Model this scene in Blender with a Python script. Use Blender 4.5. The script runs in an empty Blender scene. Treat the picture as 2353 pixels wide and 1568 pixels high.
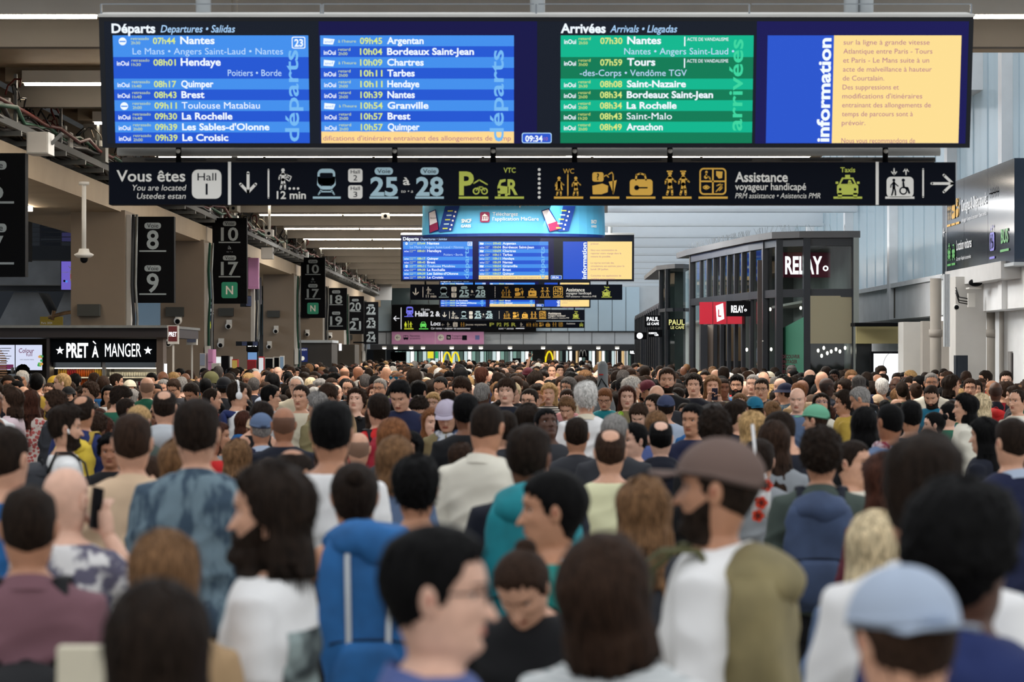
import bpy, bmesh, math, random
import numpy as np
from mathutils import Vector, Matrix, noise
R = math.radians
rnd = random.Random(7)
# ------------------------------------------------------------------ camera, sky, exposure
F = 5880.0; CU = 1176.5; HV = 817.0; CH = 2.1      # focal length in pixels, horizon row, eye height
scn = bpy.context.scene
COL = scn.collection
cd = bpy.data.cameras.new('camera'); cam = bpy.data.objects.new('camera', cd); COL.objects.link(cam)
cd.sensor_width = 36; cd.lens = 36 * F / 2353; cd.shift_y = (HV - 784) / 2353
cam.location = (0, 0, CH); cam.rotation_euler = (R(90), 0, 0)
cd.clip_start = .5; cd.clip_end = 600
cd.dof.use_dof = True; cd.dof.focus_distance = 50; cd.dof.aperture_fstop = 3.6; cd.dof.aperture_blades = 9
scn.camera = cam
w = bpy.data.worlds.new('sky'); scn.world = w; w.use_nodes = True
wn = w.node_tree.nodes; wb = wn['Background']
wb.inputs[0].default_value = (.92, .96, 1.0, 1); wb.inputs[1].default_value = 1.05
vs = scn.view_settings; vs.view_transform = 'Standard'; vs.look = 'None'; vs.exposure = 0.15; vs.gamma = 1; vs.use_curve_mapping = False
cy = scn.cycles; cy.max_bounces = 5; cy.diffuse_bounces = 3; cy.glossy_bounces = 2; cy.transmission_bounces = 3; cy.transparent_max_bounces = 8
cy.caustics_reflective = False; cy.caustics_refractive = False; cy.sample_clamp_indirect = 4

def W(u, v, d): return Vector(((u - CU) / F * d, d, CH - (v - HV) / F * d))

# ------------------------------------------------------------------ materials
def lin(c):
    return tuple(((x / 255) / 12.92 if x <= 10 else (((x / 255) + .055) / 1.055) ** 2.4) for x in c) + (1,)
MATS = {}
def M(name, c=(128, 128, 128), rough=.6, metal=0, emit=0, var=.0, scale=8, stretch=None, bump=0, c2=None, kind=None):
    if name in MATS: return MATS[name]
    m = bpy.data.materials.new(name); m.use_nodes = True; MATS[name] = m
    nt = m.node_tree; N = nt.nodes; L = nt.links; b = N['Principled BSDF']
    b.inputs['Base Color'].default_value = lin(c); b.inputs['Roughness'].default_value = rough; b.inputs['Metallic'].default_value = metal
    b.inputs['Specular IOR Level'].default_value = .35
    if emit:
        b.inputs['Base Color'].default_value = (0.01, .01, .01, 1); b.inputs['Specular IOR Level'].default_value = .08
        b.inputs['Emission Color'].default_value = lin(c); b.inputs['Emission Strength'].default_value = emit
        return m
    if kind == 'glass':
        N.remove(b); t = N.new('ShaderNodeBsdfTransparent'); g = N.new('ShaderNodeBsdfGlossy'); mx = N.new('ShaderNodeMixShader')
        t.inputs[0].default_value = lin(c); g.inputs['Roughness'].default_value = .03
        f = N.new('ShaderNodeFresnel'); f.inputs[0].default_value = 1.6
        L.new(f.outputs[0], mx.inputs[0]); L.new(t.outputs[0], mx.inputs[1]); L.new(g.outputs[0], mx.inputs[2])
        L.new(mx.outputs[0], N['Material Output'].inputs[0]); return m
    if var or bump or c2:
        tc = N.new('ShaderNodeTexCoord'); mp = N.new('ShaderNodeMapping'); no = N.new('ShaderNodeTexNoise')
        no.inputs['Scale'].default_value = scale; no.inputs['Detail'].default_value = 3
        if stretch: mp.inputs['Scale'].default_value = stretch
        L.new(tc.outputs['Object'], mp.inputs[0]); L.new(mp.outputs[0], no.inputs[0])
        if kind in ('stripes', 'check'):
            wv = N.new('ShaderNodeTexWave'); wv.inputs['Scale'].default_value = scale; wv.bands_direction = 'Z' if kind == 'stripes' else 'X'
            L.new(mp.outputs[0], wv.inputs[0]); src = wv.outputs[0]
        elif kind == 'spots':
            vo = N.new('ShaderNodeTexVoronoi'); vo.inputs['Scale'].default_value = scale; L.new(mp.outputs[0], vo.inputs[0]); src = vo.outputs['Distance']
        else: src = no.outputs['Fac']
        cr = N.new('ShaderNodeValToRGB'); e = cr.color_ramp.elements
        if c2:
            e[0].color = lin(c); e[1].color = lin(c2); e[0].position = .42; e[1].position = .55
        else:
            a = lin(c); e[0].color = tuple(x * (1 - var) for x in a[:3]) + (1,); e[1].color = tuple(min(1, x * (1 + var)) for x in a[:3]) + (1,)
            e[0].position = .35; e[1].position = .65
        L.new(src, cr.inputs[0]); L.new(cr.outputs[0], b.inputs['Base Color'])
        if bump:
            bp = N.new('ShaderNodeBump'); bp.inputs['Strength'].default_value = bump; bp.inputs['Distance'].default_value = .01
            L.new(no.outputs['Fac'], bp.inputs['Height']); L.new(bp.outputs[0], b.inputs['Normal'])
    return m
def nospec(*n):
    for x in n: b = MATS[x].node_tree.nodes['Principled BSDF']; b.inputs['Specular IOR Level'].default_value = .06; b.inputs['Roughness'].default_value = .7
def area(x, y, z, sx, sy, e, col=(1, .97, .92), rot=(0, 0, 0)):
    l = bpy.data.lights.new('area', 'AREA'); l.shape = 'RECTANGLE'; l.size = sx; l.size_y = sy; l.energy = e; l.color = col
    o = bpy.data.objects.new('fill_light', l); COL.objects.link(o); o.location = (x, y, z); o.rotation_euler = rot; return o
for y_ in (24, 33, 42.5, 52, 62, 72, 82, 92): area((-1.2 if y_ > 44 else .3) * 1.45, y_ * 1.45, CH + 2.52 * 1.45, 9 if y_ > 44 else 11, 3.5, 700)  # row of added fill lights under the ceiling, brightening crowd and far wall
area(-27, 70, 6.5, 40, 5, 2600, (.82, .9, 1), (R(80), 0, R(-90)))  # added fill light to brighten the platform concrete on the left
area(1.0, 62, 5.9, 34, 1.2, 900, (.9, .95, 1), (R(68), 0, R(-90)))  # added fill light to lift the right wall and the pavilion
def E(c, s=1.0): return M('screen_%d_%d_%d_%g' % (*c, s), c, emit=s * (.9 if s < 1.5 else 1))
def P(c, r=.7): return M('paint_%d_%d_%d' % c, c, rough=r, var=.04, scale=3)

# ------------------------------------------------------------------ geometry collector
class G:
    def __init__(s): s.v = []; s.f = []; s.m = []; s.mats = []; s.sm = []
    def mi(s, m):
        if m not in s.mats: s.mats.append(m)
        return s.mats.index(m)
    def add(s, vs, fs, m, smooth=False):
        o = len(s.v); s.v += [tuple(p) for p in vs]; i = s.mi(m)
        for f in fs: s.f.append(tuple(o + k for k in f)); s.m.append(i); s.sm.append(smooth)
        return s
    def box(s, x0, y0, z0, x1, y1, z1, m):
        v = [(x, y, z) for z in (z0, z1) for y in (y0, y1) for x in (x0, x1)]
        return s.add(v, [(0, 2, 3, 1), (4, 5, 7, 6), (0, 1, 5, 4), (2, 6, 7, 3), (0, 4, 6, 2), (1, 3, 7, 5)], m)
    def bar(s, a, b, wx, wy, m, up=None):
        a = Vector(a); b = Vector(b); d = (b - a).normalized(); up = Vector(up or ((0, 0, 1) if abs(d.z) < .9 else (0, 1, 0)))
        x = d.cross(up).normalized() * wx / 2; y = x.cross(d).normalized() * wy / 2
        v = [p + i * x + j * y for p in (a, b) for i, j in ((-1, -1), (1, -1), (1, 1), (-1, 1))]
        return s.add(v, [(3, 2, 1, 0), (4, 5, 6, 7), (0, 1, 5, 4), (1, 2, 6, 5), (2, 3, 7, 6), (3, 0, 4, 7)], m)
    def tube(s, pts, r, m, n=8, flat=None):
        pts = [Vector(p) for p in pts]; rs = r if hasattr(r, '__len__') else [r] * len(pts)
        vs = []; fs = []; prev = None
        for i, p in enumerate(pts):
            t = (pts[min(i + 1, len(pts) - 1)] - pts[max(i - 1, 0)]).normalized()
            if prev is None: x = t.orthogonal().normalized() if flat is None else (Vector(flat) - t * t.dot(Vector(flat))).normalized()
            else: x = (prev - t * t.dot(prev)).normalized()
            prev = x; y = t.cross(x)
            rr = rs[i]; rx, ry = rr if hasattr(rr, '__len__') else (rr, rr)
            for k in range(n):
                a = 2 * math.pi * k / n; vs.append(p + x * math.cos(a) * rx + y * math.sin(a) * ry)
        for i in range(len(pts) - 1):
            for k in range(n): a = i * n + k; b = i * n + (k + 1) % n; fs.append((a, b, b + n, a + n))
        fs.append(tuple(range(n))[::-1]); fs.append(tuple((len(pts) - 1) * n + k for k in range(n)))
        return s.add(vs, fs, m, True)
    def ball(s, c, r, m, nu=12, nv=8, rot=None):
        r = r if hasattr(r, '__len__') else (r, r, r); c = Vector(c); vs = []; fs = []
        for j in range(nv + 1):
            ph = math.pi * j / nv
            for i in range(nu):
                a = 2 * math.pi * i / nu; q = Vector((r[0] * math.sin(ph) * math.cos(a), r[1] * math.sin(ph) * math.sin(a), r[2] * math.cos(ph)))
                vs.append(c + (rot @ q if rot else q))
        for j in range(nv):
            for i in range(nu): a = j * nu + i; b = j * nu + (i + 1) % nu; fs.append((a, a + nu, b + nu, b))
        return s.add(vs, fs, m, True)
    def disc(s, x, z, r, y, m, n=20): # faces -Y
        return s.add([(x + r * math.cos(2 * math.pi * k / n), y, z + r * math.sin(2 * math.pi * k / n)) for k in range(n)], [tuple(range(n))], m)
    def build(s, name, parent=None, **kw):
        me = bpy.data.meshes.new(name); me.from_pydata(s.v, [], s.f)
        for m in s.mats: me.materials.append(m)
        me.polygons.foreach_set('material_index', s.m); me.polygons.foreach_set('use_smooth', s.sm); me.update()
        return link(name, me, parent, **kw)
def link(name, me, parent=None, **kw):
    o = bpy.data.objects.new(name, me); COL.objects.link(o)
    if parent: o.parent = parent
    for k, v in kw.items(): o[k] = v
    return o
def thing(name, label, cat, loc=(0, 0, 0), rot=(0, 0, 0), group=None):
    o = bpy.data.objects.new(name, None); o.empty_display_size = .1; COL.objects.link(o); o.location = loc; o.rotation_euler = rot
    o['label'] = label; o['category'] = cat
    if group: o['group'] = group
    return o
def struct(g, name, **kw): o = g.build(name, **kw); o['kind'] = 'structure'; return o

# ------------------------------------------------------------------ flat print: text and pictograms
_tc = {}
def text_geo(t, bold=0):
    bold = 0 if ('M' in t or 'W' in t) else min(bold, .03)
    k = (t, bold)
    if k in _tc: return _tc[k]
    c = bpy.data.curves.new('t', 'FONT'); c.body = t; c.size = 1; c.offset = bold; c.resolution_u = 3; c.fill_mode = 'FRONT'
    o = bpy.data.objects.new('t', c); COL.objects.link(o); bpy.context.view_layer.update()
    me = o.evaluated_get(bpy.context.evaluated_depsgraph_get()).to_mesh()
    v = [tuple(p.co) for p in me.vertices]; f = [tuple(p.vertices) for p in me.polygons]
    o.to_mesh_clear(); bpy.data.objects.remove(o); bpy.data.curves.remove(c)
    if not v: v = [(0, 0, 0)]
    xs = [p[0] for p in v]; _tc[k] = (v, f, min(xs), max(xs)); return _tc[k]
class Sign:
    """A flat sign: its own frame laid out in sign units (one unit = s metres), x right, v down."""
    def __init__(s, root, uc, vc, sc): s.root = root; s.uc = uc; s.vc = vc; s.sc = sc; s.g = {}; s.y0 = 0; s.lay = 0; s.pc = 0; s.tc = 0
    def xy(s, u, v): return ((u - s.uc) * s.sc, (s.vc - v) * s.sc)
    def gg(s, m, part='lettering'):
        k = (part, m.name, s.pc if part == 'pictogram' else s.tc + 1)
        if k not in s.g: s.g[k] = G()
        return s.g[k]
    def Y(s, lay): return s.y0 - .0035 - lay * .0015
    def poly(s, pts, m, lay=0, part='lettering'):
        if len(pts) > 2: s.gg(m, part).add([(s.xy(u, v)[0], s.Y(lay), s.xy(u, v)[1]) for u, v in pts], [tuple(range(len(pts)))], m)
    def rect(s, u0, v0, u1, v1, m, lay=0, part='lettering', r=0):
        if part == 'display': s.tc += 1
        if r:
            pts = []
            for cx, cv, a0 in ((u1 - r, v0 + r, 270), (u1 - r, v1 - r, 0), (u0 + r, v1 - r, 90), (u0 + r, v0 + r, 180)):
                pts += [(cx + r * math.cos(R(a0 + k * 18)), cv + r * math.sin(R(a0 + k * 18))) for k in range(6)]
        else: pts = [(u0, v0), (u0, v1), (u1, v1), (u1, v0)]
        s.poly(pts, m, lay, part)
    def circ(s, u, v, r, m, lay=0, part='lettering', n=20): s.poly([(u + r * math.cos(2 * math.pi * k / n), v + r * math.sin(2 * math.pi * k / n)) for k in range(n)], m, lay, part)
    def line(s, pts, wd, m, lay=0, part='lettering', cap=True):
        for (a, b), (c, d) in zip(pts, pts[1:]):
            l = math.hypot(c - a, d - b) or 1; nx, ny = -(d - b) / l * wd / 2, (c - a) / l * wd / 2
            s.poly([(a + nx, b + ny), (a - nx, b - ny), (c - nx, d - ny), (c + nx, d + ny)], m, lay, part)
        if cap:
            for p in pts: s.circ(p[0], p[1], wd / 2, m, lay, part, 10)
    def text(s, t, u0, u1, vb, cap, m, lay=0, bold=0, shear=0, part='lettering', rot=0, align=None):
        """text fitted to u0..u1 (u1=None keeps natural width), baseline vb, capital height cap"""
        s.tc += 1; v, f, x0, x1 = text_geo(t, bold); k = cap / .68
        kx = (u1 - u0) / max(1e-6, x1 - x0) if u1 is not None else k * .92
        if align == 'c': u0 = u0 - kx * (x1 - x0) / 2
        if align == 'r': u0 = u0 - kx * (x1 - x0)
        out = []
        for x, y, _ in v:
            a, b = (x - x0) * kx + y * k * shear, y * k
            u, vv = (u0 + a, vb - b) if not rot else (vb - b, u0 - a)
            X, Z = s.xy(u, vv); out.append((X, s.Y(lay), Z))
        s.gg(m, part).add(out, f, m)
    def done(s, names=None):
        gs = {}
        for (part, mn, pc), g in s.g.items(): gs.setdefault((part, pc) if pc else (part, mn), []).append(g)
        for (part, _), L in gs.items():
            a = L[0]
            for b in L[1:]:
                for f, mi in zip(b.f, b.m): a.f.append(tuple(i + len(a.v) for i in f)); a.m.append(a.mi(b.mats[mi])); a.sm.append(False)
                a.v += b.v
            a.build(part, s.root)
def pict(S, name, u, v, h, c, bg, lay=0):
    """a pictogram in a box of height h, left-top at (u, v)"""
    S.pc += 1; PT = 'pictogram'
    def q(x, y): return (u + x * h, v + y * h)
    def Pp(pts, m=c, l=0): S.poly([q(*p) for p in pts], m, lay + l, PT)
    def Rr(a, b, e, d, m=c, r=0, l=0): S.rect(*q(a, b), *q(e, d), m, lay + l, PT, r=r * h)
    def Cc(x, y, r, m=c, l=0): S.circ(*q(x, y), r * h, m, lay + l, PT)
    def Ll(pts, wd, m=c, l=0): S.line([q(*p) for p in pts], wd * h, m, lay + l, PT)
    def man(x, y, k, m=c, l=0, dress=False, walk=1):
        Cc(x, y + .09 * k, .085 * k, m, l)
        Ll([(x, y + .25 * k), (x, y + .55 * k)], .17 * k, m, l)
        Ll([(x - .03 * k, y + .25 * k), (x - .17 * k, y + .38 * k), (x - .19 * k, y + .52 * k)], .065 * k, m, l); Ll([(x + .03 * k, y + .25 * k), (x + .17 * k, y + .38 * k), (x + .25 * k, y + .45 * k)], .065 * k, m, l)
        if dress: Pp([(x - .1 * k, y + .3 * k), (x - .2 * k, y + .72 * k), (x + .2 * k, y + .72 * k), (x + .1 * k, y + .3 * k)], m, l)
        Ll([(x - .03 * k, y + .55 * k), (x - .06 * k * walk, y + .78 * k), (x - .12 * k * walk, y + .98 * k)], .09 * k, m, l); Ll([(x + .03 * k, y + .55 * k), (x + .09 * k * walk, y + .76 * k), (x + .1 * k * walk, y + .98 * k)], .09 * k, m, l)
    if name == 'train':
        Rr(.16, 0, .84, .66, r=.2); Pp([(.16, .3), (.14, .62), (.3, .8), (.7, .8), (.86, .62), (.84, .3)]); Rr(.25, .16, .75, .36, bg, r=.05, l=1)
        Cc(.32, .62, .045, bg, 1); Cc(.68, .62, .045, bg, 1); Ll([(.32, .8), (.2, .98)], .06); Ll([(.68, .8), (.8, .98)], .06); Ll([(.28, .88), (.72, .88)], .05)
    elif name == 'down':
        Ll([(.35, .05), (.35, .9)], .13); Ll([(.02, .55), (.35, .9), (.68, .55)], .13)
    elif name == 'left':
        Ll([(.05, .5), (.95, .5)], .12); Ll([(.42, .14), (.05, .5), (.42, .86)], .12)
    elif name == 'right':
        Ll([(0, .5), (1, .5)], .13); Ll([(.58, .1), (1, .5), (.58, .9)], .13)
    elif name == 'walk':
        man(.3, 0, 1); Ll([(.45, .3), (.7, .4), (.6, .62), (.42, .5), (.5, .3)], .05); [Cc(.62 + k * .2, .97, .06) for k in range(3)]
    elif name == 'bikepark':
        S.text('P', *[q(-.02, 0)[0], q(.62, 0)[0]], q(0, .98)[1], .95 * h, c, lay, .04)
        Ll([(.62, .5), (.85, .35), (1.2, .55)], .06)
        for x in (.72, 1.08): Cc(x, .84, .15); Cc(x, .84, .09, bg, 1)
        Ll([(.72, .82), (.82, .66), (1.0, .66), (1.08, .82)], .05, l=2); Ll([(.95, .84), (.82, .66)], .04, l=2)
    elif name == 'carR':
        Pp([(.05, .95), (.02, .55), (.15, .2), (.45, .15), (.45, .28), (.22, .35), (.18, .5), (.6, .55), (.6, .9)]); Cc(.1, .7, .07, bg, 1); Rr(.05, .9, .18, 1.05); Rr(.42, .9, .55, 1.05)
        S.text('R', q(.55, 0)[0], q(1.08, 0)[0], q(0, .95)[1], .75 * h, c, lay, .04)
    elif name == 'wc':
        man(.2, .1, .9, dress=True); Ll([(.62, 0), (.62, 1)], .06); man(1.0, .1, .9)
    elif name == 'lost':
        Rr(0, 0, .5, .42, r=.1); Ll([(.5, .2), (.62, .12), (.72, .22)], .05); S.text('?', q(.25, 0)[0], None, q(0, .34)[1], .28 * h, bg, lay + 1, .02, align='c')
        Pp([(0, .6), (.45, .5), (.7, .6), (.68, .88), (.4, .98), (.02, .98)]); Ll([(.72, .1), (.86, 0), (.92, .1), (.92, .95)], .05); Pp([(.72, .42), (1.08, .35), (.94, .98)])
    elif name == 'locker':
        Rr(.02, .28, 1.05, 1, r=.14); Ll([(.3, .3), (.32, .08), (.5, .02), (.7, .08), (.75, .3)], .08); Cc(.33, .66, .11, bg, 1); Ll([(.33, .66), (.8, .66)], .06, bg, 1)
    elif name == 'youth':
        man(.28, 0, 1); man(.85, 0, 1); Rr(.15, -.03, .4, .03); Rr(.72, -.03, .97, .03)
    elif name == 'four':
        Rr(0, 0, 1, 1, r=.16); Rr(.06, .06, .94, .94, bg, r=.11, l=1); Rr(.47, .05, .53, .95, l=2); Rr(.05, .47, .95, .53, l=2)
        Cc(.26, .16, .05, l=2); Ll([(.25, .2), (.26, .32), (.36, .34), (.4, .42)], .05, l=2); Cc(.24, .34, .07, l=2); Pp([(.62, .12), (.86, .14), (.84, .38), (.72, .4), (.62, .28)], l=2)
        Ll([(.12, .72), (.25, .65), (.38, .72), (.25, .8), (.12, .72)], .04, l=2); Cc(.25, .73, .05, l=2); Ll([(.62, .88), (.85, .62)], .04, l=2); Ll([(.65, .66), (.78, .6), (.84, .74), (.74, .84)], .05, l=2)
    elif name == 'taxi':
        Rr(.4, 0, .62, .12); Pp([(.12, .42), (.26, .12), (.76, .12), (.9, .42)]); Pp([(.2, .4), (.32, .19), (.7, .19), (.82, .4)], bg, 1); Cc(.6, .3, .07, l=2); Rr(.52, .34, .7, .42, l=2)
        Rr(.04, .42, .98, .88, r=.1); Rr(.08, .8, .26, 1); Rr(.76, .8, .94, 1); Cc(.18, .64, .06, bg, 1); Cc(.84, .64, .06, bg, 1); Rr(-.02, .3, .1, .4); Rr(.92, .3, 1.04, .4)
    elif name == 'car':
        Pp([(.12, .42), (.26, .12), (.76, .12), (.9, .42)]); Pp([(.2, .4), (.32, .19), (.7, .19), (.82, .4)], bg, 1)
        Rr(.04, .42, .98, .88, r=.1); Rr(.08, .8, .26, 1); Rr(.76, .8, .94, 1); Cc(.18, .64, .06, bg, 1); Cc(.84, .64, .06, bg, 1)
    elif name == 'lift':
        Rr(0, .2, 1, .96, r=.16); man(.27, .27, .62, bg, 1); Cc(.62, .33, .06, bg, 1); Ll([(.62, .42), (.64, .6), (.78, .62), (.84, .8)], .07, bg, 1); Cc(.62, .72, .15, bg, 1); Cc(.62, .72, .1, c, 2); Ll([(.62, .45), (.64, .6)], .07, bg, 3)
        Ll([(.28, -.1), (.28, .1)], .05); Ll([(.19, .02), (.28, .12), (.37, .02)], .05); Ll([(.72, -.1), (.72, .12)], .05); Ll([(.63, 0), (.72, -.1), (.81, 0)], .05)
    elif name == 'bus':
        Rr(0, 0, 1, .85, r=.1); Rr(.08, .1, .42, .45, bg, l=1); Rr(.5, .1, .92, .45, bg, l=1); Cc(.25, .88, .1); Cc(.75, .88, .1)
# ------------------------------------------------------------------ colours of the setting
BEIGE = P((164, 146, 122)); BEIGE2 = P((134, 122, 106)); GREYB = P((98, 93, 87)); WHITE = P((238, 240, 242)); OFFW = P((205, 203, 198)); CONC = M('concrete', (120, 122, 124), .85, var=.15, scale=2, bump=.2)
DARK = P((22, 25, 30), .4); BLACK = P((12, 13, 16), .35); NAVY = M('sign_black', (14, 18, 28), .35); ANTH = P((38, 40, 44), .4); PILLAR = M('pillar_render', (126, 113, 99), .8, var=.05, scale=1.5)
STEEL = M('brushed_steel', (150, 156, 162), .3, metal=.9); GALV = M('galvanised', (120, 122, 120), .45, metal=.6, var=.1); ALU = P((190, 196, 200), .35)
GLASS = M('clear_glass', (225, 235, 232), kind='glass'); TUBE = E((255, 240, 218), 22.0)
nospec('sign_black', P((12, 13, 16), .35).name)
TW = M('sign_white', (236, 232, 224), .5); TB = M('sign_pale_blue', (176, 206, 216), .5); TY = M('sign_lime', (196, 204, 84), .5); TO = M('sign_amber', (236, 182, 70), .5); TGR = M('sign_grey', (150, 160, 165), .5)
def pbox(g, u0, v0, u1, v1, d, th, m):
    a = W(u0, v1, d); b = W(u1, v0, d); g.box(a.x, d, a.z, b.x, d + th, b.z, m); return g
# ---- floor and shell

CZ = 5.0
g = G(); g.box(-20, -10, 0, -19.8, 118, 9, CONC); struct(g, 'wall_left')
g = G(); g.box(-20, 108, 0, 16, 108.3, 9, CONC); struct(g, 'wall_back')
# ceiling: flat panels over the near and left part, open skylights between the beams on the far right
g = G()
g.box(-5.2, 19.0, CZ, 8.0, 24.5, CZ + .15, BEIGE); g.box(-5.2, 24.5, CZ, 4.35, 44.6, CZ + .15, BEIGE); g.box(-5.2, 44.6, CZ, 1.7, 99, CZ + .15, BEIGE); g.box(-20, 19, CZ + 1.2, -5.2, 108, CZ + 1.4, CONC)
g.box(-5.4, 19, CZ, -5.2, 99, CZ + 1.3, BEIGE); g.box(-20, 19, CZ + .9, -5.3, 19.2, CZ + 1.4, CONC)
ceil = struct(g, 'ceiling')
g = G(); g.box(4.4, 33.9, 5.62, 6.6, 36.5, 6.25, WHITE); g.build('upper_soffit', ceil)
ORD = ['first', 'second', 'third', 'fourth', 'fifth', 'sixth', 'seventh', 'eighth', 'ninth', 'tenth', 'eleventh', 'twelfth', 'thirteenth', 'fourteenth', 'fifteenth', 'sixteenth', 'seventeenth', 'eighteenth', 'nineteenth', 'twentieth']
lines = [20.6, 25.7, 30.0, 35.2, 40, 45, 49.6, 55, 60, 65, 69.6, 74.8, 79.7, 84.8, 90.7, 96]
for i, y in enumerate(lines):
    g = G(); xr = 7.6 if y < 24 else 4.3 if y < 44 else 1.7
    g.box(-5.1, y + .05, CZ - .14, xr, y + .45, CZ, BEIGE2); g.box(-5.1, y + .45, CZ - .36, xr, y + .6, CZ, GREYB)
    o = g.build('ceiling_beam', ceil)
for i, y in enumerate(lines):
    for dy, x0, x1 in ((0, -4.9, 1.6 if y > 44 else 4.1 if y > 24 else 6.2), (1.9, -4.2 + (i % 3) * .8, 1.2 if y > 44 else 2.0 + (i % 2))):
        if dy and y > 97: continue
        t = thing('tube_light', 'white tube light %s, %s line from the camera' % ('between two ceiling beams' if dy else 'along a ceiling beam', ORD[i]), 'ceiling light', ((x0 + x1) / 2, y + dy - .07, CZ - .19), group='tube lights on the ceiling')
        L = (x1 - x0) / 2; g = G(); g.box(-L, -.05, .02, L, .05, .14, OFFW); g.build('housing', t)
        n = max(1, int(L * 2 / 1.5)); wd = 2 * L / n
        g = G()
        for k in range(n): g.box(-L + k * wd + .02, -.03, -.005, -L + (k + 1) * wd - .02, .02, .02, TUBE)
        g.build('tube', t)
# skylight zone
SKYB = M('skylight_beam_brightened', (244, 247, 250), .6, var=.02); nt = SKYB.node_tree; tl = nt.nodes.new('ShaderNodeBsdfTranslucent'); tl.inputs[0].default_value = (.9, .94, .97, 1); mx_ = nt.nodes.new('ShaderNodeMixShader'); mx_.inputs[0].default_value = .6  # translucent mix put in so the white skylight beams look brighter
nt.links.new(nt.nodes['Principled BSDF'].outputs[0], mx_.inputs[1]); nt.links.new(tl.outputs[0], mx_.inputs[2]); nt.links.new(mx_.outputs[0], nt.nodes['Material Output'].inputs[0])
g = G()
for y in [46 + 5 * k for k in range(11)]:
    g = G(); g.box(1.7, y, CZ - .3, 6.2, y + .2, CZ + .1, SKYB); g.box(1.7, y - .1, CZ - .32, 6.2, y + .3, CZ - .27, SKYB); g.build('skylight_beam', ceil)
g = G()
g.box(1.6, 44.6, CZ - .1, 1.8, 99, CZ + .3, WHITE); g.build('skylight_beam', ceil)

# channel-glass wall high on the right, made of upright translucent planks
CG = M('channel_glass', (205, 222, 230), .16, var=.06, scale=1.2, stretch=(1, 1, .2))
nt = CG.node_tree; pb = nt.nodes['Principled BSDF']; pb.inputs['Specular IOR Level'].default_value = .9
tl = nt.nodes.new('ShaderNodeBsdfTranslucent'); tl.inputs[0].default_value = (.75, .82, .86, 1); mx_ = nt.nodes.new('ShaderNodeMixShader'); mx_.inputs[0].default_value = .55
nt.links.new(pb.outputs[0], mx_.inputs[1]); nt.links.new(tl.outputs[0], mx_.inputs[2]); nt.links.new(mx_.outputs[0], nt.nodes['Material Output'].inputs[0])
g = G(); X = 6.15
g.box(X + .35, 24, 0, X + .5, 99, 3.2, WHITE); rw = struct(g, 'wall_right')
g = G(); g.box(X + .02, 24, 2.68, X + .36, 60, 3.2, WHITE)
for y in (24.4, 28.2, 32, 36, 41.5, 47, 53, 60, 68, 77): g.box(X - .05, y - .12, 2.68, X + .36, y + .12, 8, WHITE)
g.box(X - .03, 24, 3.19, X + .36, 99, 3.26, WHITE); g.build('wall_rail', rw)
k0 = 0; y = 24.5
pl = G(); pl.box(-.06, -.24, 0, .06, .24, 4.9, CG); plank = None
while y < 96:
    if plank is None: plank = pl.build('glass_plank', rw); plank.location = (X + .15, y, 3.27); pm = plank.data
    else: o = link('glass_plank', pm, rw); o.location = (X + .15 + .012 * (k0 % 2), y, 3.27)
    y += .52; k0 += 1
# far end wall
g = G(); D = 99.0; LB = M('pale_blue_panel', (190, 212, 226), .25, var=.05, scale=.5)
a = W(830, 792, D); b = W(1500, 640, D)
pbox(g, 760, 790, 1560, 655, D + .2, .2, ALU); fw = struct(g, 'wall_far')
g = G()
def panes(u0, u1, v0, v1, m, name, n):
    for k in range(n):
        g = G(); du = (u1 - u0) / n; pbox(g, u0 + k * du + .7, v0, u0 + (k + 1) * du - .7, v1, D, .15, m); g.build(name, fw)
panes(835, 900, 656, 761, LB, 'wall_panel', 2); panes(1343, 1470, 656, 761, LB, 'wall_panel', 4); panes(1112, 1343, 656, 761, LB, 'wall_panel', 6); panes(900, 1112, 656, 700, M('dark_window', (96, 116, 124), .08, var=.3, scale=.3), 'wall_panel', 5)
panes(835, 1465, 763, 791, P((206, 212, 218), .3), 'wall_panel', 12)
g = G(); pbox(g, 780, 792, 1500, 804, D - 2.5, 3, ANTH); pbox(g, 835, 761, 1465, 763.5, D - .1, .2, ANTH); g.build('soffit', fw)
# entrance zone under the far wall
g = G(); pbox(g, 780, 803, 1560, 880, D + 7, .1, DARK); struct(g, 'wall_entrance')
for u in (872, 1238): g = G(); pbox(g, u - 14, 802, u + 14, 860, D + .5, .6, P((84, 84, 84))); o = g.build('trim_1', None, kind='structure')
GL1 = E((206, 226, 226), .9); GL2 = E((140, 178, 166), .75); GL3 = E((96, 120, 112), .6); WARM = E((232, 196, 140), .9); BRT = E((250, 252, 250), 1.2)  # light from behind the glass is put into these emissive pane colours
t = thing('shop_front', 'glazed shop front under the far wall with bright daylight panes and greenery behind', 'shop front', W(1090, 817, D + 4))
def fpanes(root, u0, u1, n, mats, d, v0=807, v1=866):
    for k in range(n):
        g = G(); du = (u1 - u0) / n; c = root.location
        a = W(u0 + k * du + .8, v1, d) - c; b = W(u0 + (k + 1) * du - .8, v0, d) - c
        g.box(a.x, a.y, a.z, b.x, b.y + .05, b.z, mats[k % len(mats)]); g.build('pane', root)
fpanes(t, 905, 1225, 34, [GL1, GL2, GL3, GL1, BRT, GL2, GL3], D + 4)
g = G(); c = t.location
for k in range(7): a = W(905 + k * 53, 866, D + 3.9) - c; b = W(907.5 + k * 53, 806, D + 3.9) - c; g.box(a.x, a.y, a.z, b.x, b.y + .1, b.z, BLACK)
a = W(900, 808, D + 3.9) - c; b = W(1228, 804, D + 3.9) - c; g.box(a.x, a.y, a.z, b.x, b.y + .1, b.z, BLACK); g.build('mullion', t)
t2 = thing('shop_front', 'glazed shop front on the far right side with white light panels and timber posts', 'shop front', W(1380, 817, D + 4))
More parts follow.
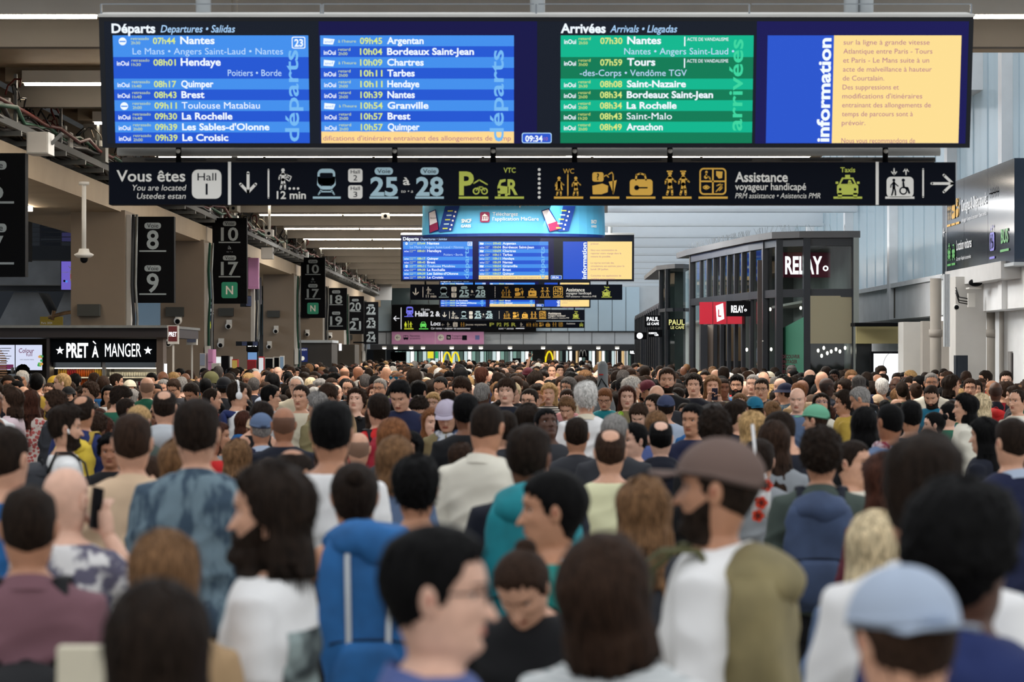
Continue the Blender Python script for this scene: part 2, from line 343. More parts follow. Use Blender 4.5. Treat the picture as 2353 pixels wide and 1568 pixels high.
fpanes(t2, 1270, 1465, 26, [WARM, BRT, GL3, DARK, GL1, BRT, DARK], D + 4)
g = G(); c = t2.location
for k in range(9): a = W(1283 + k * 22, 866, D + 3.9) - c; b = W(1286 + k * 22, 806, D + 3.9) - c; g.box(a.x, a.y, a.z, b.x, b.y + .1, b.z, BLACK if k % 2 else P((150, 120, 84)))
g.build('mullion', t2)
# arches logos and small signs in the entrance
def arches(u, v, h, d, m, label):
    t = thing('arches_sign', label, 'sign', W(u, v, d)); s = d / F; g = G()
    for sx in (-1, 1):
        pts = [((sx * .27 + .27 * math.cos(a)) * h * s * 1.0, 0, (-.5 + math.sin(a) * 1.0) * h * s) for a in [math.pi * k / 10 for k in range(11)]]
        g.tube(pts, .055 * h * s, m, 6)
    g.build('letter', t)
    return t
EY = E((250, 226, 30), 1.0)
arches(1037, 828, 36, D + 2, EY, 'yellow double-arch letter sign left of the grey entrance pier'); arches(1253, 825, 34, D + 1.5, EY, 'large yellow double-arch letter sign right of the grey entrance pier')
t = arches(1339, 812, 14, D + 1.4, TW, 'small white double-arch letter sign on a black panel'); g = G(); s = D / F; g.box(-9 * s, .05, -10 * s, 9 * s, .1, 10 * s, BLACK); g.build('panel', t)
g = G(); pbox(g, 1232, 802, 1272, 845, D + 1.9, .1, P((112, 84, 44))); o = g.build('sign_backing'); o['label'] = 'brown panel behind the right yellow arch sign'; o['category'] = 'panel'
t = thing('hanging_sign', 'small yellow hanging panel and green tag in the left shop front', 'sign', W(1000, 818, D + 2)); g = G(); s = D / F
g.box(-18 * s, 0, -6 * s, -4 * s, .05, 10 * s, E((246, 232, 60), .9)); g.box(0, 0, -6 * s, 7 * s, .05, 10 * s, E((60, 190, 110), .8)); g.build('panel', t)
t = thing('hanging_sign', 'dark hanging screen at the left end of the far entrance', 'sign', W(915, 820, D - 1)); g = G(); g.box(-17 * s, 0, -11 * s, 17 * s, .08, 11 * s, BLACK); g.build('panel', t)
t = thing('totem_sign', 'black totem sign with white round logo in front of the glazed shops', 'sign', W(1187, 840, D - 2)); g = G(); g.box(-9 * s, 0, -2.1, 9 * s, .1, 16 * s, BLACK); g.build('panel', t)
S = Sign(t, 0, 0, s); S.circ(0, -7, 5, TW); S.circ(0, -7, 2.2, BLACK, 1); S.rect(-5, 0, 5, 2, TW); S.done()
for i, u in enumerate((883, 909, 945, 972, 1038, 1080, 1105, 1172, 1248, 1309, 1375, 1418)):
    t = thing('downlight', 'round white downlight in the dark far soffit, number %s from its left end' % ['one', 'two', 'three', 'four', 'five', 'six', 'seven', 'eight', 'nine', 'ten', 'eleven', 'twelve'][i], 'ceiling light', W(u, 801, D - 2.8), group='downlights in the far soffit')
    g = G(); g.ball((0, 0, 0), (.075, .05, .03), E((255, 250, 240), 3)); g.build('lens', t); g = G(); g.box(-.08, -.05, .02, .08, .05, .08, OFFW); g.build('rim', t)
# ------------------------------------------------------------------ big screens and signs
def frame_box(root, w0, w1, h0, h1, th, m, name='housing'):
    g = G(); g.box(w0, 0, h0, w1, th, h1, m); return g.build(name, root)
DB = E((14, 22, 36), 1); DB2 = E((12, 10, 70), 1); B1 = E((64, 140, 232), 1.05); B2 = E((30, 84, 206), 1.05); GN1 = E((0, 182, 142), 1); GN2 = E((0, 122, 84), 1); YL = E((248, 218, 144), 1.05); SW = E((235, 244, 255), 1.1); LY = E((214, 232, 130), 1.0); LB2 = E((120, 190, 250), .95); LB3 = E((190, 222, 255), 1.0); OB = E((38, 84, 205), 1); VI = E((176, 110, 140), 1); PB = E((170, 210, 250), 1); LG = E((60, 214, 160), 1)
DEP1 = [(0, 'c', 'retrasado 2h30', '07h44', 'Nantes', 'Le Mans • Angers Saint-Laud • Nantes'), (1, 'i', 'retrasado 1h30', '08h01', 'Hendaye', 'Poitiers • Borde'), (0, 'i', 'retrasado 1h40', '08h17', 'Quimper'), (1, 'i', 'retrasado 1h40', '08h43', 'Brest'), (0, 'c', 'retrasado 2h00', '09h11', 'Toulouse Matabiau'), (1, 'i', 'retrasado 1h40', '09h30', 'La Rochelle'), (0, 'i', 'retrasado 2h00', '09h39', "Les Sables-d'Olonne"), (1, 'i', 'retrasado 2h00', '09h39', 'Le Croisic')]
DEP2 = [(0, 's', 'à l\'heure', '09h45', 'Argentan'), (1, 'i', 'retard 2h00', '10h04', 'Bordeaux Saint-Jean'), (0, 's', 'à l\'heure', '10h09', 'Chartres'), (1, 'i', 'retard 2h00', '10h11', 'Tarbes'), (0, 'i', 'retard 2h00', '10h11', 'Hendaye'), (1, 'i', 'retard 2h00', '10h39', 'Nantes'), (0, 's', 'à l\'heure', '10h54', 'Granville'), (1, 'i', 'retard 2h00', '10h57', 'Brest'), (0, 'i', 'retard 2h00', '10h57', 'Quimper')]
ARR = [(0, 'i', 'retard 2h50', '07h30', 'Nantes', 'Nantes • Angers Saint-Laud •'), (1, 'i', 'retard 3h00', '07h59', 'Tours', '-des-Corps • Vendôme TGV'), (0, 'i', 'retard 2h30', '08h08', 'Saint-Nazaire'), (1, 'i', 'retard 2h00', '08h34', 'Bordeaux Saint-Jean'), (0, 'i', 'retard 2h00', '08h34', 'La Rochelle'), (1, 'i', 'retard 1h20', '08h43', 'Saint-Malo'), (0, 'i', 'retard 2h00', '08h49', 'Arcachon')]
def rows(S, u0, v0, u1, v1, data, c1, c2, side, sidecol, total=10, k=1.0):
    """one timetable block; unit k scales type, block is total rows high"""
    rh = (v1 - v0) / total; v = v0; uu = u1 - u0
    for r in data:
        hh = rh * (2 if len(r) > 5 else 1); bg = (c1, c2)[r[0]]
        S.rect(u0, v, u1, v + hh, bg, 1, 'display'); vb = v + rh * .78
        if r[1] == 'c': S.circ(u0 + .05 * uu, v + rh * .55, rh * .36, SW, 2); S.rect(u0 + .034 * uu, v + rh * .5, u0 + .066 * uu, v + rh * .62, bg, 3)
        elif r[1] == 's': S.poly([(u0 + .018 * uu, v + rh * .25), (u0 + .016 * uu, v + rh * .8), (u0 + .066 * uu, v + rh * .85), (u0 + .075 * uu, v + rh * .35)], SW, 2); S.text('sncf', u0 + .024 * uu, u0 + .066 * uu, v + rh * .68, rh * .22, bg, 3)
        else: S.text('inOui', u0 + .018 * uu, u0 + .08 * uu, vb, rh * .4, SW, 2, .02)
        tt = r[2].split(' ') if r[2][0] != 'à' else [r[2]]
        lc = LY
        for j, x in enumerate(tt): S.text(x, u0 + .093 * uu, u0 + (.185 if len(x) > 6 else (.155 if j == 0 else .14)) * uu, v + rh * (.42 + .4 * j if len(tt) > 1 else .66), rh * .26, lc, 2)
        S.text(r[3], u0 + .205 * uu, u0 + .32 * uu, vb, rh * .56, LY, 2, .02)
        S.text(r[4], u0 + .345 * uu, u0 + (.345 + .0236 * len(r[4]) * (1.24 if len(r) > 5 else 1.0)) * uu, vb, rh * (.66 if len(r) > 5 else .6), SW, 2, .025)
        if len(r) > 5:
            x1 = .87 if len(r[5]) > 20 else (.86 if side != 'arrivées' else .62)
            if side == 'arrivées': x0, x1 = (.33, .9) if 'Nantes' in r[5] else (.1, .655)
            else: x0 = .1 if len(r[5]) > 20 else .585
            S.text(r[5], u0 + x0 * uu, u0 + x1 * uu, v + rh * 1.75, rh * .58, LB3, 2)
            if side == 'arrivées': S.rect(u0 + .64 * uu, v + rh * .12, u0 + .646 * uu, v + rh * 1.0, SW, 2); S.text('ACTE DE VANDALISME', u0 + .655 * uu, u0 + .87 * uu, v + rh * .5, rh * .3, SW, 2)
        v += hh
    if side == 'arrivées': S.rect(u0, v, u1, v1, c2, 1, 'display')
    S.text(side, v1 - rh * .3, v0 + rh * (1.3 if side != 'arrivées' else .2), 0, 0, sidecol, 3) if 0 else vside(S, side, u0 + .945 * uu, v1 - rh * .15 - (rh if side == 'arrivées' or total > 10.5 else 0), v0 + rh * (1.35 if total < 10.5 and side != 'arrivées' else .35), rh * 1.25, sidecol)
def vside(S, t, ub, vlow, vhigh, cap, m, lay=3, bold=.015):
    S.tc += 1; v, f, x0, x1 = text_geo(t, bold); k = cap / .68; kx = (vlow - vhigh) / (x1 - x0)
    out = []
    for x, y, _ in v: X, Z = S.xy(ub - y * k, vlow - (x - x0) * kx); out.append((X, S.Y(lay), Z))
    S.gg(m, 'lettering').add(out, f, m)
def para(S, u0, v0, dv, cap, linesl, m, u1max, v1):
    for i, t in enumerate(linesl):
        if t: S.text(t, u0, u0 + u1max * len(t), v0 + i * dv, cap, m, 3)
# --- the near four-part board
def board(uc, vc, d, tilt, label):
    t = thing('departure_board', label, 'information board', W(uc, vc, d), (R(tilt), 0, 0), 'hanging information boards'); return t
t = board(1232, 190, 18.0, 10, 'huge near four-panel board with blue departures, green arrivals and yellow notice'); s = 18.0 / F
frame_box(t, -1001 * s, 1001 * s, -150 * s, 150 * s, .28, P((12, 18, 28), .3)); S = Sign(t, 1232, 190, s)
S.rect(243, 50, 2224, 330, DB, 0, 'display'); S.rect(734, 50, 1234, 330, DB2, .5, 'display'); S.rect(1737, 50, 2222, 330, E((18, 16, 84), 1), .5, 'display')
S.text('Départs', 260, 360, 76, 20, SW, 2, .03); S.text('Departures • Salidas', 372, 541, 75, 16, PB, 2, .01, .22)
rows(S, 262, 82, 710, 329, DEP1, B1, B2, 'départs', LB2); S.rect(672, 85, 703, 112, SW, 2, r=4); S.rect(674, 87, 701, 110, B1, 3, r=3); S.text('23', 678, 698, 107, 16, SW, 4, .03)
rows(S, 737, 82, 1181, 329, DEP2, B1, B2, 'départs', LB2, 10); S.rect(737, 302, 1181, 329, E((250, 212, 140), 1.05), 1, 'display')
S.text("difications d'itinéraire entrainant des allongements de temp", 741, 1174, 323, 11, VI, 2)
S.text('Arrivées', 1288, 1391, 76, 20, SW, 2, .03); S.text('Arrivals • Llegadas', 1401, 1553, 75, 16, PB, 2, .01, .22)
rows(S, 1288, 82, 1730, 329, ARR, GN1, GN2, 'arrivées', LG)
S.rect(1199, 305, 1268, 329, PB, 2, r=5); S.rect(1201, 307, 1266, 327, OB, 3, r=4); S.text('09:34', 1207, 1247, 325, 13, SW, 4, .04); S.text('10', 1250, 1259, 323, 8, VI, 4)
S.rect(1762, 82, 1914, 329, OB, 1, 'display'); S.rect(1914, 82, 2206, 329, YL, 1, 'display'); vside(S, 'information', 1907, 326, 88, 27, SW, 3, .04)
NT = ['sur la ligne à grande vitesse', 'Atlantique entre Paris - Tours', 'et Paris - Le Mans suite à un', 'acte de malveillance à hauteur', 'de Courtalain.', 'Des suppressions et', "modifications d'itinéraires", 'entrainant des allongements de', 'temps de parcours sont à', 'prévoir.', '', 'Nous vous recommandons de']
para(S, 1936, 103, 20.5, 11, NT, VI, 6.8, 329); S.done()
g = G(); g.box(-1003 * s, -.02, 150 * s, 1003 * s, .34, 156 * s, OFFW); g.build('top_rail', t)
g = G(); g.bar((-1001 * s, .3, -150 * s), (-1001 * s, .3, 156 * s), .04, .04, OFFW); 
for x in (-1000, -495, -490, 0, 490, 1000): g.bar((x * s, .1, 156 * s), (x * s, .1, 178 * s), .012, .012, STEEL)
for a, b in ((-1000, -495), (-490, -5), (5, 490), (495, 1000)): g.bar((a * s, .1, 178 * s), (b * s, .1, 178 * s), .008, .008, STEEL)
g.build('guard_wire', t)
for x in (-775, 4, 735, 770): g = G(); g.tube([(x * s, .35, 150 * s), (x * s, .55, 150 * s + 1.6)], .055, ALU, 10); g.build('hanger_pole', t)
# truss pipe behind/below the near board
t = thing('truss', 'long grey perforated truss beam with white rivets between near board and direction sign', 'truss', W(1230, 357, 18.4)); s = 18.4 / F
g = G(); g.tube([(-960 * s, 0, 8 * s), (930 * s, 0, 8 * s)], .03, OFFW, 8); g.box(-955 * s, .1, -12 * s, 925 * s, .45, -2 * s, GREYB); g.build('beam', t)
for x in range(9): g = G(); g.box((-900 + x * 210) * s, .05, -9 * s, (-760 + x * 210) * s, .1, -6 * s, DARK); g.build('slot', t)
def dirsign(uc, vc, d, u0, u1, v0, v1, label, k, full=True):
    """direction bar; content laid out in the near sign's pixel frame and mapped by factor k"""
    t = thing('direction_sign', label, 'sign', W(uc, vc, d), group='black hanging direction signs'); s = d / F
    frame_box(t, (u0 - uc) * s, (u1 - uc) * s, (vc - v1) * s, (vc - v0) * s, .16, NAVY, 'panel')
    return t, s
t, s = dirsign(1223, 421, 18.2, 250, 2196, 373, 470, 'large black direction sign reading Vous êtes Hall 1 under the near board', 1)
S = Sign(t, 1223, 421, s)
def common(S, dx=0, mins='12 min'):
    pict(S, 'down', 552 + dx, 395, 52, TW, NAVY); S.line([(617 + dx, 390), (617 + dx, 455)], 4, TW)
    pict(S, 'walk', 636 + dx, 387, 48, TW, NAVY); S.text(mins, 636 + dx, 703 + dx, 457, 17, TW, 1, .02)
    pict(S, 'train', 720 + dx, 388, 60, TB, NAVY); S.rect(719 + dx, 452, 783 + dx, 457, TB)
    for i in (0, 1): S.rect(800 + dx, 388 + 38 * i, 833 + dx, 419 + 38 * i, TW, r=6); S.text('Hall', 806 + dx, 827 + dx, 399 + 38 * i, 8, NAVY, 1); S.text('23'[i], 812 + dx, 821 + dx, 415 + 38 * i, 12, NAVY, 1)
    for i, n in ((0, '25'), (105, '28')):
        S.rect(861 + dx + i, 385, 903 + dx + i, 402, TB, r=8); S.text('Voie', 867 + dx + i, 897 + dx + i, 398, 9, NAVY, 1); S.text(n, 851 + dx + i, 914 + dx + i, 449, 40, TB, 1, .035); S.rect(849 + dx + i, 452, 915 + dx + i, 457, TB)
    S.text('à', 926 + dx, 942 + dx, 425, 17, TW, 1, .02); S.text('to • a', 921 + dx, 949 + dx, 443, 7, TW, 1, 0, .2)
t_common = common; common(S)
S.text('Vous êtes', 268, 426, 417, 25, TW, 1, .015); S.text('You are located', 302, 426, 438, 13, TW, 1, 0, .2); S.text('Ustedes estan', 314, 426, 457, 13, TW, 1, 0, .2)
S.rect(441, 390, 509, 457, TW, r=14); S.text('Hall', 454, 497, 415, 17, NAVY, 1); S.text('1', 475, None, 447, 24, NAVY, 1, .02, align='c'); S.rect(524, 372, 531, 471, TW)
pict(S, 'bikepark', 1056, 395, 53, TY, NAVY); S.rect(1054, 452, 1122, 457, TY); S.text('VTC', 1157, 1185, 397, 11, TY, 1, .02); pict(S, 'carR', 1142, 405, 44, TY, NAVY); S.rect(1137, 452, 1204, 457, TY)
for k in range(7): S.circ(1239, 390 + k * 10.6, 3.4, TW)
def amber(S, dx=0, kx=1.0):
    o = 1274 + dx
    S.text('WC', o + 20, o + 45, 399, 11, TO, 1, .02); pict(S, 'wc', o + 1, 401, 48, TO, NAVY); pict(S, 'lost', o + 87, 396, 52, TO, NAVY); pict(S, 'locker', o + 172, 398, 51, TO, NAVY); pict(S, 'youth', o + 250, 394, 54, TO, NAVY); pict(S, 'four', o + 333, 386, 62, TO, NAVY)
    for q in (0, 83, 166, 249, 332): S.rect(o - 1 + q, 452, o + 66 + q, 457, TO)
    S.text('Assistance', o + 415, o + 536, 418, 22, TW, 1, .02); S.text('voyageur handicapé', o + 415, o + 578, 437, 16, TW, 1, .01); S.text('PRM assistance • Asistencia PMR', o + 415, o + 611, 456, 12, TW, 1, 0, .2)
amber(S); S.text('Taxis', 1931, 1965, 396, 11, TY, 1, .02); pict(S, 'taxi', 1921, 402, 52, TY, NAVY); S.rect(1915, 452, 1981, 457, TY); S.rect(2012, 372, 2019, 471, TW)
pict(S, 'lift', 2037, 394, 62, TW, NAVY); S.rect(2034, 452, 2101, 457, TW); S.line([(2121, 389), (2121, 453)], 4, TW); pict(S, 'right', 2141, 398, 48, TW, NAVY); S.done()
for u in (407, 906, 1133, 1321, 1541, 2038):
    g = G(); x = (u - 1223) * s; g.tube([(x, .08, 48 * s), (x, .08, 84 * s)], .02, BLACK, 8); g.ball((x, .05, 75 * s), .017, TW); g.build('hanger', t)
# --- second board and sign, third, fourth
class Sub(Sign):
    def __init__(s, root, uc, vc, sc, k, ru, rv, U, V): super().__init__(root, uc, vc, sc); s.k = k; s.map = (ru, rv, U, V)
    def xy(s, u, v): ru, rv, U, V = s.map; return Sign.xy(s, U + (u - ru) * s.k, V + (v - rv) * s.k)
def board3(u0, u1, v0, v1, d, label, notes):
    uc, vc = (u0 + u1) / 2, (v0 + v1) / 2; t = board(uc, vc, d, 4, label); s = d / F; k = (u1 - u0) / 1537.
    frame_box(t, (u0 - uc) * s, (u1 - uc) * s, (vc - v1) * s, (vc - v0) * s, .5, P((12, 14, 24), .3)); S = Sub(t, uc, vc, s, k, 232, 40, u0, v0); vv = (v1 - v0) / k + 40
    S.rect(240, 48, 1240, vv - 12, DB2, 0, 'display'); S.rect(1240, 48, 1760, vv - 12, DB, 0, 'display')
    S.text('Départs', 247, 350, 76, 20, SW, 2, .03); S.text('Departures • Salidas', 362, 535, 75, 15, PB, 2, .01, .22)
    rows(S, 247, 84, 705, vv - 14, DEP1, B1, B2, 'départs', LB2); S.rect(672, 85, 703, 112, SW, 2, r=4); S.rect(675, 88, 700, 109, B1, 3, r=3); S.text('23', 678, 698, 106, 14, SW, 4, .03)
    rows(S, 745, 84, 1204, vv - 14, DEP2, B1, B2, 'départs', LB2, 10); S.rect(745, vv - 40, 1204, vv - 14, YL, 1, 'display'); S.text('es voies à hauteur de Courtalain. Des suppressions et modifi', 748, 1200, vv - 20, 10, VI, 2)
    S.rect(1220, vv - 40, 1293, vv - 14, PB, 2, r=5); S.rect(1223, vv - 37, 1290, vv - 17, OB, 3, r=4); S.text('09:34', 1229, 1272, vv - 20, 13, SW, 4, .04)
    S.rect(1301, 84, 1461, vv - 14, OB, 1, 'display'); S.rect(1461, 84, 1755, vv - 14, YL, 1, 'display'); vside(S, 'information', 1455, vv - 16, 90, 28, SW, 3, .04)
    para(S, 1484, 104, 21, 11, notes, VI, 6.9, vv); S.done()
    g = G(); g.box((u0 - uc) * s, 0, (vc - v0) * s, (u1 - uc) * s, .5, (vc - v0 + 5 * k * 2) * s, OFFW); g.build('top_rail', t)
    for x in (-.4, 0, .4): g = G(); g.tube([(x * (u1 - u0) * s, .3, (vc - v0) * s), (x * (u1 - u0) * s, .3, (vc - v0) * s + 1.1)], .04, ALU, 8); g.build('hanger_pole', t)
    return t
N2 = ['prévoir.', '', 'Nous vous recommandons de', 'reporter votre voyage dans la', 'mesure du possible.', '', 'La reprise normale des', 'circulations est estimée pour le', 'lundi 29 Juillet.', '', 'Consultez vos applications de', 'mobilité pour connaitre']
board3(921, 1457, 540, 647, 51.5, 'second board in the middle distance with blue timetables and a yellow notice', N2)
board3(1009, 1357, 640, 708, 76, 'third smaller board behind the second direction sign', NT)
def dir2(u0, u1, v0, v1, d, label, mins, k):
    uc, vc = (u0 + u1) / 2, (v0 + v1) / 2; t, s = dirsign(uc, vc, d, u0, u1, v0, v1, label, k)
    S = Sub(t, uc, vc, s, k, 536, 373, u0, v0); common(S, 0, mins)
    for q in range(7): S.circ(1081, 390 + q * 10.6, 3, TW)
    amber(S, -152); S.text('Taxis', 1782, 1816, 396, 11, TY, 1, .02); pict(S, 'taxi', 1770, 402, 52, TY, NAVY); S.rect(1766, 452, 1832, 457, TY); S.done()
    for x in (-.43, -.2, .2, .43): g = G(); g.tube([(x * (u1 - u0) * s, .08, (vc - v0) * s), (x * (u1 - u0) * s, .08, (vc - v0 + 13 * k * 2) * s)], .02, BLACK, 6); g.build('hanger', t)
dir2(943, 1430, 654, 689, 50.5, 'middle-distance black direction sign under the second board, showing 11 min', '11 min', .357)
dir2(1013, 1343, 712, 737, 75.5, 'third black direction sign under the third board, showing 10 min', '10 min', .246)
t, s = dirsign(1178, 747, 90, 1012, 1343, 739, 754, 'thin farthest black direction sign with Jeunes voyageurs lettering', 1); S = Sub(t, 1178, 747, s, .24, 0, 0, 1012, 739)
pict(S, 'left', 10, 18, 28, TW, NAVY); pict(S, 'walk', 58, 8, 44, TW, NAVY); S.rect(120, 8, 165, 52, TW, r=8); S.text('2', 134, 150, 46, 18, NAVY, 1); pict(S, 'youth', 190, 10, 40, TO, NAVY); S.text('Jeunes voyageurs', 240, 440, 38, 18, TW, 1, .02)
for i, x in enumerate((470, 540, 610, 680)): S.text(('P', 'P2', 'P5', 'R')[i], x, x + 45, 46, 32, TY, 1, .03)
for i, n in enumerate(('walk', 'wc', 'wc', 'lost', 'locker', 'youth', 'four')): pict(S, n, 760 + i * 62, 10, 40, TO if i else TW, NAVY)
S.text('Assistance', 1205, 1290, 28, 16, TW, 1, .02); pict(S, 'taxi', 1330, 12, 38, TY, NAVY); S.done()
# --- Halls 2 & 3 wall sign, pink banner
t = thing('direction_sign', 'wide black wall sign reading Halls 2 & 3 with violet train and green car', 'sign', W(1066, 731, 98.5), group='black hanging direction signs'); s = 98.5 / F
frame_box(t, -166 * s, 166 * s, -30 * s, 30 * s, .15, BLACK, 'panel'); S = Sign(t, 1066, 731, s); VIO = E((120, 120, 240), .9); GRN = E((110, 230, 100), .9); YG = E((214, 222, 60), .9); WW = E((235, 235, 240), .9)
pict(S, 'left', 904, 725, 14, WW, BLACK); S.rect(921, 707, 922.5, 757, WW); pict(S, 'train', 930, 705, 23, VIO, BLACK); S.rect(929, 727, 950, 728.5, VIO); S.text('10 min', 968, 987, 714, 5, WW, 1); S.text('Halls 2 & 3', 954, 1022, 727, 11, WW, 1, .03)
pict(S, 'wc', 929, 738, 15, YG, BLACK); S.rect(929, 755, 950, 757, YG); pict(S, 'car', 965, 738, 15, GRN, BLACK); S.rect(963, 755, 984, 757, GRN); S.text('Location de voitures', 990, 1100, 748, 9, WW, 1, .02); S.text('Car rental • Alquiler de automóviles', 990, 1080, 757, 4.5, WW, 1, 0, .2); S.text('Exit • Salida', 1146, 1180, 757, 4.5, WW, 1, 0, .2); S.rect(1185, 754, 1205, 756, WW); S.done()
PINK = P((214, 150, 196), .5)
t = thing('banner', 'pink shuttle information banner on the far wall below the black wall sign', 'banner', W(1006, 777, 98.6)); frame_box(t, -106 * s, 106 * s, -14.5 * s, 14.5 * s, .05, PINK, 'panel'); S = Sign(t, 1006, 777, s)
for o, a, b in ((0, 'Navettes', 'accessibles'), (99, 'Transport', 'Athlètes')):
    S.circ(914 + o, 776, 7.5, TW); pict(S, 'left', 910 + o, 772, 8, NAVY, TW, 1)
    if o: S.rect(1026, 770, 1036, 781, NAVY); S.text('TA', 1028, 1034, 778, 4, TW, 1, .03)
    else: pict(S, 'bus', 927, 771, 11, NAVY, PINK)
    S.text(a, 942 + o * .97, 965 + o * .97, 774, 4, NAVY); S.text(b, 942 + o * .97, 966 + o * .97, 780, 4, NAVY)
S.rect(1062, 771, 1073, 782, NAVY); S.rect(1092, 771, 1102, 781, P((110, 120, 180))); S.rect(1000, 763, 1000.7, 791, TW); S.done()
t = thing('wall_lettering', 'small grey two-line mark on the pale far wall right of the pink banner', 'sign', W(1121, 777, 98.7)); S = Sign(t, 1121, 777, s); S.text('PARIS', 1116, 1127, 778, 4, TGR, 0, .02); S.text('2024', 1116, 1127, 784, 4, TGR, 0, .02); S.done()
# --- light-blue drum banner
t = thing('drum_banner', 'light blue curved advertising drum hanging behind the near direction sign', 'banner', W(1180, 500, 44)); s = 44 / F
SKY = M('banner_sky', (86, 176, 220), .5); DBL = M('banner_deep', (16, 50, 120), .5); g = G(); n = 24
def cyl(a): return (math.sin(a) * 215 * s, .9 - math.cos(a) * .9)
for k in range(n):
    a0 = -math.pi / 2 + math.pi * k / n; a1 = a0 + math.pi / n; (x0, y0), (x1, y1) = cyl(a0), cyl(a1)
    g.add([(x0, y0, -36 * s), (x1, y1, -36 * s), (x1 * .99, y1, 40 * s), (x0 * .99, y0, 40 * s)], [(0, 1, 2, 3)], SKY, True)
    g.add([(x0, y0, -36 * s), (x1, y1, -36 * s), (x1 * .985, y1, -43 * s), (x0 * .985, y0, -43 * s)], [(0, 3, 2, 1)], DBL, True)
g.add([(*cyl(-math.pi / 2 + math.pi * k / n), -42 * s) for k in range(n + 1)], [tuple(range(n + 1))[::-1]], DBL); g.add([(*cyl(-math.pi / 2 + math.pi * k / n), 40 * s) for k in range(n + 1)], [tuple(range(n + 1))], SKY)
g.build('drum', t)
class Cyl(Sign):
    def poly(s, pts, m, lay=0, part='lettering'):
        out = []
        for u, v in pts:
            X, Z = s.xy(u, v); a = math.asin(max(-.999, min(.999, X / (215 * s.sc)))); out.append((X, .9 - math.cos(a) * .9 - .03 - lay * .01, Z))
        s.gg(m, part).add(out, [tuple(range(len(out)))], m)
    def text(s, t, u0, u1, vb, cap, m, lay=0, bold=0, shear=0, **k):
        s.tc += 1; v, f, x0, x1 = text_geo(t, bold); kk = cap / .68; kx = (u1 - u0) / (x1 - x0); out = []
        for x, y, _ in v:
            X, Z = s.xy(u0 + (x - x0) * kx, vb - y * kk); a = math.asin(max(-.999, min(.999, X / (215 * s.sc)))); out.append((X, .9 - math.cos(a) * .9 - .03 - lay * .01, Z))
        s.gg(m).add(out, f, m)
S = Cyl(t, 1180, 500, s); BX = M('banner_plum', (140, 30, 76), .5)
S.text('Téléchargez', 1132, 1190, 496, 8, TW, 0, .0); S.text("l'application MaGare", 1132, 1238, 507, 8, TW, 0, .02); S.rect(1103, 487, 1125, 511, BX, 0, r=4)
S.poly([(1107, 497), (1114, 491), (1121, 497)], TW, 1); [S.rect(1108 + k * 4, 498, 1110 + k * 4, 505, TW, 1) for k in range(4)]; S.rect(1107, 505, 1121, 507, TW, 1)
S.text('SNCF', 1060, 1083, 511, 8, TW, 1, .03, .1); S.text('GARES', 1059, 1082, 522, 6, TW, 1, .02); S.text('SNCF', 1360, 1373, 511, 8, TW, 1, .03, .1); S.text('GARES', 1360, 1373, 520, 5, TW, 1, .02)
S.text('dans votre poche', 1105, 1240, 473, 12, TW, 1, .02)
for o, k in ((0, 1), (262, 1.25)):
    S.poly([(982 + o, 484), (1000 + o * 1.0, 478), (1009 + o + 20 * (k - 1) * 4, 528), (984 + o + 16 * (k - 1) * 4, 534)], DBL, 0); S.poly([(984 + o, 486), (998 + o, 481), (1006 + o + 20 * (k - 1) * 4, 525), (986 + o + 16 * (k - 1) * 4, 532)], P((236, 230, 236)), 1)
    S.poly([(985 + o + 12 * (k - 1) * 4, 515), (1004 + o + 14 * (k - 1) * 4, 508), (1006 + o + 20 * (k - 1) * 4, 525), (986 + o + 16 * (k - 1) * 4, 532)], BX, 2); S.text('Bonjour', 987 + o + 8 * (k - 1) * 4, 1001 + o + 8 * (k - 1) * 4, 500, 4, NAVY, 2)
    S.poly([(1022 + o + 40 * (k - 1), 472), (1056 + o + 20 * (k - 1), 472), (1038 + o + 30 * (k - 1), 530), (1006 + o + 60 * (k - 1), 532)], P((22, 60, 140)), 1)
    for q in range(5): S.rect(1018 + o + 10 - q * 3, 482 + q * 10, 1030 + o + 10 - q * 3, 485 + q * 10, (TY, TB)[q % 2], 2); S.rect(1036 + o + 8 - q * 3, 484 + q * 10, 1040 + o + 8 - q * 3, 488 + q * 10, TW, 2)
S.done()
for x in (-120, 120): g = G(); g.tube([(x * s, .8, 40 * s), (x * s, .8, 40 * s + .6)], .02, ALU, 6); g.build('hanger', t)
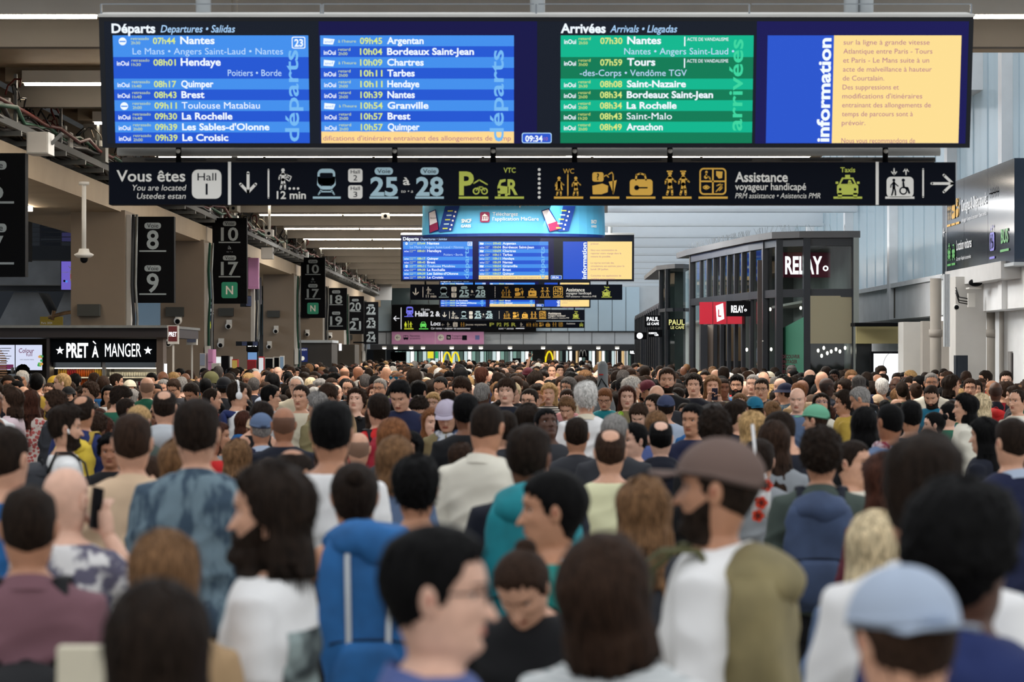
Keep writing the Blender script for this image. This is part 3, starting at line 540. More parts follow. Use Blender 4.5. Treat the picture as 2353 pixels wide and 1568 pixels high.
# --- platform signs on the left
def voie(u0, u1, v0, v1, content, label):
    uc = (u0 + u1) / 2; wpx = u1 - u0; d = -4.6 * F / (uc - CU); vc = (v0 + v1) / 2; s = d / F
    t = thing('platform_sign', label, 'sign', W(uc, vc, d), group='black platform number signs'); frame_box(t, -wpx / 2 * s, wpx / 2 * s, (vc - v1) * s, (vc - v0) * s, .14, BLACK, 'panel'); S = Sign(t, uc, vc, s)
    for k in content:
        if k[0] == 'v': v = k[1]; z = wpx / 98; S.rect(uc - 19 * z, v - 7 * z, uc + 19 * z, v + 7 * z, TGR, r=6 * z); S.text('Voie', uc - 13 * z, uc + 13 * z, v + 4.5 * z, 9.5 * z, BLACK, 1)
        if k[0] == 'n': S.text(k[1], uc - k[4], uc + k[4], k[2], k[3], TGR, 1, .02); z = wpx / 98; S.rect(uc - 31 * z, k[2] + 3.5 * z, uc + 31 * z, k[2] + 7 * z, TGR)
        if k[0] == 'a': S.text('à', uc - 4 * wpx / 77, uc + 4 * wpx / 77, k[1], 8 * wpx / 77, TGR); S.text('to • a', uc - 7 * wpx / 77, uc + 7 * wpx / 77, k[1] + 7 * wpx / 77, 3, TGR, 0, 0, .2)
        if k[0] == 'N': q = wpx / 77 * 18; S.rect(uc - q, k[1] - q, uc + q, k[1] + q, M('green_badge', (46, 150, 118), .5), r=q * .25); S.text('N', uc - q * .45, uc + q * .45, k[1] + q * .5, q, TW, 1, .02)
    S.done()
    g = G(); g.bar((-wpx / 2 * s - .35, .07, (vc - v0) * s - .1), (-wpx / 2 * s, .07, (vc - v0) * s - .1), .05, .05, BLACK); g.bar((-wpx / 2 * s - .35, .07, (vc - v1) * s + .05), (-wpx / 2 * s, .07, (vc - v1) * s + .05), .05, .05, BLACK); g.build('bracket', t)
voie(-82, 58, 352, 636, [('v', 380), ('n', '6', 458, 52, 20), ('v', 524), ('n', '7', 598, 54, 20)], 'nearest platform sign at the left edge of the view, mostly cut off')
voie(302, 400, 498, 696, [('v', 519), ('n', '8', 572, 41, 14), ('v', 617), ('n', '9', 671, 41, 14)], 'platform sign for tracks eight and nine right of the first grey pillar')
voie(488, 567, 501, 698, [('v', 514), ('n', '10', 553, 29, 20), ('a', 573), ('v', 593), ('n', '17', 632, 29, 20), ('N', 667)], 'nearer of the two platform signs reading Voie 10 to 17 with green N badge')
voie(691, 747, 592, 731, [('v', 601), ('n', '10', 628, 19, 14), ('a', 644), ('v', 657), ('n', '17', 684, 19, 14), ('N', 709)], 'farther of the two platform signs reading Voie 10 to 17 with green N badge')
voie(748, 797, 662, 759, [('v', 671), ('n', '18', 698, 19, 14), ('v', 720), ('n', '19', 747, 19, 14)], 'platform sign for tracks eighteen and nineteen')
voie(797, 836, 681, 768, [('v', 690), ('n', '20', 714, 18, 13), ('v', 734), ('n', '21', 757, 18, 13)], 'platform sign for tracks twenty and twenty-one')
voie(836, 869, 694, 791, [('v', 702), ('n', '22', 721, 15, 10.5), ('v', 733), ('n', '23', 752, 15, 10.5), ('v', 765), ('n', '24', 784, 15, 10.5)], 'farthest platform sign with three track numbers, twenty-two on top')
# ------------------------------------------------------------------ left side: pillars, soffit beam, cable tray
for i, y in enumerate((32.6, 40.9, 48.2, 57.8, 66.6, 75, 84)):
    g = G(); x0 = -5.62; x1 = -4.93; g.box(x0, y, 0, x1, y + .9, 3.95, PILLAR); g.box(x1, y + .1, 0, x1 + .06, y + .28, 3.9, OFFW)
    o = struct(g, 'pillar')
    g = G(); g.box(x1 + .02, y - .02, 1.9 + .1 * (i % 3), x1 + .1, y + .2, 2.25, OFFW)
    g.box(x0 + .1, y - .12, 2.6 + .12 * i % .7, x0 + .38, y, 2.75 + .12 * i % .7, P((60, 62, 60))); g.build('junction_box', o)
    g = G(); pts = [(x1 + .09, y + .1, 3.9)] + [(x1 + .09 + rnd.uniform(-.02, .03), y + .08, 3.9 - .45 * k) for k in range(1, 9)]
    g.tube(pts, .022, P((22, 70, 52)) if i % 2 else ANTH, 6); g.tube([(p[0] + .05, p[1] - .03, p[2]) for p in pts[:-2]], .018, GALV, 6); g.build('conduit', o)
    for k in range(2 if i < 6 else 0):
        if i == 0: continue
        t = thing('camera', '%s small white wall camera on the %s pillar from the camera' % ('upper' if k else 'lower', ORD[i]), 'camera', (x0 + .15 + .15 * k, y - .1, 2.3 + .35 * k), group='white wall cameras on pillars')
        g = G(); g.ball((0, -.05, 0), .065, OFFW); g.ball((0, -.1, -.01), .04, BLACK, 10, 6); g.build('lens', t); g = G(); g.box(-.05, 0, .0, .05, .1, .12, OFFW); g.build('mount', t)
# soffit beam carrying the tray, lit by a slim line of light
g = G(); g.box(-6.6, 20, 3.93, -4.98, 97, 4.2, BEIGE); g.box(-6.6, 20, 4.2, -5.9, 97, 5.2, BEIGE2); beam = struct(g, 'beam_left')
t = thing('line_light', 'long white light line along the left soffit above the platforms', 'ceiling light', (-5.95, 27, 3.9)); g = G(); g.box(-.03, -4.6, -.02, .03, 4.6, .03, TUBE); g.build('tube', t); g = G(); g.box(-.05, -4.7, .03, .05, 4.7, .06, OFFW); g.build('housing', t)
t = thing('cable_tray', 'long steel ladder tray heaped with loose black and white cables along the left side', 'cable tray', (-4.95, 20, 4.3))
g = G()
for x in (.12, -.32, -.76):
    g.box(x - .02, 0, 0, x + .02, 77, .07, P((92, 94, 94)))
g.build('rail', t)
for k in range(60): g = G(); g.bar((-.9, k * 1.25, -.03), (.16, k * 1.25, -.03), .04, .05, GALV); g.build('rung', t)
for k in range(30):
    g = G(); y = k * 2.5; g.bar((.1, y, .02), (.1, y, .55), .03, .03, GALV); g.build('upright', t)
BK = M('cable_black', (16, 15, 15), .5); WCAB = M('cable_white', (190, 180, 160), .5); RC = M('cable_red', (96, 32, 26), .5); GC = M('cable_green', (24, 84, 62), .5); YC = M('cable_yellow', (170, 140, 30), .5)
for j in range(26):
    m = [BK, BK, BK, BK, WCAB, ANTH, RC, BK, GC, BK][j % 10]; g = G(); xb = rnd.uniform(-.75, .14); zb = rnd.uniform(.04, .34) * (.5 + .5 * (xb > -.3)); pts = []
    y = 0
    while y < 76:
        pts.append((xb + rnd.uniform(-.06, .06), y, zb + rnd.uniform(-.05, .09))); y += rnd.uniform(.5, 1.1)
    g.tube(pts, rnd.uniform(.014, .03), m, 5); g.build('cable', t)
g = G()
for j in range(420): # loose ends, ties and loops sticking out of the heap
    y = rnd.uniform(0, 76); x = rnd.uniform(-.5, .16); z = rnd.uniform(.2, .42); r = rnd.uniform(.05, .16); a = rnd.uniform(0, 6.3)
    pts = [(x + r * math.cos(a + q) * .6, y + r * math.sin(a + q), z + .1 * math.sin(q)) for q in (0, 1, 2, 3, 4)]
    g.tube(pts, rnd.uniform(.006, .014), rnd.choice([BK, BK, BK, BK, WCAB, RC, ANTH]), 4)
o = g.build('cable_tangle', t); o['kind'] = 'stuff'
for j in range(34):
    y = 1 + j * 2.2 + rnd.uniform(-.5, .5); g = G(); g.box(-.06, 0, .02, .09, .22, .2, rnd.choice([OFFW, ALU, WCAB, GALV])); g.box(-.03, .02, .2, .04, .12, .27, OFFW); o = g.build('connector', t); o.location = (rnd.uniform(-.1, .1), y, .05)
for j, (u, v, d, lb) in enumerate(((86, 328, 23, 'white loudspeaker box under the tray above the nearest platform sign'), (613, 582, 47, 'white loudspeaker box at the tray beside the nearer Voie 10 sign'), (826, 665, 84, 'tiny white loudspeaker box far along the tray'), (1290, 695, 97, 'white square speaker on the far wall behind the board'))):
    s = d / F; t = thing('loudspeaker', lb, 'loudspeaker', W(u, v, d)); g = G(); q = 25 if j == 0 else 13 if j == 1 else 6
    g.box(-q * s, 0, -q * s, q * s, .3, q * s, OFFW); g.build('cabinet', t); g = G(); g.box(-q * .9 * s, -.01, -q * .9 * s, q * .9 * s, 0, q * .9 * s, P((214, 210, 204))); g.build('grille', t); g = G(); g.bar((q * s, .15, 0), (q * s + .1, .15, q * s), .03, .03, GALV); g.build('bracket', t)
# dome camera on its pole
t = thing('dome_camera', 'white dome camera on a pole left of the first grey pillar', 'camera', W(193, 585, 27)); s = 27 / F
g = G(); g.tube([(0, 0, 12 * s), (0, 0, 167 * s)], .024, OFFW, 12); g.tube([(0, 0, 160 * s), (0, 0, 167 * s)], .055, OFFW, 12); g.build('pole', t)
g = G(); g.tube([(0, 0, -8 * s), (0, 0, -3 * s), (0, 0, 0), (0, 0, 5 * s), (0, 0, 13 * s)], [14 * s, 21 * s, 22.5 * s, 13 * s, 11 * s], OFFW, 20); g.build('shroud', t); g = G(); g.ball((0, 0, -11 * s), (9 * s, 9 * s, 9 * s), BLACK, 16, 10); g.build('dome', t)
for j, (u, v, v1, d, lb) in enumerate(((619, 535, 470, 45, 'grey box speaker on a ceiling pole above the nearer Voie 10 sign'), (886, 495, 470, 47, 'white camera hanging on a ceiling pole left of the blue drum'), (539, 478, 470, 20, 'small brown spotlight hanging just under the near direction sign'), (870, 560, 520, 62, 'thin ceiling pole sensor left of the second board'))):
    s = d / F; t = thing('ceiling_camera', lb, 'camera', W(u, v, d)); g = G(); g.tube([(0, 0, 0), (0, 0, 4.98 - t.location.z)], .025, OFFW, 8); g.build('pole', t); g = G(); g.box(-9 * s, -.1, -9 * s, 9 * s, .15, 7 * s, OFFW if j != 2 else P((120, 110, 90))); g.ball((0, -.1, -2 * s), 4 * s, BLACK, 10, 6); g.build('body', t)
# dark platform side at far left
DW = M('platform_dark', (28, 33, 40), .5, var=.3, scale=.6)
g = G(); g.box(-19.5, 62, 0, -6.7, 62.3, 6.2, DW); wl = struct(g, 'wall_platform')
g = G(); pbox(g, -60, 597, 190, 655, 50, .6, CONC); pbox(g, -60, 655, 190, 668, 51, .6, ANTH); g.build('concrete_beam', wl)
for x, w_ in ((60, 62), (170, 50)):
    g = G(); d = 51.5; a = [W(x - w_ * 1.2, 762, d), W(x + w_ * 1.2, 762, d), W(x + w_ * .45, 672, d), W(x - w_ * .45, 672, d)]
    g.add([tuple(p) for p in a] + [(p.x, p.y + 1.2, p.z) for p in a], [(0, 1, 2, 3), (1, 5, 6, 2), (0, 3, 7, 4), (2, 6, 7, 3)], CONC); g.build('concrete_corbel', wl)
for i, (u0, v0, u1, v1) in enumerate(((92, 505, 138, 548), (140, 508, 172, 530), (140, 533, 172, 556), (92, 552, 138, 590))):
    g = G(); pbox(g, u0, v0, u1, v1, 55, .1, E((56, 54, 96), .6) if i in (1, 2) else P((20, 26, 36), .2)); g.build('window_pane', wl)
g = G()
for k in range(9): pbox(g, 62, 500 + k * 11, 182, 501.5 + k * 11, 54, .05, ANTH)
for u in (90, 139, 173): pbox(g, u, 495, u + 2, 600, 53.9, .05, ANTH)
g.build('window_frame', wl)
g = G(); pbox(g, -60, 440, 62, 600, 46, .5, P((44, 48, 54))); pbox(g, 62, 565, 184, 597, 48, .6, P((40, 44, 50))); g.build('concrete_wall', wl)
t = thing('poster_screen', 'violet lit poster screen on the concrete left of the first pillar', 'screen', W(155, 633, 44)); s = 44 / F; frame_box(t, -16 * s, 15 * s, -34 * s, 34 * s, .08, ANTH, 'frame'); S = Sign(t, 155, 633, s)
PU = E((120, 104, 210), .8); S.rect(141, 601, 169, 666, PU, 0, 'display'); S.rect(161, 620, 168, 647, TW, 1, r=3); S.rect(162, 630, 167, 641, E((200, 60, 70), .8), 2); S.line([(158, 612), (161, 616), (165, 610)], 1.2, TW, 1); S.circ(148, 646, 2.6, NAVY, 1); S.circ(153, 647, 2.6, B1, 1); S.text('Paris', 161, 169, 664, 4, TW, 1); S.text('rejoignez', 143, 158, 627, 3, TW, 1); S.done()
t = thing('banner', 'mustard banner with small white words behind the food kiosk roof', 'banner', W(118, 739, 44)); frame_box(t, -26 * s, 26 * s, -11 * s, 11 * s, .04, P((158, 134, 48)), 'panel'); S = Sign(t, 118, 739, s); S.text('Paris 2024', 95, 120, 745, 5, TW); S.done()
t = thing('timber_pole', 'rough brown timber pole leaning out beside the first pillar', 'pole', W(148, 722, 40)); s = 40 / F; g = G(); g.tube([(-37 * s, 0, -8 * s), (0, 0, 2 * s), (38 * s, .2, 9 * s)], .03, M('raw_wood', (110, 84, 58), .8, var=.3, scale=20), 7); g.tube([(-28 * s, 0, -14 * s), (-24 * s, 0, 8 * s)], .03, M('raw_wood'), 7); g.build('pole', t)
# pale glazing seen between the pillars
g = G(); PG = M('pale_glass', (150, 176, 196), .2, var=.08, scale=.4)
pbox(g, 285, 690, 700, 770, 92, .1, PG); pbox(g, 450, 560, 900, 690, 93, .1, P((150, 150, 150))); pbox(g, 500, 770, 850, 803, 93, .1, P((120, 130, 142)))
gw = struct(g, 'wall_glazed')
g = G(); [pbox(g, u, 690, u + 1.6, 770, 91.9, .05, ANTH) for u in (330, 372, 420, 470, 540, 600, 650)]; g.build('mullion', gw)
g = G(); pbox(g, 288, 690, 372, 752, 60, .1, PG); pbox(g, 470, 560, 490, 760, 60, .1, PG); pbox(g, 566, 600, 600, 700, 60, .1, P((120, 116, 124)))
o = g.build('glass_screen'); o['label'] = 'pale blue glass screen seen between the pillars under the Voie 8 sign'; o['category'] = 'glass screen'
# ---------------- food kiosk on the left
t = thing('food_kiosk', 'dark food kiosk with lit white star lettering and chilled drinks at left', 'kiosk', (0, 30, 0)); d0 = 30.0; s = d0 / F
KB = M('kiosk_brown', (40, 34, 36), .5); KS = M('kiosk_steel', (120, 116, 112), .3, metal=.7)
def kb(g, u0, v0, u1, v1, y, th, m): a = W(u0, v1, d0); b = W(u1, v0, d0); g.box(a.x, y, max(0, a.z), b.x, y + th, b.z, m); return g
kb(G(), -120, 753, 384, 776, 0, 3.0, KB).build('fascia', t); kb(G(), -120, 748, 386, 754, -.1, 3.2, GALV).build('roof_edge', t)
g = G(); kb(g, 105, 778, 112, 1300, .05, .3, KB); kb(g, 357, 776, 372, 1300, .1, .3, P((92, 80, 72))); kb(g, 225, 830, 232, 1300, .3, .2, KS); g.build('post', t)
kb(G(), 108, 779, 358, 833, .12, .2, M('black_gloss', (5, 9, 14), .6)).build('sign_panel', t)
kb(G(), -120, 776, 105, 1300, 2.6, .1, P((52, 46, 42))).build('back_wall', t)
S = Sign(t, CU, HV, s); S.y0 = .1; t_z = CH
class KSn(Sign):
    def xy(s, u, v): return ((u - CU) * s.sc, CH - (v - HV) * s.sc)
S = KSn(t, 0, 0, s); S.y0 = .11; WL = E((250, 252, 255), 1.6)
for cx in (134, 337): S.poly([(cx + (10 if k % 2 == 0 else 4) * math.sin(math.pi * k / 5), 806 - (10 if k % 2 == 0 else 4) * math.cos(math.pi * k / 5)) for k in range(10)], WL)
S.text('PRET', 149, 199, 821, 31, WL, 0, .035); S.text('A', 208, 223, 821, 25, WL, 0, .02); S.line([(211, 785), (216, 790)], 2.5, WL); S.text('MANGER', 238, 321, 820, 30, WL, 0, .035); S.done()
for (u0, u1, cols, lb) in ((114, 224, [(214, 160, 40), (170, 30, 34), (214, 96, 30), (206, 110, 40), (222, 176, 60)], 'juice'), (234, 350, [(236, 232, 216)] * 3, 'yoghurt')):
    kb(G(), u0, 833, u1, 845, .25, .1, M('visor', (90, 96, 100), .15, metal=.4)).build('canopy', t)
    kb(G(), u0, 845, u1, 925, .95, .05, P((214, 206, 190))).build('fridge_back', t)
    g = G(); kb(g, u0 + 1, 846, u1 - 1, 848, .3, .06, E((255, 240, 205), 5)); g.build('light_strip', t)
    for r, v in enumerate((867, 888, 908)):
        kb(G(), u0, v, u1, v + 4, .4, .5, KS).build('shelf', t); kb(G(), u0, v + .5, u1, v + 3, .38, .02, P((230, 224, 205))).build('price_rail', t)
        n = 20
        for k in range(n):
            u = u0 + 4 + (u1 - u0 - 8) * k / (n - 1); col = cols[min(len(cols) - 1, k * len(cols) // n)]
            if lb == 'yoghurt' and r > 0: col = ((120, 24, 40), (236, 230, 216))[k % 2]
            m = M('pot_%d_%d_%d' % col, col, .35); g = G(); x = (u - CU) * s; z0 = CH - (v - HV) * s
            if lb == 'juice': g.tube([(0, 0, 0), (0, 0, .075), (0, 0, .085), (0, 0, .1)], [.013, .013, .006, .006], m, 8)
            else: g.tube([(0, 0, 0), (0, 0, .05)], [.012, .015], m, 8); g.tube([(0, 0, .05), (0, 0, .056)], .0155, P((240, 236, 224)), 8)
            row = ['top', 'middle', 'bottom'][r]
            o = g.build('juice_bottle' if lb == 'juice' else 'yoghurt_pot'); o.location = (x, 30.5, z0); o['category'] = 'bottle' if lb == 'juice' else 'pot'; o['group'] = '%ss on the %s chiller shelf' % (lb, row)
            shade = {(214, 160, 40): 'amber', (170, 30, 34): 'dark red', (214, 96, 30): 'orange', (206, 110, 40): 'light orange', (222, 176, 60): 'yellow', (236, 232, 216): 'cream', (236, 230, 216): 'pale', (120, 24, 40): 'berry red'}[col]
            o['label'] = '%s %s from the left on the %s chiller shelf, %s' % (ORD[k], 'juice bottle' if lb == 'juice' else 'yoghurt pot', row, shade)
g = G(); g.box((297 + 72 - CU) * s, .2, 1.2, (371 - CU) * s + .03, .26, 2.0, E((235, 245, 255), 2.2)); g.build('light_column', t)
for (u0, u1, lb) in ((-30, 35, 'menu screen with small price text at the far left kiosk wall'), (35, 98, 'white menu screen reading Colour full on the left kiosk wall')):
    m = thing('menu_screen', lb, 'screen', W((u0 + u1) / 2, 822, 32.4)); q = 32.4 / F; frame_box(m, (u0 - u1) / 2 * q, (u1 - u0) / 2 * q, -30 * q, 30 * q, .05, BLACK, 'frame'); uc = (u0 + u1) / 2; S = Sign(m, uc, 822, q); MS = E((214, 220, 244), 1.0)
    S.rect(u0 + 1, 793, u1 - 1, 851, MS, 0, 'display'); PV = E((120, 50, 90), .8)
    if u1 > 90: S.text('Colour', 43, 78, 811, 10, PV, 1, .01, .1); S.text('full', 60, 74, 819, 8, PV, 1); S.text('new seasonal menu', 46, 78, 828, 3, TGR, 1); [S.circ(92 + rnd.uniform(-4, 5), 828 + rnd.uniform(-12, 14), 3, E(rnd.choice([(110, 190, 90), (240, 160, 90), (60, 160, 100)]), .9), 1) for _ in range(12)]
    else: [S.rect(2, 800 + k * 6, 26 - (k % 3) * 4, 801.5 + k * 6, TGR, 1) for k in range(6)]; S.rect(u0 + 1, 838, 31, 849, PV, 1)
    S.done()
g = G()
for k in range(16): kb(g, -60, 800 + k * 5.5, 13 - max(0, 4 - k) * 3, 803 + k * 5.5, -.05 + .01 * k, .05, M('slat_wood', (150, 116, 90), .6))
o = g.build('counter_slats', t)
m = thing('coffee_machine', 'chrome coffee machine with cup stack on the left kiosk counter', 'coffee machine', W(45, 862, 31)); g = G(); q = 31 / F; g.box(-26 * q, 0, -20 * q, 20 * q, .4, 2 * q, STEEL); g.build('body', m)
for k in range(4): g = G(); g.tube([(-20 * q + k * 9 * q, .1, 2 * q), (-20 * q + k * 9 * q, .1, 17 * q)], [3 * q, 4 * q], OFFW, 8); g.build('cup', m)
nospec('black_gloss')
# blade signs at the end of the kiosk
for (u, v0, v1, w_, txt, lb, bg) in ((397, 748, 791, 12, 'PRET', 'projecting maroon lightbox sign at the right corner of the food kiosk', (96, 40, 40)), (440, 756, 793, 12, 'PIERRE', 'projecting grey lightbox sign beyond the food kiosk corner', (60, 62, 72))):
    b = thing('blade_sign', lb, 'sign', W(u, (v0 + v1) / 2, 29.6 if u < 400 else 33)); q = b.location.y / F; g = G(); g.box(-w_ * q, 0, -(v1 - v0) / 2 * q, w_ * q, .1, (v1 - v0) / 2 * q, OFFW); g.build('case', b)
    S = Sign(b, u, (v0 + v1) / 2, q); S.rect(u - w_ + 2, v0 + 2, u + w_ - 2, v1 - 6, E(bg, .8), 0, 'display'); S.text(txt, u - w_ + 3, u + w_ - 3, (v0 + v1) / 2 + 4, 10, WL, 1, .02); S.done()
    g = G(); g.bar((0, .05, -(v1 - v0) / 2 * q), (0, .05, -(v1 - v0) / 2 * q - 1.0), .02, .02, OFFW); g.build('post', b)
# totems, ticket machines, posters between the left pillars
def slab(name, lb, cat, u0, v0, u1, v1, d, face, body=None, txt=None, tc=None, tilt=0):
    t = thing(name, lb, cat, W((u0 + u1) / 2, v1, d), (0, 0, R(tilt))); q = d / F; wd = (u1 - u0) / 2 * q; h = (v1 - v0) * q; bt = -max(0, t.location.z) if v1 > 828 else 0
    g = G(); g.box(-wd, 0, bt, wd, .18, h, body or OFFW); g.build('casing', t); g = G(); g.box(-wd * .86, -.02, h * .06, wd * .86, 0, h * .95, face); g.build('face', t)
    if txt: S = Sign(t, 0, 0, q); S.text(txt, -(u1 - u0) * .36, (u1 - u0) * .36, -(v1 - v0) * .5, min(14, (v1 - v0) * .25), tc or TW, 12, .02); S.done()
    return t
RED = M('totem_red', (170, 26, 34), .5)
slab('ticket_machine', 'white ticket machine behind the olive helmet', 'machine', 462, 822, 480, 870, 40, E((220, 228, 232), .7)); slab('ticket_machine', 'white ticket machine with a grey front beside a black screen', 'machine', 486, 835, 505, 870, 39, P((190, 190, 186)))
slab('information_screen', 'black upright screen between white machines and the red totem', 'screen', 508, 818, 525, 870, 38, BLACK, BLACK); slab('poster_totem', 'narrow red totem with yellow poster left of the third pillar', 'totem', 533, 826, 546, 870, 38, P((200, 176, 90)), RED)
slab('lightbox', 'wide white lightbox behind the machines on the left', 'lightbox', 466, 820, 532, 838, 44, E((236, 240, 240), .9)); slab('leaflet', 'pink leaflet panel standing above the white machines', 'poster', 478, 803, 490, 834, 39.5, PINK, PINK, tilt=-8); slab('leaflet', 'pale grey leaflet panel left of the pink leaflet', 'poster', 459, 812, 472, 842, 39.5, P((150, 160, 180)), OFFW, tilt=-8)
slab('poster_totem', 'wide dark red totem right of the third pillar', 'totem', 568, 827, 588, 870, 45, P((120, 22, 30)), RED); slab('poster_totem', 'slim red totem with lit white face', 'totem', 594, 820, 606, 870, 45, E((230, 232, 236), .8), RED)
slab('ticket_machine', 'black ticket machine with rounded white rim under the Voie 10 signs', 'machine', 609, 822, 628, 870, 47, BLACK, OFFW); slab('ticket_machine', 'second black ticket machine with white rim, one step farther', 'machine', 628, 820, 642, 870, 49, BLACK, OFFW); slab('advert_stand', 'white and blue poster stand beside the fourth pillar', 'poster', 643, 818, 652, 870, 47, P((130, 160, 190)), OFFW)
slab('lit_sign', 'black sign with cut white capitals L S T E between the pillars', 'sign', 566, 785, 594, 808, 46, BLACK, BLACK, 'LSTE', WL); slab('lit_poster', 'blue lit poster under the cut white capitals', 'poster', 568, 808, 592, 850, 46.2, E((120, 160, 210), .8), BLACK)
for (u, v0, v1, lb) in ((563, 640, 700, 'upper'), (553, 745, 790, 'lower left'), (578, 745, 790, 'lower right')):
    slab('tilted_poster', '%s dark tilted poster screen hanging by the third pillar' % lb, 'screen', u, v0 + 40, u + 15, v1 + 5, 43, M('poster_dark', (30, 40, 70), .4, var=.8, scale=6), BLACK, tilt=35)
slab('pink_poster', 'pink poster on the pillar beside the nearer Voie 10 sign', 'poster', 570, 593, 594, 664, 48, PINK, PINK); slab('wall_clock_panel', 'cream clock panel with black hand behind the tilted posters', 'clock', 566, 690, 594, 780, 52, P((196, 184, 160)), OFFW)
t = slab('assist_sign', 'blue-black lit sign reading Assist behind the second pillar', 'sign', 464, 700, 492, 764, 52, E((12, 18, 50), 1), BLACK); S = Sign(t, 478, 764, 52 / F); S.text('Assist', 465, 491, 716, 9, WW, 14, .02); S.text('voyageur', 465, 491, 725, 6, WW, 14); pict(S, 'lost', 467, 738, 18, YG, BLACK, 14); S.done()
t = thing('snack_kiosk', 'small lit snack kiosk with food screens between far pillars', 'kiosk', W(712, 870, 60)); q = 60 / F; g = G(); g.box(-50 * q, 0, 0, 50 * q, 2, 85 * q, P((60, 58, 56))); g.box(-52 * q, -.1, 82 * q, 52 * q, 2.1, 88 * q, ALU); g.build('body', t)
S = Sign(t, 712, 870, q); S.y0 = -.01; S.rect(662, 800, 685, 832, E((150, 160, 180), .9), 0, 'display'); S.rect(686, 800, 707, 832, E((30, 40, 90), .9), 0, 'display'); S.circ(668, 824, 4, E((220, 200, 120), .9), 1); S.circ(695, 824, 5, E((230, 225, 210), .9), 1); S.text('Pause', 664, 682, 810, 5, WW, 1); S.text('FRESH', 688, 705, 806, 4, WW, 1); S.done()
t = thing('snack_kiosk', 'far kiosk with warm brown interior and small blade signs', 'kiosk', W(775, 860, 70)); q = 70 / F; g = G(); g.box(-40 * q, 0, 0, 40 * q, 2, 68 * q, P((70, 66, 60))); g.build('body', t); S = Sign(t, 775, 860, q); S.y0 = -.01; S.rect(740, 800, 770, 850, E((150, 104, 60), .8), 0, 'display'); S.rect(724, 790, 729, 804, WL, 1); S.rect(738, 790, 743, 804, WL, 1); S.rect(779, 790, 785, 806, WL, 1); S.circ(743, 812, 3, WL, 2); S.done()
# ------------------------------------------------------------------ right side: newsagent pavilion
FR = M('pavilion_frame', (34, 38, 44), .35); ZT = 3.86
poly = []
for u, v in ((1591, 588), (1612, 583.5), (1628, 580), (1643, 577), (1659, 573.5), (1675, 570), (1691, 567), (1708, 563.5), (1727, 559.5), (1759, 554), (1790, 549.5), (1853, 547.5), (1964, 547)):
    d = (ZT - CH) * F / (HV - v); poly.append(W(u, v, d))
t = thing('newsagent_pavilion', 'two-storey dark glazed newsagent pavilion with curved finned front at right', 'pavilion', (0, 0, 0))
g = G(); top = [(p.x - .12, p.y - .12) for p in poly] + [(5.2, poly[-1].y - .12), (5.2, 46.5), (poly[0].x - .2, 46.5)]
n = len(top); g.add([(x, y, ZT) for x, y in top] + [(x, y, ZT + .1) for x, y in top], [tuple(range(n))[::-1], tuple(range(n, 2 * n))] + [(k, (k + 1) % n, n + (k + 1) % n, n + k) for k in range(n)], M('roof_cap', (84, 84, 86), .5)); g.build('roof', t)
for k, p in enumerate(poly):
    g = G(); g.box(p.x - (.028 if 0 < k < 9 else .05), p.y - .1, 0, p.x + (.028 if 0 < k < 9 else .05), p.y + .12, ZT, FR); g.build('fin', t)
for k in range(len(poly) - 1):
    a, b = poly[k], poly[k + 1]
    g = G()
    for z, h in ((3.035, .12), (ZT - .06, .12), (.1, .2)): g.bar((a.x, a.y, z), (b.x, b.y, z), .1, h, FR)
    g.build('rail', t)
    for z0, z1 in ((3.1, ZT - .1), (.2, 2.98)):
        if z0 < 1 and k in (2, 3, 4, 5, 6, 7): continue
        g = G(); g.add([(a.x, a.y + .02, z0), (b.x, b.y + .02, z0), (b.x, b.y + .02, z1), (a.x, a.y + .02, z1)], [(0, 1, 2, 3)], GLASS); g.build('pane', t)
for k in range(46): # bird spikes on the roof
    pass
g = G()
for k in range(110):
    j = rnd.random() * 11.99; a, b = poly[int(j)], poly[int(j) + 1]; f = j % 1; x = a.x + (b.x - a.x) * f - .08; y = a.y + (b.y - a.y) * f - .08; g.bar((x, y, ZT + .1), (x + rnd.uniform(-.05, .05), y, ZT + .2), .004, .004, STEEL)
o = g.build('bird_spikes', t); o['kind'] = 'stuff'
# inside of the pavilion
INT = M('pavilion_inside', (128, 134, 132), .8, var=.2, scale=.8)
g = G(); g.box(3.6, 46.4, 0, 5.15, 46.5, ZT, INT); g.box(5.1, 38.2, 0, 5.18, 46.4, ZT, INT); g.box(4.7, 40.5, 2.95, 5.1, 46.3, 2.99, OFFW); g.build('inner_wall', t)
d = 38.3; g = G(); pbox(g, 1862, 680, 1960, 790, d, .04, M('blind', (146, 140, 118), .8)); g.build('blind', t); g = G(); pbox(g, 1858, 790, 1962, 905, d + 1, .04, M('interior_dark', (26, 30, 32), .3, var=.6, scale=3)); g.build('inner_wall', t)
g = G(); a = [W(1797, 755, 38.7), W(1850, 727, 38.3), W(1850, 905, 38.3), W(1797, 905, 38.7)]; g.add([tuple(p) for p in a], [(3, 2, 1, 0)], M('poster_green', (62, 120, 98), .5)); g.build('window_poster', t)
S = KSn(t, 0, 0, 38.2 / F); S.y0 = 38.2; DR = M('poster_ink', (70, 22, 34), .5)
for i, x in enumerate(('DÉCOUVRIR', 'PARTAGER', "S'ÉVADER", 'RIRE')): S.text(x, 1797, (1838, 1832, 1828, 1808)[i], 824 + i * 11.5, 8, DR, 0, .03)
S.text('PARFAIT !', 1797, 1822, 868, 7, TGR, 0, .02); S.done()
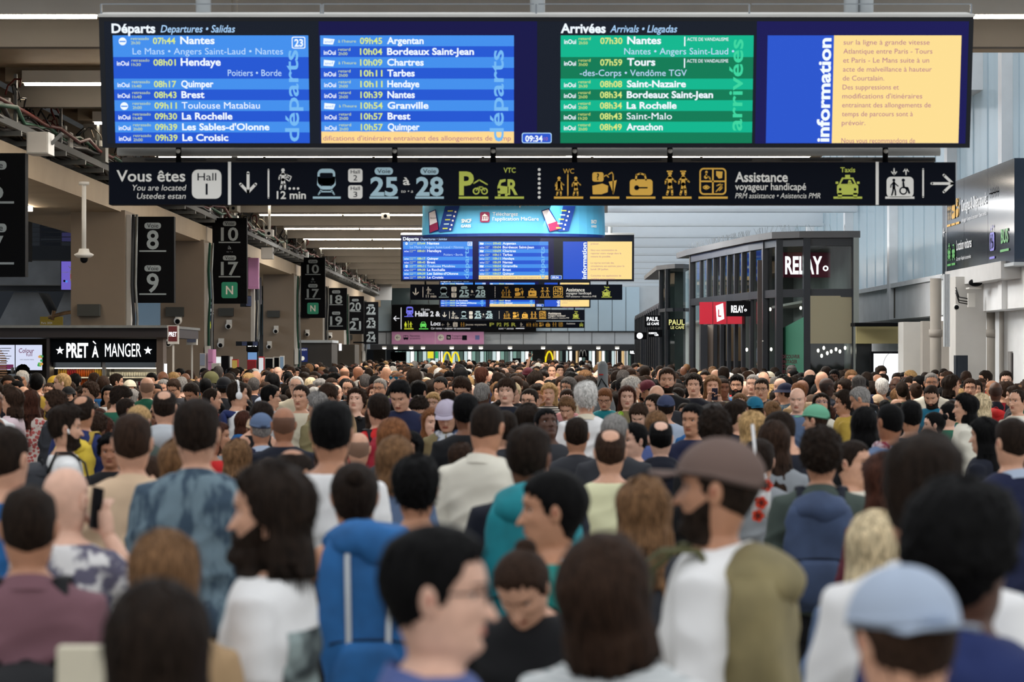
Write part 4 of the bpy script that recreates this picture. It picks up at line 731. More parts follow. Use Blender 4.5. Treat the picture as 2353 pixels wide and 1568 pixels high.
for (u0, u1, v0, v1, d, lb, su, sv, sh) in ((1801, 1908, 580, 638, 38.9, 'large lit newsagent letters on a plum panel behind the upper glass', 1805, 632, 47),):
    m = thing('lit_sign', lb, 'sign', W(1854, 609, d)); q = d / F; frame_box(m, -53 * q, 54 * q, -29 * q, 29 * q, .1, M('plum', (120, 26, 60), .5), 'panel'); S = Sign(m, 1854, 609, q); S.text('RELAY', 1804, 1889, 629, 38, WL, 1, .05, .0); S.circ(1897, 617, 6.5, WL, 1); S.circ(1897, 617, 3.2, M('plum'), 2); S.done()
m = thing('fascia_sign', 'bright red fascia with white tilted book logo over the newsagent door', 'sign', W(1656, 719, 40.6), (0, 0, R(-28))); q = 40.6 / F; frame_box(m, -53 * q, 53 * q, -26 * q, 25 * q, .1, M('fascia_red', (204, 34, 58), .4), 'panel'); S = Sign(m, 1656, 719, q); S.rect(1636, 693, 1637, 746, DARK); S.rect(1671, 693, 1672, 746, DARK); S.poly([(1644, 703), (1662, 697), (1665, 733), (1647, 740)], WL); S.text('L', 1650, 1658, 728, 16, M('fascia_red'), 1, .04); S.done()
m = thing('blade_sign', 'black projecting box with small white newsagent lettering', 'sign', W(1698, 709, 38.2)); q = 38.2 / F; frame_box(m, -28 * q, 27 * q, -18 * q, 17 * q, .15, BLACK, 'case'); S = Sign(m, 1698, 709, q); S.text('RELAY', 1680, 1709, 718, 15, WL, 0, .05); S.circ(1713, 713, 3, WL); S.circ(1713, 713, 1.4, BLACK, 1); S.done()
# doorway of the newsagent
g = G(); pbox(g, 1626, 747, 1663, 905, 43.2, .3, M('door_render', (150, 138, 130), .8)); pbox(g, 1610, 747, 1626, 905, 43, .3, FR); pbox(g, 1663, 747, 1668, 905, 42.5, .3, FR); g.build('doorway_wall', t)
for k in range(15): g = G(); pbox(g, 1669 + k * 2.35, 752, 1670.6 + k * 2.35, 836, 44, .04, M('slat_oak', (176, 140, 96), .6)); g.build('slat', t)
g = G(); pbox(g, 1668, 830, 1706, 843, 43.6, .1, P((60, 60, 62))); pbox(g, 1668, 860, 1706, 864, 43.4, .4, P((200, 190, 180))); pbox(g, 1668, 843, 1706, 905, 44.4, .05, P((96, 70, 60))); g.build('shelf', t)
for k in range(9): g = G(); a = W(1672 + k * 3.9, 860, 43.5); g.add([(a.x - .014, a.y, a.z), (a.x + .014, a.y, a.z), (a.x, a.y, a.z + .09)], [(0, 1, 2)], P(((80, 140, 170), (190, 60, 50), (210, 180, 80))[k % 3])); g.tube([(a.x, a.y + .05, a.z), (a.x, a.y + .05, a.z + .07)], [.014, .003], P(((80, 140, 170), (190, 60, 50), (210, 180, 80))[k % 3]), 5); g.build('packet', t)
m = thing('barrier_post', 'tall dark brown flat bar standing before the curved fins', 'post', W(1746, 785, 37.3)); q = 37.3 / F; g = G(); g.box(-5 * q, 0, -m.location.z, 5 * q, .06, 187 * q, M('bar_brown', (44, 36, 34), .5)); g.build('bar', m); g = G(); g.box(5 * q, 0, 0, 8 * q, .05, 2 * q, OFFW); g.build('clip', m)
for k, (u, v) in enumerate([(1770, 711), (1840, 708), (1716, 804), (1772, 803), (1880, 806), (1893, 800), (1901, 812), (1921, 803), (1930, 808), (1942, 800), (1910, 808), (1888, 818)]):
    m = thing('ceiling_lamp', 'small lit lamp inside the newsagent pavilion, %s in its row' % ['first', 'second', 'third', 'fourth', 'fifth', 'sixth', 'seventh', 'eighth', 'ninth', 'tenth', 'eleventh', 'twelfth'][k], 'lamp', W(u, v, 38.9 if k > 3 else 41), group='small lamps inside the pavilion'); g = G(); g.ball((0, 0, 0), (.02, .02, .03), E((255, 244, 225), 4), 8, 6); g.build('bulb', m)
# café pavilion beyond
t = thing('cafe_pavilion', 'farther dark café pavilion with rounded glass tower and flat roof cap', 'pavilion', (0, 0, 0)); d = 52.
pts = [W(u, 617, d + dd) for u, dd in ((1519, 1.2), (1533, .5), (1550, .1), (1570, .1), (1588, .5))]
ZT2 = pts[2].z; n = len(pts) + 2; top = [(p.x - (.1 if i == 0 else 0), p.y - .1) for i, p in enumerate(pts)] + [(pts[-1].x, 60), (pts[0].x, 60)]
g = G(); g.add([(x, y, ZT2) for x, y in top] + [(x, y, ZT2 + .09) for x, y in top], [tuple(range(n))[::-1], tuple(range(n, 2 * n))] + [(k, (k + 1) % n, n + (k + 1) % n, n + k) for k in range(n)], M('roof_cap')); g.build('roof', t)
for i, p in enumerate(pts):
    if i in (0, 1, 4): g = G(); g.box(p.x - .04, p.y - .05, 0, p.x + .06, p.y + .08, ZT2, FR); g.build('fin', t)
    if i < 4:
        b = pts[i + 1]; g = G(); g.bar((p.x, p.y, 3.03), (b.x, b.y, 3.03), .08, .07, FR); g.build('rail', t); g = G(); g.add([(p.x, p.y, .2), (b.x, b.y, .2), (b.x, b.y, ZT2), (p.x, p.y, ZT2)], [(0, 1, 2, 3)], GLASS); g.build('pane', t)
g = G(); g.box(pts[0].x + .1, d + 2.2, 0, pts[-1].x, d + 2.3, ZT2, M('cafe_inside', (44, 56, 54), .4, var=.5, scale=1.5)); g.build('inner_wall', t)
g = G()
a = W(1519, 702, 54); b = W(1463, 712, 72)
g.bar((a.x, a.y, a.z), (b.x, b.y, a.z), .1, .1, FR); g.bar((a.x + .1, a.y, 1.5), (b.x + .1, b.y, 1.5), .05, 3.0, M('cafe_flank', (48, 52, 60), .4)); g.build('flank', t)
for k in range(14): f = k / 13; g = G(); x = a.x + (b.x - a.x) * f; y = a.y + (b.y - a.y) * f; g.box(x - .06, y - .05, 0, x + .04, y + .05, a.z, FR); g.build('fin', t)
for (u0, u1, v0, v1, d, lines_, lb, col) in ((1481, 1518, 725, 752, 50.5, [('PAUL', 1486, 1514, 738, 9), ('LE CAFÉ', 1487, 1514, 747, 5)], 'black projecting café box sign with white capitals, upper one', WL), (1533, 1574, 733, 758, 51.6, [('PAUL', 1537, 1573, 747, 12), ('LE CAFÉ', 1541, 1572, 756, 6)], 'cream and yellow café lettering on the glass tower', E((240, 236, 150), .9)), (1490, 1522, 758, 775, 52.5, [('ROBERTA', 1491, 1510, 768, 4), ('Caffè', 1504, 1513, 772, 4)], 'small black box sign with a word and script below the café box', WL), (1458, 1486, 764, 780, 58, [], 'small black box sign with white disc', WL)):
    m = thing('blade_sign', lb, 'sign', W((u0 + u1) / 2, (v0 + v1) / 2, d)); q = d / F; frame_box(m, (u0 - u1) / 2 * q, (u1 - u0) / 2 * q, (v0 - v1) / 2 * q, (v1 - v0) / 2 * q, .1, BLACK, 'case'); S = Sign(m, (u0 + u1) / 2, (v0 + v1) / 2, q)
    for x, p0, p1, vb, cap in lines_: S.text(x, p0, p1, vb, cap, col, 0, .02)
    if not lines_: S.circ(1470, 772, 7, WL)
    S.done()
m = thing('blade_sign', 'small far black sign with white newsagent word above the crowd', 'sign', W(1456, 810, 97)); q = 97 / F; frame_box(m, -10 * q, 12 * q, -6 * q, 6 * q, .1, BLACK, 'case'); S = Sign(m, 1456, 810, q); S.text('RELAY', 1448, 1466, 813, 6, WL, 0, .05); S.done()
g = G(); pbox(g, 1472, 780, 1490, 860, 64, .2, FR); pbox(g, 1500, 775, 1520, 860, 60, .2, FR); o = g.build('cafe_door_frame', None, label='dark café door frames beyond the café box signs', category='door frame')
# ---------------- right foreground signs and columns
t = thing('blade_sign', 'long dark metallic sign with lockers, lost property and car rental lettering at right', 'sign', (5.98, 33, 3.83)); 
class YS(Sign): # sign on a wall facing -X: u runs along -Y (towards the viewer)
    def poly(s, pts, m, lay=0, part='lettering'):
        s.gg(m, part).add([(-.01 - lay * .004, -(u - s.uc) * s.sc, (s.vc - v) * s.sc) for u, v in pts], [tuple(range(len(pts)))], m)
    def text(s, t, u0, u1, vb, cap, m, lay=0, bold=0, shear=0, **k):
        s.tc += 1; v, f, x0, x1 = text_geo(t, bold); kk = cap / .68; kx = (u1 - u0) / (x1 - x0) if u1 is not None else kk * .9
        s.gg(m).add([(-.01 - lay * .004, -(u0 + (x - x0) * kx + y * kk * shear - s.uc) * s.sc, (s.vc - vb + y * kk) * s.sc) for x, y, _ in v], f, m)
DM = M('dark_mirror_metal', (70, 76, 88), .14, metal=.85)
for i in range(3): g = G(); a = 2.55 - 1.7 * i; g.box(0, a - 1.69, -.62, .14, a, .62, DM); g.build('panel', t)
S = YS(t, 250, 60, .01); WG = M('sign_text', (230, 232, 236), .4); GRN = M('sign_green', (90, 176, 90), .4); VIO = M('sign_violet', (130, 124, 220), .4)
# 1 unit = 1 cm ; sign from u=0 (far end) to 510, v 0..124
pict(S, 'left', 4, 55, 16, WG, DM); S.rect(30, 20, 32, 118, WG)
for i, nme in enumerate(('youth', 'locker', 'lost')): pict(S, nme, 40 + i * 34, 22, 26, TO, DM); S.rect(38 + i * 34, 54, 66 + i * 34, 57, TO)
for i, nme in enumerate(('taxi', 'car')): pict(S, nme, 42 + i * 34, 80, 24, GRN, DM); S.rect(40 + i * 34, 108, 68 + i * 34, 111, GRN)
S.text('Consignes & Objets trouvés', 150, 330, 42, 15, WG, 0, .01); S.text('Left luggage • Consignas & Lost property • Objetos perdidos', 150, 330, 56, 5, WG); S.text('Location voitures', 112, 225, 92, 13, WG, 0, .01); S.text('Car rental • Alquiler de automóviles', 112, 220, 106, 5, WG)
for i in range(3): pict(S, 'right', 350 + i * 20, 24, 14, BLACK, DM)
pict(S, 'lift', 352, 74, 30, VIO, DM); S.rect(350, 110, 384, 113, VIO); S.text('BUS', 425, 470, 96, 16, GRN, 0, .03); S.rect(420, 104, 475, 107, GRN); S.done()
g = G(); g.box(-.02, -2.6, -.66, .3, 2.6, -.62, ALU); g.build('bottom_rail', t)
# wall panels under the channel glass and shops beneath it
for y in (37, 41.2, 46): g = G(); g.box(X - .0, y, 2.7, X + .019, y + .03, 3.18, GREYB); g.build('joint', rw)
g = G(); pbox(g, 2076, 740, 2120, 1300, 36.5, .5, OFFW); struct(g, 'pillar'); 
g = G(); pbox(g, 2196, 636, 2266, 1300, 33.5, .5, P((192, 190, 186))); struct(g, 'pillar')
g = G(); pbox(g, 2306, 636, 2480, 1300, 33.8, .3, P((176, 170, 162))); pbox(g, 2120, 738, 2200, 1300, 36, .2, P((170, 164, 156))); pbox(g, 2260, 640, 2312, 1300, 36, .2, ANTH); pbox(g, 2300, 600, 2480, 640, 31, 4, P((196, 196, 196))); struct(g, 'wall_shops')
for (u, r_, lb) in ((2150, 13, 'wide grey drainpipe behind the white column at right'), (2279, 12, 'wide grey drainpipe right of the camera column')):
    a = W(u, 640, 34.5); t = thing('drainpipe', lb, 'pipe', (a.x, 34.5, 0)); q = 34.5 / F; g = G(); g.tube([(0, 0, 0), (0, 0, a.z)], r_ * q, P((150, 144, 136)), 16); g.build('pipe', t); g = G(); g.tube([(0, 0, 2.35), (0, 0, 2.45)], (r_ + 2.5) * q, P((156, 150, 142)), 16); g.build('collar', t)
t = thing('conduit_rail', 'long pale aluminium channel hanging below the metallic sign', 'rail', W(2176, 632, 33)); q = 33 / F; g = G()
for k in range(3): g.box((-7 + k * 5) * q, 0, -165 * q, (-3 + k * 5) * q, .06, 2 * q, ALU)
g.build('channel', t)
t = thing('camera', 'black dome camera on a white bracket at right', 'camera', W(2240, 650, 33)); g = G(); g.ball((0, -.05, 0), (.09, .09, .05), BLACK); g.build('dome', t); g = G(); g.box(-.08, -.05, -.08, .08, .2, -.06, OFFW); g.tube([(0, 0, 0), (0, 0, .14)], .03, OFFW); g.build('bracket', t)
t = thing('junction_box', 'white junction box with cables on the right column', 'box', W(2233, 690, 33.3)); g = G(); g.box(-.045, 0, -.09, .045, .08, .09, OFFW); g.build('case', t); g = G(); [g.tube([(-.05, .04, z), (-.16, .03, z + .02), (-.2, .05, z + .15)], .008, BK, 5) for z in (-.05, -.02, .02)]; g.build('cable', t)
t = thing('camera', 'small white bullet camera low on the right column', 'camera', W(2200, 705, 33.2)); g = G(); g.tube([(0, .1, 0), (-.02, -.06, -.01)], .04, OFFW, 10); g.ball((-.02, -.06, -.01), .03, BLACK); g.build('body', t)
slab('information_totem', 'tall blue-black totem in front of the white right column', 'totem', 2197, 817, 2224, 880, 33, M('totem_navy', (14, 26, 40), .3), M('totem_navy')); slab('information_totem', 'dark glass advertising totem at the right edge', 'totem', 2322, 808, 2362, 880, 33.2, M('totem_glass', (40, 32, 34), .2, var=.5, scale=4), P((150, 148, 146)))
t = slab('lightbox', 'bright white lightbox with thin compass drawing right of the pavilion', 'lightbox', 2002, 808, 2078, 905, 37.4, E((248, 250, 252), 1.15), BLACK); S = Sign(t, 2040, 905, 37.4 / F); S.line([(2050 + 22 * math.cos(R(a)), 850 - 40 * math.sin(R(a))) for a in range(90, 200, 10)], .8, ANTH, 12, cap=False); S.poly([(2072, 832), (2074, 850), (2070, 850)], ANTH, 12); S.done()
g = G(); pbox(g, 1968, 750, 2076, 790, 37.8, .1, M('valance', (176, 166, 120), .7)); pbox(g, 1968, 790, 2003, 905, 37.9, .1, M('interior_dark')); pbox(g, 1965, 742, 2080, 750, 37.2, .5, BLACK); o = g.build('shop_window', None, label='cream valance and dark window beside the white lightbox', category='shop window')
t = thing('ceiling_lamp', 'small lit rectangular lamp under the pale fascia', 'lamp', W(2159, 733, 34.5)); g = G(); g.box(-.06, 0, -.025, .06, .06, .025, E((255, 250, 240), 2.5)); g.build('lens', t); g = G(); g.box(-.07, .01, .025, .07, .07, .04, OFFW); g.build('casing', t)

# ------------------------------------------------------------------ true size: the hall was laid out in a 1:1.45 frame seen from eye level; bring it to metres and cut everything at the floor
KS_ = 1.45; bpy.context.view_layer.update(); seen_ = set()
for o in list(COL.objects):
    if o.parent or o.type in ('CAMERA', 'LIGHT'): continue
    o.location = (o.location.x * KS_, o.location.y * KS_, CH + (o.location.z - CH) * KS_); o.scale = tuple(q * KS_ for q in o.scale)
bpy.context.view_layer.update()
for o in list(COL.objects):
    if o.type != 'MESH' or o.data.name in seen_: continue
    seen_.add(o.data.name); n = len(o.data.vertices); co = np.empty(n * 3); o.data.vertices.foreach_get('co', co); co = co.reshape(-1, 3); mw = np.array(o.matrix_world); wc = co @ mw[:3, :3].T + mw[:3, 3]
    if wc[:, 2].min() < 0:
        wc[:, 2] = np.maximum(wc[:, 2], 0); mi = np.linalg.inv(mw); co = wc @ mi[:3, :3].T + mi[:3, 3]; o.data.vertices.foreach_set('co', co.reshape(-1)); o.data.update()
g = G(); g.box(-32, -17, -.1, 24, 172, 0, M('floor_stone', (150, 146, 138), .35, var=.1, scale=.8)); struct(g, 'floor')
# ================================================================== PEOPLE
def sm(x, a, b):
    t = np.clip((x - a) / (b - a), 0, 1); return t * t * (3 - 2 * t)
def ga(x, s): return np.exp(-(x / s) ** 2)
_T = np.array([ # z over chin, front, back, half width
 (.14, .094, .105, .0775), (.115, .088, .103, .0765), (.09, .090, .094, .0755), (.065, .088, .082, .0725), (.045, .087, .070, .068), (.02, .085, .061, .0605), (.0, .077, .057, .051),
 (-.012, .058, .062, .054), (-.022, .052, .072, .062), (-.032, .052, .080, .070), (-.042, .056, .087, .090), (-.054, .066, .092, .114), (-.068, .076, .097, .138), (-.088, .085, .102, .160), (-.11, .092, .106, .175),
 (-.17, .098, .106, .182), (-.25, .118, .11, .178), (-.36, .115, .10, .160), (-.47, .108, .095, .147), (-.58, .115, .105, .160), (-.68, .115, .12, .172), (-.76, .105, .11, .165), (-.80, .06, .06, .10)])[::-1]
_zz = np.linspace(-.80, .14, 471); _tb = [np.interp(_zz, _T[:, 0], _T[:, k]) for k in (1, 2, 3)]
_ker = np.exp(-(np.arange(-6, 7) / 3.) ** 2); _ker /= _ker.sum(); _tb = [np.convolve(np.pad(t, 6, 'edge'), _ker, 'valid') for t in _tb]
def ext(z):
    s = np.sqrt(np.clip(1 - ((z - .14) / .0905) ** 2, 0, 1)); up = z > .14
    f, b, wd = [np.interp(z, _zz, t) for t in _tb]
    return np.where(up, .094 * s - .004 * (1 - s), f), np.where(up, .105 * s + .004 * (1 - s), b), np.where(up, .0775 * s ** .9, wd)
def az(n, k=.5):
    s = -math.pi + 2 * math.pi * np.arange(n) / n; return s - k * np.sin(s)
def surf(z, a, face=True, off=0.0, fem=0):
    """skin surface: z levels (n,), azimuth (m,), 0 = straight ahead (+Y)"""
    f, b, wd = ext(z); f, b, wd = f[:, None] + off, b[:, None] + off, wd[:, None] + off
    zc = z[:, None] + 0 * a[None]; A = a[None] + 0 * z[:, None]
    if fem: wd = np.where(zc < -.06, wd * (1 - .12 * sm(-zc, .06, .12)), wd)
    p = 2 + .35 * sm(-zc, -.16, -.1) * 0 + .5 * sm(-zc, .1, .2); e = 2 / p
    sa, ca = np.sin(A), np.cos(A); x = wd * np.sign(sa) * np.abs(sa) ** e; y = np.where(ca > 0, f, b) * np.sign(ca) * np.abs(ca) ** e
    if face:
        fr = sm(ca, .05, .5); ax = np.abs(x)
        t = np.clip((.128 - zc) / (.128 - .076), 0, 1); nz = np.where(zc > .076, t ** 1.3, np.exp(-((.076 - zc) / .008) ** 2)) * (zc < .13)
        y = y + fr * (.026 * nz * ga(x, .008 + .009 * sm(-zc, -.095, -.074)))
        y = y - fr * .0115 * ga(ax - .032, .015) * ga(zc - .117, .0115) + fr * .004 * ga(zc - .136, .008) * ga(ax - .03, .03)
        y = y + fr * .0035 * ga(ax - .042, .018) * ga(zc - .088, .018) - fr * .005 * ga(ax - .05, .018) * ga(zc - .055, .02)
        y = y + fr * (.007 * ga(x, .021) * (ga(zc - .053, .0048) + ga(zc - .042, .005)) - .003 * ga(x, .02) * ga(zc - .0475, .002) - .004 * ga(x, .03) * ga(zc - .03, .006) + .006 * ga(x, .02) * ga(zc - .012, .011))
        x = x * (1 - .05 * ga(zc - .125, .02) * sm(np.abs(sa), .3, .8) * (ca > 0))
    return x, y, zc
PIV = np.array([0, -.02, -.055])
def pose(v, pitch, yaw, roll=0):
    """turn the head about the neck; v (n,3) in the chin frame"""
    if not (pitch or yaw or roll): return v
    wv = sm(v[:, 2], -.075, .01)[:, None]; c = v - PIV
    M3 = np.array(Matrix.Rotation(R(yaw), 3, 'Z') @ Matrix.Rotation(R(roll), 3, 'Y') @ Matrix.Rotation(R(-pitch), 3, 'X'))
    return v * (1 - wv) + (c @ M3.T + PIV) * wv
def posemat(pitch, yaw, roll=0):
    m = Matrix.Translation(Vector(PIV)) @ (Matrix.Rotation(R(yaw), 4, 'Z') @ Matrix.Rotation(R(roll), 4, 'Y') @ Matrix.Rotation(R(-pitch), 4, 'X')) @ Matrix.Translation(-Vector(PIV)); return m
def loft(X, Y, Z, cap=True):
    n, m = X.shape; v = np.stack([X, Y, Z], -1).reshape(-1, 3); i = np.arange(n - 1)[:, None] * m; j = np.arange(m)[None]; k = (j + 1) % m
    f = np.stack([i + j, i + m + j, i + m + k, i + k], -1).reshape(-1, 4).tolist()
    if cap: f.append(list(range(m))); f.append([(n - 1) * m + q for q in range(m)][::-1])
    return v, f
CHIN = 1.52
HI_Z = np.concatenate([.2302 - .0902 * (1 - np.cos(np.linspace(.06, math.pi / 2, 12))), np.linspace(.136, .0, 35)[0:], [-.006, -.012, -.02, -.032, -.045, -.058, -.07, -.082, -.095, -.11, -.13, -.16, -.2, -.26, -.32, -.4, -.48, -.56, -.64, -.7, -.75, -.79]])
def SK(i): return MATS['skin_%d' % i]
SKINS = [(222, 176, 152), (208, 158, 130), (188, 136, 106), (162, 110, 82), (124, 82, 60), (86, 56, 42), (58, 38, 31)]
for i, c in enumerate(SKINS):
    m = M('skin_%d' % i, c, .5, var=.07, scale=30); m.node_tree.nodes['Principled BSDF'].inputs['Subsurface Weight'].default_value = 0
    M('lips_%d' % i, tuple(int(x * y) for x, y in zip(c, (.82, .62, .6))), .4)
EYEW = M('eye_white', (226, 220, 214), .3); IRIS = M('eye_iris', (38, 26, 20), .2)
HAIRC = {'black': (10, 9, 9), 'dark': (34, 25, 19), 'brown': (50, 35, 26), 'light': (112, 82, 56), 'blond': (176, 142, 96), 'pale': (206, 186, 150), 'red': (118, 76, 48), 'auburn': (66, 38, 28), 'grey': (128, 124, 120), 'white': (200, 196, 190), 'saltpepper': (78, 74, 72)}
def HM(c):
    n = 'hair_' + c
    if n in MATS: return MATS[n]
    m = M(n, HAIRC[c], .62, var=.5, scale=9, stretch=(14, 14, 1.6), bump=.5); m.node_tree.nodes['Principled BSDF'].inputs['Specular IOR Level'].default_value = .08; return m
# ---- arms: joints per pose, right (+X) then left
ARMS = {
 'down': [((.215, -.02, 1.10), (.225, .05, .86), (0, .2, -1)), ((-.215, -.02, 1.10), (-.225, .05, .86), (0, .2, -1))],
 'phone': [((.235, .0, 1.12), (.075, .25, 1.20), (-.35, .75, .55)), ((-.235, .0, 1.12), (-.05, .25, 1.16), (.35, .75, .45))],
 'ear': [((.29, .12, 1.22), (.135, .07, 1.50), (-.35, .0, 1)), ((-.215, -.02, 1.10), (-.225, .05, .86), (0, .2, -1))],
 'film': [((.23, .17, 1.20), (.05, .36, 1.46), (-.25, .25, 1)), ((-.23, .17, 1.20), (-.07, .36, 1.43), (.3, .25, 1))],
 'mouth': [((.24, .12, 1.12), (.06, .19, 1.43), (-.4, -.1, 1)), ((-.215, -.02, 1.10), (-.225, .05, .86), (0, .2, -1))],
 'raise': [((.27, .1, 1.63), (.2, .16, 1.88), (-.05, .1, 1)), ((-.215, -.02, 1.10), (-.225, .05, .86), (0, .2, -1))],
 'point': [((.28, .25, 1.33), (.33, .5, 1.42), (.15, 1, .2)), ((-.215, -.02, 1.10), (-.225, .05, .86), (0, .2, -1))]}
def arm_pts(ps, side):
    s = 1 if side == 0 else -1; e, wr, dr = ARMS[ps][side]; sh = Vector((.168 * s, -.005, 1.398)); return sh, Vector(e), Vector(wr), Vector(dr).normalized()
def hand(g, wr, dr, s, skin, curl):
    up = Vector((0, 0, 1)) if abs(dr.z) < .8 else Vector((0, 1, 0))
    side = Vector((-s, 0, 0)) - dr * dr.dot(Vector((-s, 0, 0))); side.normalize(); n = side.cross(dr) * s  # side points to the thumb
    if dr.z < -.5: side = Vector((0, 1, 0)) - dr * dr.y; side.normalize(); n = dr.cross(side) * s
    g.tube([wr - dr * .02, wr + dr * .02, wr + dr * .06, wr + dr * .095], [(.024, .02), (.033, .017), (.042, .015), (.038, .012)], skin, 10, flat=side)
    for k in range(4):
        L = (.068, .078, .072, .056)[k]; p = wr + dr * .088 + side * (.03 - .02 * k); d = dr.copy(); pts = [p]
        for q in range(3): d = (d * math.cos(curl) + n * math.sin(curl)); p = p + d * L * (.45, .32, .25)[q]; pts.append(p)
        g.tube(pts, [.0095, .009, .008, .0065], skin, 6)
    p = wr + dr * .03 + side * .03; d = (dr * .7 + side * .7).normalized(); pts = [p, p + d * .035, p + d * .055 + dr * .015 + n * .012, p + d * .06 + dr * .04 + n * .02]
    g.tube(pts, [.014, .011, .010, .008], skin, 6)
BODY = {}
def body_mesh(pitch, yaw, arms, fem, roll=0):
    k = (pitch, yaw, arms, fem, roll)
    if k in BODY: return BODY[k]
    S0, S1 = MATS['skin_2'], MATS['lips_2']; g = G(); a = az(56); z = HI_Z
    X, Y, Z = surf(z, a, True, 0, fem); v, f = loft(X, Y, Z); v = pose(v, pitch, yaw, roll); v[:, 2] += CHIN
    base = len(g.v); g.v += [tuple(p) for p in v]; m = 56
    xs, zs = X.reshape(-1), Z.reshape(-1); ys = Y.reshape(-1)
    g.mi(S0); g.mi(S1); g.mi(EYEW); g.mi(IRIS); BR = g.mi(MATS['hair_brown'] if 'hair_brown' in MATS else HM('brown'))
    for q in f:
        cx = sum(xs[i] for i in q) / len(q); cz = sum(zs[i] for i in q) / len(q); cyy = sum(ys[i] for i in q) / len(q); mi = 0
        if cyy > .05 and abs(cx) < .024 * (1 - abs(cz - .048) / .03) and .0385 < cz < .0565: mi = 1
        if cyy > .05 and .013 < abs(cx) < .052 and abs(cz - (.136 + .004 * math.sin((abs(cx) - .013) * 60))) < .0042: mi = 4
        g.f.append(tuple(q)); g.m.append(mi); g.sm.append(True)
    hm = posemat(pitch, yaw, roll); up = Matrix.Translation((0, 0, CHIN)); r3 = hm.to_3x3()
    for s in (-1, 1):
        zl = np.array([.117]); ey = float(surf(zl, np.array([math.asin(.032 / .0765)]), True)[1][0, 0])
        c = up @ hm @ Vector((.032 * s, ey - .006, .1165)); g.ball(c, (.0135, .009, .0056), EYEW, 12, 8, r3)
        c2 = up @ hm @ Vector((.032 * s, ey - .001, .1165)); g.ball(c2, (.0062, .0055, .0056), IRIS, 10, 6, r3)
        # eyelid crease, ear, nostril
        c3 = [up @ hm @ Vector((.032 * s + dx, ey + .0022 - abs(dx) * .2, .1235 - dx * dx * 12)) for dx in (-.015, -.007, 0, .007, .015)]; g.tube(c3, .0019, IRIS, 4)
        wv = float(ext(np.array([.105]))[2][0]); rot = r3 @ Matrix.Rotation(R(-18 * s), 3, 'Z') @ Matrix.Rotation(R(8 * s), 3, 'Y')
        g.ball(up @ hm @ Vector(((wv + .004) * s, -.012, .107)), (.009, .019, .032), S0, 10, 10, rot); g.ball(up @ hm @ Vector(((wv + .010) * s, -.009, .110)), (.005, .009, .017), S1, 8, 6, rot)
        g.ball(up @ hm @ Vector((.009 * s, .108, .0705)), (.007, .008, .0055), S0, 8, 6, r3)
        sh, e, wr, dr = arm_pts(arms, 0 if s > 0 else 1); k9 = .9 if fem else 1; sh.x *= k9
        mid = sh.lerp(e, .45); m2 = e.lerp(wr, .3)
        g.tube([sh + Vector((-.05 * s, 0, .0)), sh, mid, e.lerp(mid, .15), e, m2, wr], [x * k9 for x in (.05, .055, .048, .039, .038, .041, .026)], S0, 12)
        hand(g, wr, dr, s, S0, .35 if arms == 'down' or (arms in ('ear', 'mouth', 'point', 'raise') and s < 0) else .75)
        g.tube([(.085 * s, 0, .86), (.09 * s, .01, .70), (.095 * s, .015, .50), (.098 * s, -.01, .40), (.1 * s, -.02, .10), (.1 * s, -.02, .06)], [.088, .08, .056, .056, .036, .04], S0, 10)
        g.tube([(.1 * s, -.05, .04), (.1 * s, .02, .045), (.105 * s, .12, .035), (.105 * s, .17, .025)], [(.035, .035), (.04, .042), (.045, .03), (.03, .018)], S0, 8, flat=(1, 0, 0))
    o = g.build('proto'); me = o.data; bpy.data.objects.remove(o); BODY[k] = me; return me
